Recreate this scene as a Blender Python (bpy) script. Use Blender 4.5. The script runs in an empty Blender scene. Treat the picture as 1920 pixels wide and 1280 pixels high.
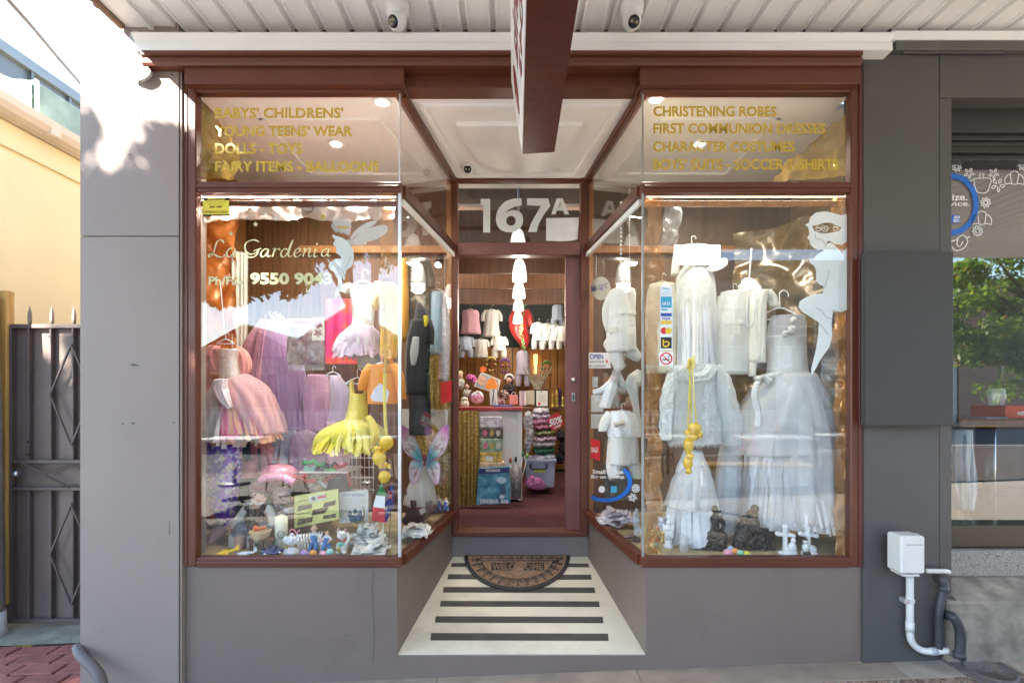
import bpy, bmesh, math, random
from math import sin, cos, pi, radians
from mathutils import Vector, Matrix, noise, geometry
random.seed(7)
S = bpy.context.scene
COL = bpy.data.collections.new('place')   # linked to the scene at the very end (keeps building fast)
# ------------------------------------------------------------------ camera
CZ, F, VX, VY = 1.42, 950.0, 966.0, 745.0
cam = bpy.data.cameras.new('camera'); camo = bpy.data.objects.new('camera', cam); COL.objects.link(camo)
camo.location = (0, 0, CZ); camo.rotation_euler = (radians(90), 0, 0)
cam.sensor_width = 36; cam.lens = F/1920*36
cam.shift_x = -(VX-960)/1920; cam.shift_y = (VY-640)/1920
cam.clip_start = .05; cam.clip_end = 600
S.camera = camo
# ------------------------------------------------------------------ light
LDIR = Vector((.8, 1.0, -.8)).normalized()
w = bpy.data.worlds.new('World'); S.world = w; w.use_nodes = True
wn = w.node_tree.nodes; wl = w.node_tree.links
bg = wn['Background']; sky = wn.new('ShaderNodeTexSky'); sky.sky_type = 'NISHITA'; sky.sun_disc = False
sky.sun_elevation = math.asin(-LDIR.z); sky.sun_rotation = math.atan2(-LDIR.x, -LDIR.y)
sky.air_density = 1.0; sky.dust_density = .15; sky.ozone_density = 1.0
wl.new(sky.outputs[0], bg.inputs[0]); bg.inputs[1].default_value = .15
sun = bpy.data.lights.new('sun', 'SUN'); sun.energy = 4.4; sun.angle = radians(.5); sun.color = (1, .93, .82)
suno = bpy.data.objects.new('sun', sun); COL.objects.link(suno)
suno.rotation_euler = LDIR.to_track_quat('-Z', 'Y').to_euler()
S.view_settings.view_transform = 'Standard'; S.view_settings.look = 'None'
S.view_settings.gamma = 1; S.view_settings.use_curve_mapping = False
S.view_settings.exposure = 2.85
S.cycles.transparent_max_bounces = 24; S.cycles.max_bounces = 8; S.cycles.diffuse_bounces = 4
# ------------------------------------------------------------------ helpers: places
Y0, Y1 = 2.61, 3.697
def at(px, py, Y): return Vector(((px-VX)*Y/F, Y, CZ-(py-VY)*Y/F))
def fr(Y):  # mapper onto a plane parallel to the facade
    return lambda x, y: at(x, y, Y)
LS = (Vector((-.5935, 2.61)), Vector((-.4436, 3.697)))
RS = (Vector((.6566, 2.61)), Vector((.5175, 3.697)))
def plan_map(A, B, off=0):
    n = Vector((B.y-A.y, A.x-B.x)).normalized()
    a = A+n*off; d = B-A
    def f(x, y):
        r = (x-VX)/F            # X = r*Y
        t = (r*a.y-a.x)/(d.x-r*d.y)
        p = a+d*t
        return Vector((p.x, p.y, CZ-(y-VY)*p.y/F))
    return f
def floor_map(x, y):
    k = (y-VY)/F; Y = (CZ+.2793)/(k+.1459)
    return at(x, y, Y)
def gz(x): return .039*max(-6, min(9, x))
# ------------------------------------------------------------------ helpers: materials
MC = {}
def nt(m): return m.node_tree.nodes, m.node_tree.links
def mat(name, col, rough=.6, metal=0, nz=(6, .12), bump=(60, .1), spec=.5, alpha=1, coat=0, sheen=0, emit=0, ecol=None, dirt=0, stretch=None, trans=0):
    if name in MC: return MC[name]
    m = bpy.data.materials.new(name); m.use_nodes = True; n, l = nt(m); b = n['Principled BSDF']
    tc = n.new('ShaderNodeTexCoord'); src = tc.outputs['Object']
    if stretch:
        mp = n.new('ShaderNodeMapping'); mp.inputs['Scale'].default_value = stretch; l.new(src, mp.inputs[0]); src = mp.outputs[0]
    t = n.new('ShaderNodeTexNoise'); t.inputs['Scale'].default_value = nz[0]; t.inputs['Detail'].default_value = 6; l.new(src, t.inputs[0])
    r = n.new('ShaderNodeMapRange'); r.inputs[1].default_value = .3; r.inputs[2].default_value = .7
    r.inputs[3].default_value = 1-nz[1]; r.inputs[4].default_value = 1+nz[1]; l.new(t.outputs[0], r.inputs[0])
    mx = n.new('ShaderNodeMix'); mx.data_type = 'RGBA'; mx.blend_type = 'MULTIPLY'; mx.inputs[0].default_value = 1
    mx.inputs[6].default_value = (*col, 1); l.new(r.outputs[0], mx.inputs[7]); out = mx.outputs[2]
    if dirt:
        t2 = n.new('ShaderNodeTexNoise'); t2.inputs['Scale'].default_value = 2.3; t2.inputs['Detail'].default_value = 10; t2.inputs['Roughness'].default_value = .7; l.new(src, t2.inputs[0])
        r2 = n.new('ShaderNodeMapRange'); r2.inputs[1].default_value = .52; r2.inputs[2].default_value = .72; l.new(t2.outputs[0], r2.inputs[0])
        m2 = n.new('ShaderNodeMath'); m2.operation = 'MULTIPLY'; m2.inputs[1].default_value = dirt; l.new(r2.outputs[0], m2.inputs[0])
        mx2 = n.new('ShaderNodeMix'); mx2.data_type = 'RGBA'; l.new(m2.outputs[0], mx2.inputs[0]); l.new(out, mx2.inputs[6])
        mx2.inputs[7].default_value = (col[0]*.45, col[1]*.42, col[2]*.38, 1); out = mx2.outputs[2]
    l.new(out, b.inputs['Base Color'])
    b.inputs['Roughness'].default_value = rough; b.inputs['Metallic'].default_value = metal; b.inputs['Alpha'].default_value = alpha
    b.inputs['Specular IOR Level'].default_value = spec; b.inputs['Coat Weight'].default_value = coat; b.inputs['Sheen Weight'].default_value = sheen
    b.inputs['Transmission Weight'].default_value = trans
    if emit: b.inputs['Emission Color'].default_value = (*(ecol or col), 1); b.inputs['Emission Strength'].default_value = emit
    if bump and bump[1]:
        t3 = n.new('ShaderNodeTexNoise'); t3.inputs['Scale'].default_value = bump[0]; t3.inputs['Detail'].default_value = 4; l.new(src, t3.inputs[0])
        bp = n.new('ShaderNodeBump'); bp.inputs['Strength'].default_value = bump[1]; bp.inputs['Distance'].default_value = .01; l.new(t3.outputs[0], bp.inputs['Height']); l.new(bp.outputs[0], b.inputs['Normal'])
    MC[name] = m; return m
def ramp_mat(name, stops, scale=40, rough=.5, metal=0, tex='VORONOI', bump=.3, stretch=None, detail=2, alpha=1):
    if name in MC: return MC[name]
    m = bpy.data.materials.new(name); m.use_nodes = True; n, l = nt(m); b = n['Principled BSDF']
    tc = n.new('ShaderNodeTexCoord'); src = tc.outputs['Object']
    if stretch:
        mp = n.new('ShaderNodeMapping'); mp.inputs['Scale'].default_value = stretch; l.new(src, mp.inputs[0]); src = mp.outputs[0]
    cr = n.new('ShaderNodeValToRGB'); els = cr.color_ramp.elements
    cr.color_ramp.interpolation = 'CONSTANT' if tex == 'VORONOI' else 'LINEAR'
    for i, (p, c) in enumerate(stops):
        e = els[i] if i < 2 else els.new(p)
        e.position = p; e.color = (*c, 1)
    if tex == 'VORONOI':
        t = n.new('ShaderNodeTexVoronoi'); t.inputs['Scale'].default_value = scale; l.new(src, t.inputs[0])
        sp = n.new('ShaderNodeSeparateColor'); l.new(t.outputs['Color'], sp.inputs[0]); l.new(sp.outputs[0], cr.inputs[0])
        h = sp.outputs[1]
    else:
        t = n.new('ShaderNodeTexNoise'); t.inputs['Scale'].default_value = scale; t.inputs['Detail'].default_value = detail; l.new(src, t.inputs[0]); l.new(t.outputs[0], cr.inputs[0]); h = t.outputs[0]
    l.new(cr.outputs[0], b.inputs['Base Color']); b.inputs['Roughness'].default_value = rough; b.inputs['Metallic'].default_value = metal; b.inputs['Alpha'].default_value = alpha
    bp = n.new('ShaderNodeBump'); bp.inputs['Strength'].default_value = bump; bp.inputs['Distance'].default_value = .01; l.new(h, bp.inputs['Height']); l.new(bp.outputs[0], b.inputs['Normal'])
    MC[name] = m; return m
def glass_mat(name, f0=.1, tint=(.97, .985, .98)):
    m = bpy.data.materials.new(name); m.use_nodes = True; n, l = nt(m); n.clear()
    o = n.new('ShaderNodeOutputMaterial'); mx = n.new('ShaderNodeMixShader'); tr = n.new('ShaderNodeBsdfTransparent'); gl = n.new('ShaderNodeBsdfGlossy'); lw = n.new('ShaderNodeLayerWeight')
    lw.inputs[0].default_value = .5; pw = n.new('ShaderNodeMath'); pw.operation = 'POWER'; pw.inputs[1].default_value = 5; l.new(lw.outputs['Facing'], pw.inputs[0])
    ma = n.new('ShaderNodeMath'); ma.operation = 'MULTIPLY_ADD'; ma.inputs[1].default_value = 1-f0; ma.inputs[2].default_value = f0; l.new(pw.outputs[0], ma.inputs[0])
    tr.inputs[0].default_value = (*tint, 1); gl.inputs['Roughness'].default_value = 0
    l.new(ma.outputs[0], mx.inputs[0]); l.new(tr.outputs[0], mx.inputs[1]); l.new(gl.outputs[0], mx.inputs[2]); l.new(mx.outputs[0], o.inputs[0])
    return m
def film_mat(name, col, alpha, rough=.12, scale=5, strength=.9):   # crumpled transparent foil or film
    m = mat(name, col, rough=rough, metal=.25, nz=(4, .25), bump=(scale, strength), alpha=alpha, spec=.8)
    return m
PAINT = mat('taupe_paint', (.275, .212, .176), .55, nz=(1.2, .05), bump=(180, .12), dirt=.10)
PAINT2 = mat('plinth_paint', (.19, .142, .116), .5, nz=(1.5, .08), bump=(180, .12), dirt=.22)
RED = mat('oxblood_paint', (.115, .028, .012), .42, nz=(3, .12), bump=(45, .12), coat=.08, dirt=.25, stretch=(1, 1, 1))
REDD = mat('dark_oxblood_paint', (.085, .016, .010), .4, nz=(3, .14), bump=(30, .15), coat=.05, dirt=.35)
REDP = mat('faded_red_door_paint', (.17, .058, .05), .4, nz=(2, .1), bump=(60, .2), dirt=.25, coat=.2)
WHITE = mat('white_paint', (.86, .845, .81), .5, nz=(3, .03), bump=(90, .06), dirt=.06)
SOFF = mat('soffit_paint', (.90, .885, .85), .5, nz=(2, .04), bump=(90, .05), dirt=.08)
DGREY = mat('charcoal_paint', (.078, .072, .066), .5, nz=(2, .08), bump=(150, .15), dirt=.12)
DGREYB = mat('charcoal_board', (.040, .038, .035), .55, nz=(2, .05), bump=(200, .05))
BLACK = mat('black_gloss', (.012, .012, .013), .22, nz=(4, .2), bump=None)
GATE = mat('gate_paint', (.17, .122, .10), .5, nz=(3, .12), bump=(60, .15), dirt=.35)
GATEB = mat('gate_bar_paint', (.12, .088, .078), .45, nz=(3, .12), bump=(60, .1))
RUSTY = mat('rusty_spike', (.27, .20, .16), .6, nz=(12, .3))
YWALL = mat('cream_render', (.90, .76, .43), .8, nz=(1.5, .06), bump=(80, .15), dirt=.08)
CREAM = mat('cream_trim', (.74, .62, .45), .5, nz=(3, .08), dirt=.2)
TIMB = mat('golden_timber', (.42, .19, .06), .45, nz=(5, .25), bump=(30, .1), stretch=(6, 6, .6))
TIMBY = mat('yellow_timber', (.60, .36, .10), .6, nz=(5, .2), stretch=(8, 8, .6), dirt=.2)
WOODD = mat('brown_timber', (.16, .07, .03), .45, nz=(6, .35), bump=(30, .1), stretch=(9, 9, .5))
WOODM = mat('mid_brown_timber', (.20, .085, .035), .4, nz=(5, .35), bump=(30, .1), stretch=(9, 9, .5))
ALU = mat('aluminium', (.7, .7, .7), .35, metal=.7)
CHROME = mat('chrome', (.8, .8, .8), .15, metal=1, bump=None)
PVC = mat('white_pvc', (.66, .635, .585), .4, nz=(5, .05), dirt=.12)
GLASS = glass_mat('window_glass', .050)
GLASSC = glass_mat('cafe_glass', .13)
# ------------------------------------------------------------------ helpers: objects
def ground_loc(v): return v
def thing(name, label, cat, loc, group=None):
    o = bpy.data.objects.new(name, None); COL.objects.link(o); o.location = loc; o.empty_display_size = .05
    o['label'] = label; o['category'] = cat
    if group: o['group'] = group
    return o
def link(name, me, m, parent=None, smooth=False):
    o = bpy.data.objects.new(name, me); COL.objects.link(o)
    if m is not None and not me.materials: me.materials.append(m)
    if smooth: me.polygons.foreach_set('use_smooth', [True]*len(me.polygons))
    if parent is not None:
        o.parent = parent
        r = parent; off = Vector((0, 0, 0))
        while r.parent is not None: r = r.parent
        # every mesh is written in world coordinates; parents of parts sit at identity
        o.matrix_parent_inverse = Matrix.Translation(-r.location) if parent is r else Matrix.Identity(4)
    return o
def finish(name, bm, m, parent=None, smooth=False):
    bmesh.ops.recalc_face_normals(bm, faces=bm.faces)
    me = bpy.data.meshes.new(name); bm.to_mesh(me); bm.free()
    return link(name, me, m, parent, smooth)
def tag(o, label, cat, group=None):
    o['label'] = label; o['category'] = cat
    if group: o['group'] = group
    return o
def struct(o): o['kind'] = 'structure'; return o
def stuff(o): o['kind'] = 'stuff'; return o
def add_box(bm, x0, x1, y0, y1, z0, z1, bev=0, mx=None):
    vs = [bm.verts.new((x, y, z)) for x in (x0, x1) for y in (y0, y1) for z in (z0, z1)]
    fs = [bm.faces.new([vs[i] for i in f]) for f in ((0, 1, 3, 2), (4, 6, 7, 5), (0, 4, 5, 1), (2, 3, 7, 6), (0, 2, 6, 4), (1, 5, 7, 3))]
    if bev:
        es = list({e for f in fs for e in f.edges})
        r = bmesh.ops.bevel(bm, geom=es, offset=bev, segments=1, affect='EDGES'); vs = list({v for f in r['faces'] for v in f.verts}|{v for v in vs if v.is_valid})
    if mx is not None:
        for v in vs: v.co = mx @ v.co
    return vs
def box(name, x0, x1, y0, y1, z0, z1, m, parent=None, bev=.002):
    bm = bmesh.new(); add_box(bm, x0, x1, y0, y1, z0, z1, bev); return finish(name, bm, m, parent)
def pbox(name, px0, py0, px1, py1, Ya, Yb, m, parent=None, bev=.002):
    a = at(px0, py1, Ya); b = at(px1, py0, Ya)
    return box(name, a.x, b.x, Ya, Yb, a.z, b.z, m, parent, bev)
def prism(name, pts, z0, z1, m, parent=None, zt=None):
    bm = bmesh.new(); lo = [bm.verts.new((p[0], p[1], z0)) for p in pts]
    hi = [bm.verts.new((p[0], p[1], zt(p[0], p[1]) if zt else z1)) for p in pts]
    bm.faces.new(lo[::-1]); bm.faces.new(hi); k = len(pts)
    for i in range(k): bm.faces.new((lo[i], lo[(i+1) % k], hi[(i+1) % k], hi[i]))
    return finish(name, bm, m, parent)
def planbox(name, A, B, z0, z1, t0, t1, m, parent=None):
    n = Vector((B.y-A.y, A.x-B.x)).normalized()
    return prism(name, [A+n*t0, B+n*t0, B+n*t1, A+n*t1], z0, z1, m, parent)
def tube_bm(bm, pts, r, seg=8, r2=None):
    pts = [Vector(p) for p in pts]; rings = []; N = len(pts); up = Vector((.13, .31, .94))
    for i, p in enumerate(pts):
        d = (pts[min(i+1, N-1)]-pts[max(i-1, 0)]).normalized()
        if d.length == 0: d = Vector((0, 0, 1))
        a = d.cross(up)
        if a.length < .05: a = d.cross(Vector((1, 0, 0)))
        a.normalize(); b = d.cross(a)
        rr = r[i] if isinstance(r, (list, tuple)) else (r if r2 is None else r+(r2-r)*i/max(1, N-1))
        rings.append([bm.verts.new(p+a*cos(2*pi*k/seg)*rr+b*sin(2*pi*k/seg)*rr) for k in range(seg)])
    for i in range(N-1):
        for k in range(seg): bm.faces.new((rings[i][k], rings[i][(k+1) % seg], rings[i+1][(k+1) % seg], rings[i+1][k]))
    bm.faces.new(rings[0][::-1]); bm.faces.new(rings[-1])
def tube(name, pts, r, m, parent=None, seg=8, r2=None):
    bm = bmesh.new(); tube_bm(bm, pts, r, seg, r2); return finish(name, bm, m, parent, True)
def smooth_pts(pts, k=4, closed=False):
    out = []; n = len(pts); P = [Vector(p) for p in pts]
    rng = range(n) if closed else range(n-1)
    for i in rng:
        p0 = P[(i-1) % n] if closed or i > 0 else P[i]; p1 = P[i]; p2 = P[(i+1) % n]; p3 = P[(i+2) % n] if closed or i < n-2 else p2
        for j in range(k):
            t = j/k; out.append(.5*((2*p1)+(p2-p0)*t+(2*p0-5*p1+4*p2-p3)*t*t+(3*p1-p0-3*p2+p3)*t**3))
    if not closed: out.append(P[-1])
    return out
def lathe_bm(bm, prof, cx, cy, seg=20, sx=1, sy=1):
    rings = [[bm.verts.new((cx+cos(2*pi*k/seg)*r*sx, cy+sin(2*pi*k/seg)*r*sy, z)) for k in range(seg)] for r, z in prof]
    for i in range(len(rings)-1):
        for k in range(seg): bm.faces.new((rings[i][k], rings[i][(k+1) % seg], rings[i+1][(k+1) % seg], rings[i+1][k]))
    bm.faces.new(rings[0][::-1]); bm.faces.new(rings[-1])
def lathe(name, prof, c, m, parent=None, seg=20, sx=1, sy=1):
    """prof: (radius, height) in metres above c"""
    bm = bmesh.new(); lathe_bm(bm, [(max(r, .0004), c.z+z) for r, z in prof], c.x, c.y, seg, sx, sy); return finish(name, bm, m, parent, True)
def plathe(name, prof, cx, Y, m, parent=None, seg=20, sy=1):
    """prof in pixels: (halfwidth, py)"""
    s = Y/F; c = at(cx, VY, Y)
    return lathe(name, [(r*s, CZ-(y-VY)*s-c.z) for r, y in prof], c, m, parent, seg, 1, sy)
def loft(name, rows, Y, depth, m, parent=None, folds=0, amp=0, seed=0, n=44, rings=22, rough=0, smooth=True, grow=1.0):
    """rows: (px, py, halfwidth px[, dY]) down a spine; a closed cloth-like tube with folds"""
    s = Y/F; P = smooth_pts([(r[0], r[1], r[2]) for r in rows], max(2, rings//len(rows)))
    D = [r[3] if len(r) > 3 else 0 for r in rows]; N = len(P); bm = bmesh.new(); R = []
    for i, p in enumerate(P):
        t = i/(N-1); a = P[max(0, i-1)]; b = P[min(N-1, i+1)]; dx, dy = b.x-a.x, b.y-a.y; L = math.hypot(dx, dy) or 1
        if abs(dy) > abs(dx)*2.2: nx, ny = 1, 0
        else: nx, ny = dy/L, -dx/L
        q = t*(len(rows)-1); i0 = int(min(q, len(rows)-2)); dY = D[i0]+(D[i0+1]-D[i0])*(q-i0) if len(rows) > 1 else 0
        ring = []
        for k in range(n):
            th = 2*pi*k/n; f = 1+amp*(t**grow)*sin(folds*th+seed+1.3*sin(3*t+seed)+.9*noise.noise((cos(th)*2, sin(th)*2, seed)))
            f += amp*.45*sin((2*folds+1)*th+seed*2+4*t)*(.4+.6*t)+.022*noise.noise((cos(th)*2.5+seed, sin(th)*2.5, p.y*.06))
            if rough: f += rough*noise.noise((cos(th)*3+seed, sin(th)*3, p.y*.09))
            hw = max(p.z, .3)
            o = cos(th)*hw*f
            dd = depth*min(1, .35+hw*s/max(depth, .001)*.6)
            ring.append(bm.verts.new(Vector(((p.x+nx*o-VX)*s, Y+dY+sin(th)*dd*f, CZ-(p.y+ny*o-VY)*s))))
        R.append(ring)
    for i in range(N-1):
        for k in range(n): bm.faces.new((R[i][k], R[i][(k+1) % n], R[i+1][(k+1) % n], R[i+1][k]))
    bm.faces.new(R[0][::-1]); bm.faces.new(R[-1])
    return finish(name, bm, m, parent, smooth)
def poly(name, pts, mp, m, parent=None, holes=(), sm=0, thick=.0008, dirv=None):
    if sm: pts = [(p.x, p.y) for p in smooth_pts([(a, b, 0) for a, b in pts], sm, True)]
    loops = [[Vector((a, b, 0)) for a, b in pts]]+[[Vector((a, b, 0)) for a, b in h] for h in holes]
    tris = geometry.tessellate_polygon(loops); flat = [v for lp in loops for v in lp]
    bm = bmesh.new(); vs = [bm.verts.new(mp(v.x, v.y)) for v in flat]
    for t in tris:
        try: bm.faces.new([vs[i] for i in t])
        except ValueError: pass
    return finish(name, bm, m, parent)
def ell(cx, cy, rx, ry, n=24, a0=0, a1=2*pi):
    full = abs(a1-a0) > 6.2
    return [(cx+rx*cos(a0+(a1-a0)*i/(n if full else n-1)), cy+ry*sin(a0+(a1-a0)*i/(n if full else n-1))) for i in range(n)]
def slab(name, pts, Y, th, m, parent=None, sm=0, bev=0):
    """polygon traced in pixels at plane Y, real thickness th (m)"""
    if sm: pts = [(p.x, p.y) for p in smooth_pts([(a, b, 0) for a, b in pts], sm, True)]
    bm = bmesh.new(); a = [bm.verts.new(at(x, y, Y)) for x, y in pts]; b = [bm.verts.new(at(x, y, Y)+Vector((0, th, 0))) for x, y in pts]; k = len(pts)
    for i in range(k): bm.faces.new((a[i], a[(i+1) % k], b[(i+1) % k], b[i]))
    t = geometry.tessellate_polygon([[Vector((x, y, 0)) for x, y in pts]])
    for f in t:
        try: bm.faces.new([a[i] for i in f]); bm.faces.new([b[i] for i in f][::-1])
        except ValueError: pass
    return finish(name, bm, m, parent)
def stroke(bm, pts, w, mp, closed=False, nib=None, cap=False):
    P = [Vector(p) for p in pts]; n = len(P); L = []; R = []
    for i in range(n):
        a = P[(i-1) % n] if closed or i > 0 else P[i]; b = P[(i+1) % n] if closed or i < n-1 else P[i]
        d = (b-a); d = d.normalized() if d.length else Vector((1, 0)); nn = Vector((-d.y, d.x))
        ww = w
        if nib: ww = w*(nib+(1-nib)*abs(d.x*.45+d.y*.9))
        L.append(bm.verts.new(mp(*(P[i]+nn*ww/2)))); R.append(bm.verts.new(mp(*(P[i]-nn*ww/2))))
    for i in range(n if closed else n-1):
        j = (i+1) % n
        try: bm.faces.new((L[i], L[j], R[j], R[i]))
        except ValueError: pass
def strokes(name, lists, w, mp, m, parent=None, sm=5, nib=None, closed=False):
    bm = bmesh.new()
    for i, s in enumerate(lists):
        off = i*.00012
        pts = [(p.x, p.y) for p in smooth_pts([(a, b, 0) for a, b in s], sm, closed)] if sm else s
        stroke(bm, pts, w, mp, closed, nib)
    return finish(name, bm, m, parent)
TXT = {}
def text(name, string, bb, mp, m, parent=None, bold=.0, shear=0, space=1):
    """lettering fitted into the pixel box bb=(x0,y0,x1,y1)"""
    key = (string, bold, shear, space)
    if key not in TXT:
        c = bpy.data.curves.new('lettering', 'FONT'); c.body = string; c.offset = bold; c.shear = shear; c.resolution_u = 3; c.space_character = space
        o = bpy.data.objects.new('tmp', c); S.collection.objects.link(o)
        dg = bpy.context.evaluated_depsgraph_get(); me = bpy.data.meshes.new_from_object(o.evaluated_get(dg)); bpy.data.objects.remove(o)
        TXT[key] = ([v.co.copy() for v in me.vertices], [list(p.vertices) for p in me.polygons]); bpy.data.meshes.remove(me)
    vs, fs = TXT[key]
    x0 = min(v.x for v in vs); x1 = max(v.x for v in vs); y0 = min(v.y for v in vs); y1 = max(v.y for v in vs)
    me = bpy.data.meshes.new(name)
    me.from_pydata([mp(bb[0]+(v.x-x0)/(x1-x0)*(bb[2]-bb[0]), bb[3]-(v.y-y0)/(y1-y0)*(bb[3]-bb[1])) for v in vs], [], fs)
    return link(name, me, m, parent)
ICO = {}
def ico(sub):
    if sub not in ICO:
        bm = bmesh.new(); bmesh.ops.create_icosphere(bm, subdivisions=sub, radius=1); bm.verts.index_update()
        ICO[sub] = ([v.co.copy() for v in bm.verts], [tuple(v.index for v in f.verts) for f in bm.faces]); bm.free()
    return ICO[sub]
class Balls:
    def __init__(s): s.V = []; s.F = []
    def add(s, sub, M=None, c=None, r=1):
        vs, fs = ico(sub); k = len(s.V)
        s.V += [M @ v for v in vs] if M is not None else [c+v*r for v in vs]
        s.F += [tuple(i+k for i in f) for f in fs]
    def mesh(s, name):
        me = bpy.data.meshes.new(name); me.from_pydata(s.V, [], s.F); return me
def blob(name, prims, Y, m, parent=None, vox=1.2, smooth=2, disp=0, dscale=40):
    """union of ellipsoids / capsules given in pixels, remeshed to one continuous surface"""
    s = Y/F; B = Balls()
    for p in prims:
        if p[0] == 'e':      # e,cx,cy,rx,ry,rd(px),dY(px),rot
            _, cx, cy, rx, ry, rd, dy, rot = (list(p)+[0, 0])[:8]
            B.add(3, Matrix.Translation(at(cx, cy, Y)+Vector((0, dy*s, 0))) @ Matrix.Rotation(-radians(rot), 4, 'Y') @ Matrix.Diagonal((rx*s, rd*s, ry*s, 1)))
        elif p[0] == 'c':    # capsule chain c,[(x,y,r,dy)...]
            pts = p[1]
            for i in range(len(pts)-1):
                a, b = pts[i], pts[i+1]; n = max(2, int(math.hypot(a[0]-b[0], a[1]-b[1])/max(1, min(a[2], b[2]))*1.6)+2)
                for j in range(n+1):
                    t = j/n; x, y, r = [a[q]+(b[q]-a[q])*t for q in range(3)]; d = (a[3] if len(a) > 3 else 0)*(1-t)+(b[3] if len(b) > 3 else 0)*t
                    B.add(2, c=at(x, y, Y)+Vector((0, d*s, 0)), r=r*s)
    me = B.mesh('tmp')
    o = bpy.data.objects.new('tmp', me); S.collection.objects.link(o)
    r = o.modifiers.new('r', 'REMESH'); r.mode = 'VOXEL'; r.voxel_size = vox*s
    q = o.modifiers.new('s', 'SMOOTH'); q.iterations = smooth; q.factor = .5
    dg = bpy.context.evaluated_depsgraph_get(); m2 = bpy.data.meshes.new_from_object(o.evaluated_get(dg)); bpy.data.objects.remove(o); bpy.data.meshes.remove(me)
    if disp:
        m2.update()
        for v in m2.vertices: v.co += v.normal*disp*s*noise.noise(v.co*dscale)
    m2.name = name
    return link(name, m2, m, parent, True)
def strips(name, waist, hem, Y, d0, d1, m, parent, n=150, w=.012, seed=0, pw=.7, ragged=.12, dx=0):
    """narrow ribbons of net fanning from a waist to a ragged hem"""
    rnd = random.Random(seed); s = Y/F; V = []; Fc = []
    for i in range(n):
        th = rnd.uniform(0, 2*pi); L = 1+rnd.uniform(-ragged, ragged*.5); ph = rnd.uniform(0, 6); k = len(V); ww = w*rnd.uniform(.5, 1.6); j = rnd.uniform(.86, 1.06)
        for q in range(7):
            t = q/6*L; u = t**pw; hw = waist[2]+(hem[2]-waist[2])*u*j; dd = d0+(d1-d0)*u*j; a2 = th+.10*sin(ph+t*4)*t
            p = at(waist[0]+(hem[0]-waist[0])*t, waist[1]+(hem[1]-waist[1])*t, Y)+Vector((cos(a2)*hw*s, sin(a2)*dd, 0)); tv = Vector((-sin(a2), cos(a2)*dd/max(hw*s, .001), 0)).normalized()*ww*(.35+.65*t)
            V += [p-tv, p+tv]
        for q in range(6): Fc.append((k+2*q, k+2*q+1, k+2*q+3, k+2*q+2))
    me = bpy.data.meshes.new(name); me.from_pydata(V, [], Fc); return stuff(link(name, me, m, parent))
def sheet(name, quad, nx, ny, m, parent=None, amp=.01, scale=8, seed=0, th=.0):
    """crumpled film or cloth; quad = 4 world corners tl,tr,br,bl"""
    bm = bmesh.new(); tl, tr, br, bl = quad; nrm = (tr-tl).cross(bl-tl).normalized(); g = []
    for j in range(ny+1):
        row = []
        for i in range(nx+1):
            u, v = i/nx, j/ny; p = (tl*(1-u)+tr*u)*(1-v)+(bl*(1-u)+br*u)*v
            row.append(bm.verts.new(p+nrm*amp*(noise.noise(p*scale+Vector((seed, 0, 0)))+.5*noise.noise(p*scale*2.7+Vector((0, seed, 0))))*1.5))
        g.append(row)
    for j in range(ny):
        for i in range(nx): bm.faces.new((g[j][i], g[j][i+1], g[j+1][i+1], g[j+1][i]))
    return finish(name, bm, m, parent, True)
def drape(name, A, B, z0, z1, m, parent=None, folds=12, amp=.02, seed=0, ny=10, nx=None, flare=.3):
    """curtain hanging between plan points A and B"""
    bm = bmesh.new(); nx = nx or folds*8; d = (B-A); n = Vector((d.y, -d.x)).normalized(); g = []
    for j in range(ny+1):
        v = j/ny; row = []
        for i in range(nx+1):
            u = i/nx; a = amp*(flare+(1-flare)*v)*(sin(u*folds*2*pi+seed+.8*sin(u*9+seed)+.4*v)+.4*noise.noise((u*folds, v*2, seed)))
            p = A+d*u+n*a; row.append(bm.verts.new((p.x, p.y, z1+(z0-z1)*v)))
        g.append(row)
    for j in range(ny):
        for i in range(nx): bm.faces.new((g[j][i], g[j][i+1], g[j+1][i+1], g[j+1][i]))
    return finish(name, bm, m, parent, True)
def base(px, py, Y): return at(px, py, Y)
HW = mat('white_plastic_hanger', (.8, .8, .82), .35)
HM = mat('wire_hanger', (.55, .5, .42), .3, metal=.8)
def hanger(parent, cx, cy, w, Y, m=HW, r=.004, hook=None):
    """cy = shoulder apex; hook rises above it"""
    h = hook or w*.42
    bm = bmesh.new(); P = lambda x, y: at(x, y, Y)
    hk = [P(cx, cy), P(cx, cy-h*.35)]+[P(cx+h*.22*(1-cos(a))-h*.02, cy-h*.62-h*.22*sin(a)) for a in [0, .6, 1.2, 1.8, 2.4, 3.0, 3.5]]
    tube_bm(bm, smooth_pts(hk, 3), r*.6, 6)
    tube_bm(bm, smooth_pts([P(cx-w/2, cy+w*.24), P(cx-w*.25, cy+w*.09), P(cx, cy), P(cx+w*.25, cy+w*.09), P(cx+w/2, cy+w*.24)], 3), r, 6)
    tube_bm(bm, [P(cx-w/2, cy+w*.24), P(cx+w/2, cy+w*.24)], r*.7, 6)
    return finish('hanger', bm, m, parent, True)
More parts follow.
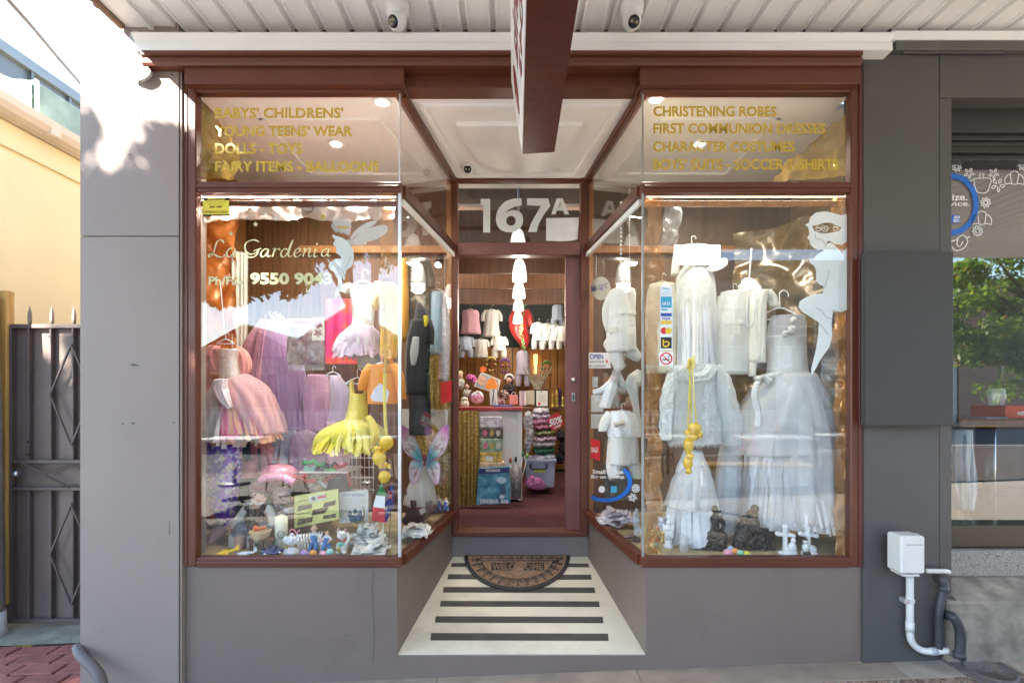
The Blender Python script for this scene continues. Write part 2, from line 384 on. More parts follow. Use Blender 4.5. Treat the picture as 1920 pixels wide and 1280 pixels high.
# ================================================================== SETTING: ground
def hstrip(name, x0, x1, y0, y1, dz, m, nx=24, amp=0, parent=None):
    bm = bmesh.new(); ny = max(2, int((y1-y0)/.4)) if y1-y0 < 8 else 3; g = []
    for j in range(ny+1):
        y = y0+(y1-y0)*j/ny; g.append([bm.verts.new((x0+(x1-x0)*i/nx, y, gz(x0+(x1-x0)*i/nx)+dz)) for i in range(nx+1)])
    for j in range(ny):
        for i in range(nx): bm.faces.new((g[j][i], g[j][i+1], g[j+1][i+1], g[j+1][i]))
    return finish(name, bm, m, parent)
AGG = ramp_mat('exposed_aggregate', [(0, (.04, .03, .025)), (.15, (.24, .165, .115)), (.45, (.30, .21, .15)), (.75, (.15, .10, .075)), (.92, (.38, .32, .26))], 110, .75, tex='VORONOI', bump=.5)
CONC = mat('weathered_concrete', (.33, .28, .225), .85, nz=(9, .2), bump=(60, .35), dirt=.35)
CONCP = mat('pale_mortar_strip', (.29, .225, .17), .85, nz=(8, .15), bump=(60, .3), dirt=.3)
CONCG = mat('mossy_concrete', (.25, .24, .18), .9, nz=(7, .35), bump=(40, .6), dirt=.6)
ASPH = mat('asphalt', (.055, .055, .057), .85, nz=(8, .15), bump=(120, .4))
BRICKM = mat('red_brick_paver', (.26, .085, .06), .8, nz=(9, .25), bump=(70, .5), dirt=.45)
MORT = mat('brick_mortar', (.42, .38, .34), .9, nz=(12, .25), bump=(50, .5), dirt=.3)
gm = mat('far_ground', (.16, .15, .13), .9)
struct(box('ground', -120, 120, -140, 120, -.9, -.45, gm, bev=0))
pav = struct(hstrip('pavement', -14, 14, -5.6, 2.62, -.006, mat('dark_footpath', (.33, .285, .23), .85, nz=(5, .15), bump=(80, .4), dirt=.3), 40))
DECK = mat('dark_deck_board', (.10, .075, .06), .7, nz=(4, .3), stretch=(.6, 8, 8), dirt=.4)
added_dark_deck = struct(hstrip('added_dark_deck', -6.2, 13.9, -5.58, -1.45, .004, DECK, 60))  # dark deck added to dim the sunlit ground mirrored in the windows
for k in range(30): hstrip('added_deck_board', -6.2, 13.9, -5.57+k*.1375, -5.57+k*.1375+.131, .014, DECK, 40, parent=added_dark_deck)
kerb = struct(hstrip('kerb', -30, 30, -5.9, -5.6, 0, CONC, 60))
road = struct(hstrip('road', -60, 60, -13.5, -5.9, -.13, ASPH, 60))
struct(hstrip('far_pavement', -60, 60, -16.2, -13.5, 0, CONC, 60))
# paving slabs: nearest rows are pieces
SLABC = mat('service_cover_iron', (.14, .12, .11), .6, nz=(8, .3), bump=(60, .5), dirt=.4)
def paver(name, x0, x1, y0, y1, th, m, parent, jit=.001):
    bm = bmesh.new(); dz = random.uniform(-jit, jit)
    vs = add_box(bm, x0, x1, y0, y1, -th, 0, .003)
    for v in vs: v.co.z += gz(v.co.x)+dz
    return finish(name, bm, m, parent)
xs = -1.95
for wdt in (1.1, 1.22, 1.18, 1.2, .62):
    for k, (ya, yb) in enumerate(((1.25, 1.83), (1.84, 2.43))):
        paver('paving_slab', xs+.004, xs+wdt-.004, ya+.002, yb-.002, .05, AGG, pav)
    xs += wdt
for x0, x1, y0, y1 in ((3.38, 4.7, 1.84, 2.43), (3.38, 4.7, 1.25, 1.83)): paver('paving_slab', x0+.01, x1, y0, y1, .05, AGG, pav)
for x0, x1 in ((-1.95, -.4), (-.395, .62), (.625, 1.9)): paver('edging_strip', x0, x1, 2.435, 2.615, .05, CONCP, pav)
paver('edging_strip', 1.905, 2.18, 2.435, 2.615, .05, CONC, pav); paver('edging_strip', 2.46, 2.9, 2.435, 2.7, .05, CONC, pav)
paver('edging_strip', 2.905, 4.7, 2.435, 2.7, .05, AGG, pav)
# service cover set into the slabs
cv = thing('service_cover', 'small rectangular iron service cover with oval rim set in the footpath below the meter box', 'cover', (2.27, 2.45, gz(2.27)))
box('cover_frame', 2.17, 2.44, 2.3, 2.62, gz(2.3)-.02, gz(2.3)+.004, SLABC, cv)
bm = bmesh.new(); lathe_bm(bm, [(.10, gz(2.3)+.002), (.10, gz(2.3)+.010), (.088, gz(2.3)+.012), (.086, gz(2.3)+.006), (.001, gz(2.3)+.006)], 2.305, 2.46, 24, 1, 1.1)
finish('cover_lid', bm, SLABC, cv, True)
text('lettering', 'GAS', (0, 0, 1, 1), lambda x, y: Vector((2.26+x*.09, 2.49-y*.05, gz(2.3)+.011)), mat('worn_iron', (.25, .22, .2), .6), cv, bold=.01)
# alley paving, left
alley = struct(hstrip('alley_ground', -4.6, -2.1, 3.13, 9, .012, CONCG, 8))
pad = struct(hstrip('mortar_bed', -4.0, -2.05, 2.3, 3.13, -.002, MORT, 8))
for r in range(6):
    y = 3.115-r*.118
    for c in range(7):
        x = -3.75+c*.245+(r % 2)*.12
        if x+.23 > -2.10: continue
        if r > 3 and random.random() < .25: continue
        bm = bmesh.new(); vs = add_box(bm, 0, .234, -.108, 0, -.03, .012+random.uniform(-.003, .003), .006)
        a = random.uniform(-.02, .02); M = Matrix.Translation((x, y, 0)) @ Matrix.Rotation(a, 4, 'Z')
        for v in vs: v.co = M @ v.co; v.co.z += gz(v.co.x)+.006*noise.noise(v.co*20)
        finish('brick', bm, BRICKM, pad)
# ================================================================== SHOP BUILDING
shop = thing('shop_building', 'single shopfront of the childrens wear store with oxblood timber frames and two angled display windows', 'shop', (0, 2.7, 0))
xL = at(150, 0, 2.57).x; xJ = at(340, 0, 2.57).x
Z = lambda py, Y=2.57: CZ-(py-VY)*Y/F
pp = .0022
for z0, z1 in ((-.3, Z(443)-pp), (Z(443)+pp, Z(85)-pp), (Z(85)+pp, 4.4)): box('pier_panel', xL, Z and at(335, 0, 2.57).x, 2.57, 2.60, z0, z1, PAINT, shop, .0015)
box('pier_core', xL+.004, xJ-.001, 2.60, 2.78, -.3, 4.4, PAINT, shop, 0)
box('pier_strip', at(336.3, 0, 2.57).x, xJ-.001, 2.575, 2.60, -.3, 3.2, PAINT, shop, .001)
box('side_wall', xL, xL+.12, 2.78, 8.5, -.3, 4.4, PAINT, shop, 0)
box('upper_wall', xJ, 1.79, 2.64, 2.9, 3.23, 4.4, PAINT, shop, 0)
xR = at(1623, 0, 2.6).x
SIL = Z(1060, 2.6)
fl = struct(prism('entry_floor', [(-.604, 2.606), (.668, 2.606), (.529, 3.70), (-.4546, 3.70)], -.3, 0, mat('cream_floor_paint', (.63, .58, .46), .45, nz=(3, .06), bump=(50, .2), dirt=.42), None, zt=lambda x, y: .10+(y-2.6)*.1459+(.004 if y < 3 else 0)))
A1, B1 = Vector((-.607, 2.6)), Vector((-.4576, 3.697)); A2, B2 = Vector((.671, 2.6)), Vector((.532, 3.697))
XLI, XRI = -2.06, 2.10
prism('plinth', [(xJ, 2.6), A1, B1, (xJ, 3.75)], -.3, SIL-.0, PAINT2, shop)
prism('plinth', [A2, (xR, 2.6), (xR, 3.75), B2], -.3, SIL-.0, PAINT2, shop)
box('entry_step_face', A1.x+.0005, A2.x-.0005, 2.601, 2.605, -.3, .098, PAINT2, shop, 0)
box('threshold_riser', -.46, .535, 3.697, 3.8, 0, Z(1005, 3.697), mat('riser_paint', (.21, .172, .16), .5, nz=(2, .05), dirt=.1), shop, .003)
DM = mat('display_floor_cloth', (.42, .33, .18), .8, nz=(14, .25), bump=(80, .4))
prism('display_floor', [(XLI, 2.79), (xJ+.002, 2.79), (xJ+.002, 2.625), (-.60, 2.625), (-.45, 3.7), (XLI, 3.82)], SIL, SIL+.018, DM, shop)
prism('display_floor', [(.665, 2.625), (xR-.02, 2.625), (xR-.02, 2.74), (XRI, 2.74), (XRI, 3.82), (.525, 3.7)], SIL, SIL+.018, DM, shop)
# timber frames
box('corner_trim', xJ, at(352, 0, 2.585).x, 2.585, 2.64, SIL, Z(125), RED, shop, .004)
CEIL = CZ+(745-166)*2.61/F
def window(side):
    L = side == 'L'
    p = thing('tmpw', '', '', (0, 0, 0)); bpy.data.objects.remove(p)
    bm = bmesh.new()
    if L: jx0, jx1, cx = at(352, 0, 2.585).x, at(368, 0, 2.585).x, 750
    else: jx0, jx1, cx = at(1595, 0, 2.585).x, at(1611, 0, 2.585).x, 1205
    add_box(bm, jx0, jx1, 2.582, 2.63, SIL, CEIL+.05, .006)
    f = finish('window_frame', bm, RED, shop)
    c0 = LS if L else RS
    a, b = c0
    zt0, zt1 = Z(358), Z(338); zs0, zs1 = SIL-.006, Z(1047); zh0, zh1 = Z(169), Z(158)
    x0, x1 = (jx1, a.x) if L else (a.x, jx0)
    for nm, z0, z1, yy in (('transom_bar', zt0, zt1, 2.585), ('sill_rail', zs0, zs1, 2.585), ('head_rail', zh0, zh1+.004, 2.58)):
        box(nm, x0-(0 if L else .012), x1+(.012 if L else 0), yy, 2.64, z0, z1, RED, f, .005)
        box(nm, x0, x1, yy-.009, yy+.01, z0+(z1-z0)*.38, z0+(z1-z0)*.62, RED, f, .003)
    sg = -1 if L else 1
    for nm, z0, z1 in (('transom_bar', zt0, zt1), ('sill_rail', zs0, zs1), ('head_rail', zh0, CEIL+.004)):
        if L: planbox(nm, a+Vector((.002, .03)), b, z0, z1, -.03, .022, RED, f)
        else: planbox(nm, a+Vector((-.002, .03)), b, z0, z1, -.022, .03, RED, f)
    # panes
    g = .003
    zz = ((zs1, zt0), (zt1, zh0))
    for z0, z1 in zz:
        box('pane', x0+.001, x1-.001, 2.607, 2.613, z0, z1, GLASS, f, 0)
        planbox('pane', a, b, z0, z1, -.003, .003, GLASS, f)
        s = (.0075 if L else .0045) if z1 < 2.6 else .003
        box('glazing_strip', a.x-s, a.x+s, 2.598, 2.62, z0, z1, ALU if L else mat('dull_zinc', (.30, .29, .27), .5), f, .001)
    return f
WL = window('L'); WR = window('R')
box('corner_trim', at(1611, 0, 2.575).x, at(1618, 0, 2.575).x, 2.575, 2.66, SIL, Z(125), REDD, shop, .002)
# cornice and head boards
xc0, xc1 = at(265, 0, 2.48).x, at(1617, 0, 2.48).x
def cornice(px0, px1, parent):
    prof = [(2.66, 92.5), (2.515, 92.5), (2.515, 103), (2.528, 106), (2.515, 110), (2.518, 118), (2.525, 122), (2.66, 124)]
    bm = bmesh.new(); xa, xb = at(px0, 0, 2.52).x, at(px1, 0, 2.52).x
    A = [bm.verts.new((xa, y, CZ-(p-VY)*2.52/F)) for y, p in prof]; B = [bm.verts.new((xb, y, CZ-(p-VY)*2.52/F)) for y, p in prof]
    k = len(prof)
    for i in range(k): bm.faces.new((A[i], A[(i+1) % k], B[(i+1) % k], B[i]))
    bm.faces.new(A); bm.faces.new(B[::-1]); return finish('cornice', bm, RED, parent)
cornice(265, 1617, shop)
pbox('head_board', 345, 122, 757, 157, 2.54, 2.66, RED, shop, .004)
pbox('head_board', 1200, 122, 1613, 157, 2.54, 2.66, RED, shop, .004)
box('head_beam', at(757, 0, 2.6).x, at(1200, 0, 2.6).x, 2.60, 2.70, CEIL-.004, 3.16, RED, shop, .003)
# ceiling of the recess and display windows
WC = mat('ceiling_board', (.90, .885, .86), .6, nz=(2, .03), bump=(60, .05))
box('recess_ceiling', xJ+.01, xR-.03, 2.66, 2.80, CEIL, CEIL+.03, WC, shop, 0); box('recess_ceiling', XLI, XRI, 2.8001, 3.86, CEIL, CEIL+.03, WC, shop, 0)
def moulding(pts, w, h, parent):
    n = len(pts)
    for i in range(n):
        a, b = Vector(pts[i]), Vector(pts[(i+1) % n]); d = (b-a).normalized(); a2 = a-d*w/2; b2 = b+d*w/2
        planbox('ceiling_moulding', a2, b2, CEIL-h-.0007*i, CEIL+.002, -w/2, w/2, WC, parent)
moulding([(-.50, 2.76), (.56, 2.76), (.43, 3.62), (-.37, 3.62)], .03, .014, shop)
prism('ceiling_panel', [(-.34, 2.93), (.39, 2.93), (.27, 3.52), (-.22, 3.52)], CEIL-.022, CEIL+.001, WC, shop)
moulding([(-1.45, 2.9), (-.78, 2.9), (-.62, 3.6), (-1.45, 3.6)], .025, .012, shop)
moulding([(.84, 2.9), (1.5, 2.9), (1.5, 3.6), (.70, 3.6)], .025, .012, shop)
# door surround
dz = lambda py: CZ-(py-VY)*3.68/F
def dbox(n, a, b, c, d, ya=3.68, yb=3.75, m=RED, p=None): return pbox(n, a, b, c, d, ya, yb, m, p or DF, .004)
DF = dbox('door_frame', 848, 326, 858, 1003, 3.67, 3.76, RED, shop)
dbox('frame_post', 1089, 326, 1103, 1003, 3.67, 3.76); dbox('frame_head', 858.3, 326, 1088.7, 338)
dbox('frame_rail', 858.3, 454, 1088.7, 478, 3.67, 3.76, REDP); dbox('threshold', 852, 997, 1099, 1006, 3.66, 3.80)
dbox('timber_strip', 837, 334, 847.6, 965, 3.70, 3.76, TIMB); dbox('timber_strip', 1103.4, 334, 1113, 965, 3.70, 3.76, TIMB)
pbox('pane', 859, 338.5, 1088, 453.5, 3.705, 3.711, GLASS, DF, 0)
DL = pbox('door', 1060, 478.5, 1088.6, 997, 3.715, 3.76, REDP, shop, .004)
def dface(x, y): return at(x, y, 3.712)
bm = bmesh.new(); tube_bm(bm, [at(1075, 712, 3.715), at(1075, 712, 3.703)], .021, 20); finish('lock', bm, CHROME, DL, True)
pbox('handle', 1071, 736, 1079, 752, 3.703, 3.716, CHROME, DL, .003)
pbox('latch', 1074, 739, 1076.5, 749, 3.695, 3.7035, BLACK, DL, .001)
# 167A
WV = mat('white_vinyl', (.80, .83, .80), .5, bump=None, nz=(2, .03)); m167 = fr(3.702)
poly('lettering', [(901, 373), (919, 373), (919, 436), (906, 436), (906, 385.5), (901, 385.5)], m167, WV, DF)
o6 = [(978, 372), (978, 385), (966, 387), (955, 392), (948, 399), (958, 394.5), (969, 395), (978, 401), (981, 412), (978, 424), (970, 432), (958, 435.5), (945, 434), (935, 427), (930, 415), (931, 401), (937, 388), (948, 377.5), (963, 372.5)]
poly('lettering', [(p.x, p.y) for p in smooth_pts([(a, b, 0) for a, b in o6[3:18]], 3)]+[(963, 372.3), (978, 372), (978, 385), (966, 387)], m167, WV, DF, holes=[ell(958, 414, 9, 9.3, 20)])
poly('lettering', [(988, 372), (1027.5, 372), (1032, 386), (1020, 402), (1011, 418), (1006, 435), (990, 435), (996, 418), (1006, 400), (1014, 386), (988, 385)], m167, WV, DF)
poly('lettering', [(1044, 372), (1055, 372), (1067, 402), (1058.5, 402), (1056, 395), (1044, 395), (1041.5, 402), (1033.5, 402)], m167, WV, DF, holes=[[(1046.3, 388), (1053.6, 388), (1050, 378)]])
tag(slab('paper_sheet', [(1024, 409), (1085.5, 408), (1083, 449), (1070, 451.5), (1050, 452.5), (1024, 451)], 3.70, .0015, mat('white_paper', (.8, .8, .8), .7)), 'blank white paper sheet taped inside the glass below the letter A over the door', 'paper')
# entry tapes
TAPE = mat('grip_tape', (.065, .06, .05), .8, nz=(10, .2), bump=(150, .6), dirt=.3)
for x0, y0, x1, y1 in ((847, 1056, 1103, 1062), (840.5, 1077, 1108, 1085.5), (832, 1101, 1114.5, 1110.5), (826.5, 1127, 1123, 1137), (817, 1156, 1130, 1167.5), (808.5, 1187.5, 1140, 1201)):
    bm = bmesh.new(); q = [floor_map(a, b) for a, b in ((x0, y0), (x1, y0+1), (x1+1.5, y1+1), (x0-1.5, y1))]
    up = Vector((0, 0, .005)); lo = [bm.verts.new(p+Vector((0, 0, .001))) for p in q]; hi = [bm.verts.new(p+up) for p in q]; bm.faces.new(hi)
    for i in range(4): bm.faces.new((lo[i], lo[(i+1) % 4], hi[(i+1) % 4], hi[i]))
    finish('grip_strip', bm, TAPE, fl)
# door mat
COIR = mat('coir', (.30, .19, .12), .95, nz=(30, .25), bump=(220, 1)); RUB = mat('black_rubber', (.02, .02, .02), .7)
def mu(h): return lambda x, y: floor_map(x, y)+Vector((0, 0, h))
def halfm(c, a, b, n=40): return [(970+a*cos(t), c+b*sin(t)) for t in [pi*i/n for i in range(n+1)]]
matt = thing('door_mat', 'semicircular tan coir welcome mat with black greek key border on the striped entry floor', 'mat', floor_map(970, 1070))
def mslab(nm, pts, h0, h1, m, par):
    bm = bmesh.new(); lo = [bm.verts.new(mu(h0)(*p)) for p in pts]; hi = [bm.verts.new(mu(h1)(*p)) for p in pts]; bm.faces.new(hi)
    for i in range(len(pts)): bm.faces.new((lo[i], lo[(i+1) % len(pts)], hi[(i+1) % len(pts)], hi[i]))
    return finish(nm, bm, m, par)
mslab('rubber_base', halfm(1043, 99, 67), .0055, .012, RUB, matt)
mslab('coir_top', [(970+92*cos(t), 1045+59*sin(t)) for t in [pi*i/40 for i in range(41)]], .0121, .0165, COIR, matt)
U = [(0, 0), (0, 1), (.62, 1), (.62, .45), (.3, .45), (.3, .7), (.3, .45), (.62, .45), (.62, 1), (.82, 1), (.82, 0), (1, 0)]
mls = []
for k in range(14):
    a0, a1 = pi*(.03+.94*k/14), pi*(.03+.94*(k+1)/14)
    mls.append([(970+(92-4-t*19)*cos(a0+(a1-a0)*s)*1, 1046+(59-3-t*13)*sin(a0+(a1-a0)*s)) for s, t in U])
for k in range(9):
    xa = 886+k*18.8; mls.append([(xa+s*18.8, 1047+t*8) for s, t in U])
mls.append([(970+66*cos(pi*i/30), 1056.5+35*sin(pi*i/30)) for i in range(31)])
for i, ml in enumerate(mls): pass
strokes('key_border', mls, 1.7, mu(.0172), RUB, matt, sm=0)
poly('word_block', [(921, 1059), (966, 1059), (961, 1073), (921, 1073)], mu(.0172), RUB, matt); poly('word_block', [(988, 1059), (1020, 1059), (1020, 1073), (982, 1073)], mu(.0172), RUB, matt)
text('lettering', 'WELC', (923, 1060.5, 964, 1072), mu(.0176), COIR, matt, bold=.03); text('lettering', 'OME', (985, 1060.5, 1018, 1072), mu(.0176), COIR, matt, bold=.03)
# ================================================================== AWNING
aw = thing('awning', 'white ribbed metal street awning soffit with timber edge above the shopfront', 'awning', (0, .8, 3.3))
SZ = CZ+(745-59)*2.6/F; XA = at(240, 0, 2.6).x
bm = bmesh.new(); wd = .1455; y0, y1 = -1.0, 2.62
prof = [(0, 0), (.006, .0), (.008, .004), (.094, .004), (.096, 0), (.108, 0), (.114, .022), (.134, .022), (.1395, 0), (.1455, 0)]
A = [bm.verts.new((x, y0, z)) for x, z in prof]; B = [bm.verts.new((x, y1, z)) for x, z in prof]
for i in range(len(prof)-1): bm.faces.new((A[i], A[i+1], B[i+1], B[i]))
me = bpy.data.meshes.new('soffit_panel'); bm.to_mesh(me); bm.free(); me.materials.append(SOFF)
xs = at(282, 0, 2.55).x
for k in range(60):
    o = link('soffit_panel', me, None, aw); o.location = (xs+k*wd, 0, SZ)
box('edge_panel', XA+.02, xs, y0, y1, SZ-.001, SZ+.02, SOFF, aw, 0)
box('edge_panel_trim', xs-.02, xs+.004, y0, y1, SZ-.014, SZ, WHITE, aw, .002)
box('roof_sheet', XA+.02, 7.4, y0, 2.66, SZ+.045, SZ+.07, CONC, aw, 0)
box('front_gutter', XA-.02, 7.4, y0-.12, y0, SZ-.03, SZ+.14, WHITE, aw, .01)
EDG = mat('weathered_timber', (.20, .12, .08), .8, nz=(14, .4), bump=(40, .6), stretch=(4, .7, 4))
box('barge_board', XA-.012, XA+.02, y0, 2.56, SZ-.022, SZ+.06, EDG, aw, .006)
box('barge_capping', XA-.05, XA-.012, y0, 2.50, SZ+.01, SZ+.11, CREAM, aw, .01)
# white cove trim
def trim(px0, px1, parent):
    prof = [(2.66, 59), (2.50, 60.5), (2.495, 64), (2.525, 74), (2.515, 76), (2.512, 91), (2.66, 92.3)]
    bm = bmesh.new(); xa, xb = at(px0, 0, 2.52).x, at(px1, 0, 2.52).x
    A = [bm.verts.new((xa, y, CZ-(p-VY)*2.5/F)) for y, p in prof]; B = [bm.verts.new((xb, y, CZ-(p-VY)*2.5/F)) for y, p in prof]; k = len(prof)
    for i in range(k): bm.faces.new((A[i], A[(i+1) % k], B[(i+1) % k], B[i]))
    bm.faces.new(A); bm.faces.new(B[::-1]); return finish('wall_trim', bm, WHITE, parent)
trim(252, 1672, aw); pbox('wall_trim', 1672.4, 57, 2100, 73.5, 2.54, 2.66, WHITE, aw, .003)
tube('wall_flashing', [at(243, 72, 2.545), at(243, 95, 2.545), at(247, 118, 2.545)], .002, PVC, aw)
fl_ = slab('flashing_plate', [(243, 62), (262, 62), (262, 98), (270, 118), (281, 132), (276, 143), (262, 149), (248, 145), (241, 141), (250, 120), (246, 100)], 2.53, .02, mat('galvanised_flashing', (.42, .44, .42), .4, metal=.4, dirt=.3), aw, sm=3)
# navy sign box hung below the soffit, top left
nb = thing('sign_box', 'navy blue sign panel with white mark fixed under the awning at its left end', 'sign', at(205, -6, 2.42))
sb_ = slab('sign_face', [(165, -40), (240, -40), (240, 1), (234, 8), (172, 8), (165, 0)], 2.42, .03, mat('navy_enamel', (.02, .02, .14), .3), nb)
strokes('sign_mark', [[(178, -6), (186, 2), (196, -3), (204, 3)]], 2, fr(2.418), WHITE, nb)
# ================================================================== HANGING SIGN
hs = thing('hanging_sign', 'dark red double sided blade sign hanging under the awning above the doorway', 'sign', at(1010, 150, 2.2))
def v3(px, py, Y): return at(px, py, Y)
nb_, fb_ = (v3(990, 0, 2.5*455/745*1.0), None), None
# bottom corners follow the two converging edges of the underside
hh = (745-289)*2.5/F
def und(px, py): Y = hh*F/(745-py); return at(px, py, Y)
bl, br = und(980, 289), und(1039.5, 285.5)
nbl, nbr = und(1004.5, -700), und(1195, -700)
H = .36; tiltv = Vector((-.052, 0, H))
V = [bl, br, nbr, nbl]; T = [p+tiltv for p in V]
bm = bmesh.new(); a = [bm.verts.new(p) for p in V]; b = [bm.verts.new(p) for p in T]
for f in ((a[0], a[1], a[2], a[3]), (b[3], b[2], b[1], b[0]), (a[0], b[0], b[1], a[1]), (a[1], b[1], b[2], a[2]), (a[3], a[2], b[2], b[3])): bm.faces.new(f)
finish('sign_case', bm, REDD, hs)
nrm = (a and (nbl-bl).cross(tiltv)).normalized()
if nrm.x > 0: nrm = -nrm
bm = bmesh.new(); q = [p+nrm*.004 for p in (bl, nbl, nbl+tiltv, bl+tiltv)]; q2 = [p-nrm*.004 for p in q]
A = [bm.verts.new(p) for p in q]; B = [bm.verts.new(p) for p in q2]
bm.faces.new(A); bm.faces.new(B[::-1])
for i in range(4): bm.faces.new((A[i], A[(i+1) % 4], B[(i+1) % 4], B[i]))
face = finish('sign_face', bm, mat('white_sign_face', (.75, .72, .70), .35), hs)
def sm_(x, y):  # x along the blade from the far end 0..1, y 0 top .. 1 bottom
    return bl+(nbl-bl)*(x)+tiltv*(1-y)+nrm*.0055
DR = mat('dark_red_vinyl', (.20, .015, .02), .4)
text('lettering', 'La Gardenia', (1.0, .2, .25, .62), sm_, DR, hs, bold=.02); text('lettering', '9550 9043', (.96, .70, .3, .9), sm_, DR, hs, bold=.02)
poly('logo', ell(.13, .5, .05, .28, 20), sm_, DR, hs)
# ================================================================== CAMERAS
CAMW = mat('camera_white', (.78, .77, .75), .35); LENS = mat('camera_lens', (.015, .015, .018), .08, bump=None)
def dome(px, py, r, Y, top, d, label, grp='dome security cameras'):
    c = at(px, py, Y); s = Y/F; t = thing('security_camera', label, 'camera', Vector((c.x, c.y, top)), grp)
    d = Vector(d).normalized(); R = r*s
    lathe('mount', [(R*1.02, 0), (R*1.05, -R*.25), (R*.98, -max(.01, (top-c.z)*.55)), (R*.6, -(top-c.z)*.8)], Vector((c.x, c.y, top)), CAMW, t)
    bm = bmesh.new(); q = Vector((0, 0, 1)).rotation_difference(d).to_matrix().to_4x4()
    prof = [(0.001, -R*.82)]+[(R*.82*sin(a), -R*.82*cos(a)) for a in [.3, .6, .9, 1.2, 1.5, 1.8, 2.1, 2.3]]+[(R*.55, R*.62), (R*.5, R*.56)]
    n0 = len(bm.verts); lathe_bm(bm, prof, 0, 0, 24)
    for v in bm.verts: v.co = q @ v.co+c
    ball = finish('camera_ball', bm, CAMW, t, True)
    bm = bmesh.new(); lathe_bm(bm, [(R*.54, R*.5), (R*.5, R*.66), (R*.3, R*.74), (.001, R*.76)], 0, 0, 24)
    for v in bm.verts: v.co = q @ v.co+c
    lens = finish('lens', bm, LENS, ball, True)
    for k in range(2):
        bm = bmesh.new(); bmesh.ops.create_icosphere(bm, subdivisions=2, radius=R*.16, matrix=Matrix.Translation(c+q.to_3x3() @ Vector(((k-.5)*R*.45, 0, R*.68)))); finish('led', bm, mat('tan_lens_dot', (.3, .26, .15), .2), ball, True)  # two small tan dots on the lens front
dome(745, 40, 21, 2.42, SZ-.001, (-.5, -.75, -.62), 'white dome security camera under the awning left of the hanging sign')
dome(1185, 40, 21, 2.42, SZ-.001, (.1, -.75, -.62), 'white dome security camera under the awning right of the hanging sign')
dome(877, 318, 13.5, 3.5, CEIL, (.05, -.9, -.35), 'white dome security camera on the recess ceiling above the doorway')
# ================================================================== CHARCOAL PIER AND CAFE
cafe = thing('cafe_building', 'charcoal painted cafe next door with black framed shop window over concrete plinth', 'building', (3, 2.8, 0))
yc = 2.58
g = .0022
X = lambda px, Y=yc: at(px, 0, Y).x
box('pier_panel', X(1619), X(1761), yc, yc+.03, -.1, Z(104, yc), DGREY, cafe, .0015)
box('pier_strip', X(1762.4), X(1785), yc+.002, yc+.03, -.1, Z(184, yc), DGREY, cafe, .0015)
box('pier_core', X(1617.5), X(1785)-.001, yc+.03, 2.73, -.1, 4.4, mat('charcoal_gap', (.03, .03, .035), .7), cafe, 0)
box('pier_reveal', X(1785)-.004, X(1785)-.0005, yc+.03, 2.95, Z(1236, yc), Z(184, yc), DGREY, cafe, 0)
box('lintel_panel', X(1762.4), X(2200), yc, yc+.1, Z(183, yc), Z(104, yc), DGREY, cafe, .0015)
box('fascia_board', X(1672), X(2200), yc-.03, yc+.1, Z(93, yc-.03), Z(74, yc-.03), mat('olive_charcoal', (.10, .10, .085), .5, dirt=.2), cafe, .003)
box('conduit_cover', X(1690), X(1880), yc-.015, yc, Z(103, yc), Z(94.5, yc), DGREY, cafe, .003)
box('fascia_filler', X(1617), X(2200), yc+.004, yc+.1, Z(104, yc)+.001, 3.24, DGREY, cafe, 0)
box('upper_wall', 1.80, 9, 2.7, 3.0, 3.24, 4.4, DGREY, cafe, 0)
YG = 2.80
for nm, a_, b_, ya, m_ in (('shade_box', 183, 248, 2.68, mat('shade_black', (.03, .03, .029), .5)), ('shade_rail', 249, 262, 2.70, BLACK), ('shade_rail', 263, 273, 2.715, BLACK), ('shade_rail', 274, 286, 2.72, BLACK), ('frame_head', 287, 300, 2.74, BLACK)):
    box(nm, X(1785)-.0004, 7, ya, 2.9, CZ-(b_-VY)*ya/F, CZ-(a_-VY)*ya/F, m_, cafe, .002)
CF = box('window_frame', X(1785)+.0005, 7, 2.74, 2.86, Z(1030, 2.74), Z(984, 2.74), BLACK, cafe, .003)
box('pane', X(1785)-.0003, 7, YG, YG+.006, Z(984, YG)-.01, Z(300, YG)+.01, GLASSC, CF, 0)
TERR = ramp_mat('terrazzo', [(0, (.12, .11, .10)), (.12, (.27, .25, .21)), (.6, (.23, .21, .18)), (.9, (.34, .32, .28))], 190, .6)
box('window_sill', X(1785), 7, 2.70, 3.0, Z(1081, 2.7), Z(1031, 2.7)-.001, TERR, cafe, .006)
CB = mat('rough_concrete', (.25, .215, .165), .85, nz=(9, .4), bump=(30, .9), dirt=.8)
zl = Z(1121, 2.58)
prism('sloped_ledge', [(X(1787), 2.56), (7, 2.56), (7, 2.72), (X(1787), 2.72)], zl-.05, 0, CB, cafe, zt=lambda x, y: zl if y < 2.6 else Z(1080, 2.7))
box('plinth_block', X(1776, 2.55), 7, 2.545, 2.72, -.1, zl-.003, CB, cafe, .01)
box('blank_panel', X(1625, 2.5), X(1788, 2.5), 2.5, 2.545, Z(798, 2.5), Z(472, 2.5), DGREYB, cafe, .003)
box('panel_spacer', X(1640, 2.5), X(1770, 2.5), 2.545, yc, Z(780, 2.5), Z(490, 2.5), DGREY, cafe, 0)
# cafe interior
box('interior_back_wall', 2.2, 7, 5.6, 5.7, .3, 3.0, mat('cafe_dark_wall', (.07, .06, .055), .7), cafe, 0)
box('interior_floor', 2.2, 7, 2.9, 5.6, .3, .42, mat('cafe_floor', (.05, .04, .035), .4), cafe, 0)
box('interior_ceiling', 2.2, 7, 2.9, 5.6, 3.0, 3.1, mat('cafe_ceiling', (.15, .14, .13), .7), cafe, 0)
box('party_wall', 2.13, 2.2, 2.735, 5.7, .3, 3.1, mat('cafe_side_wall', (.08, .075, .07), .7), cafe, 0)
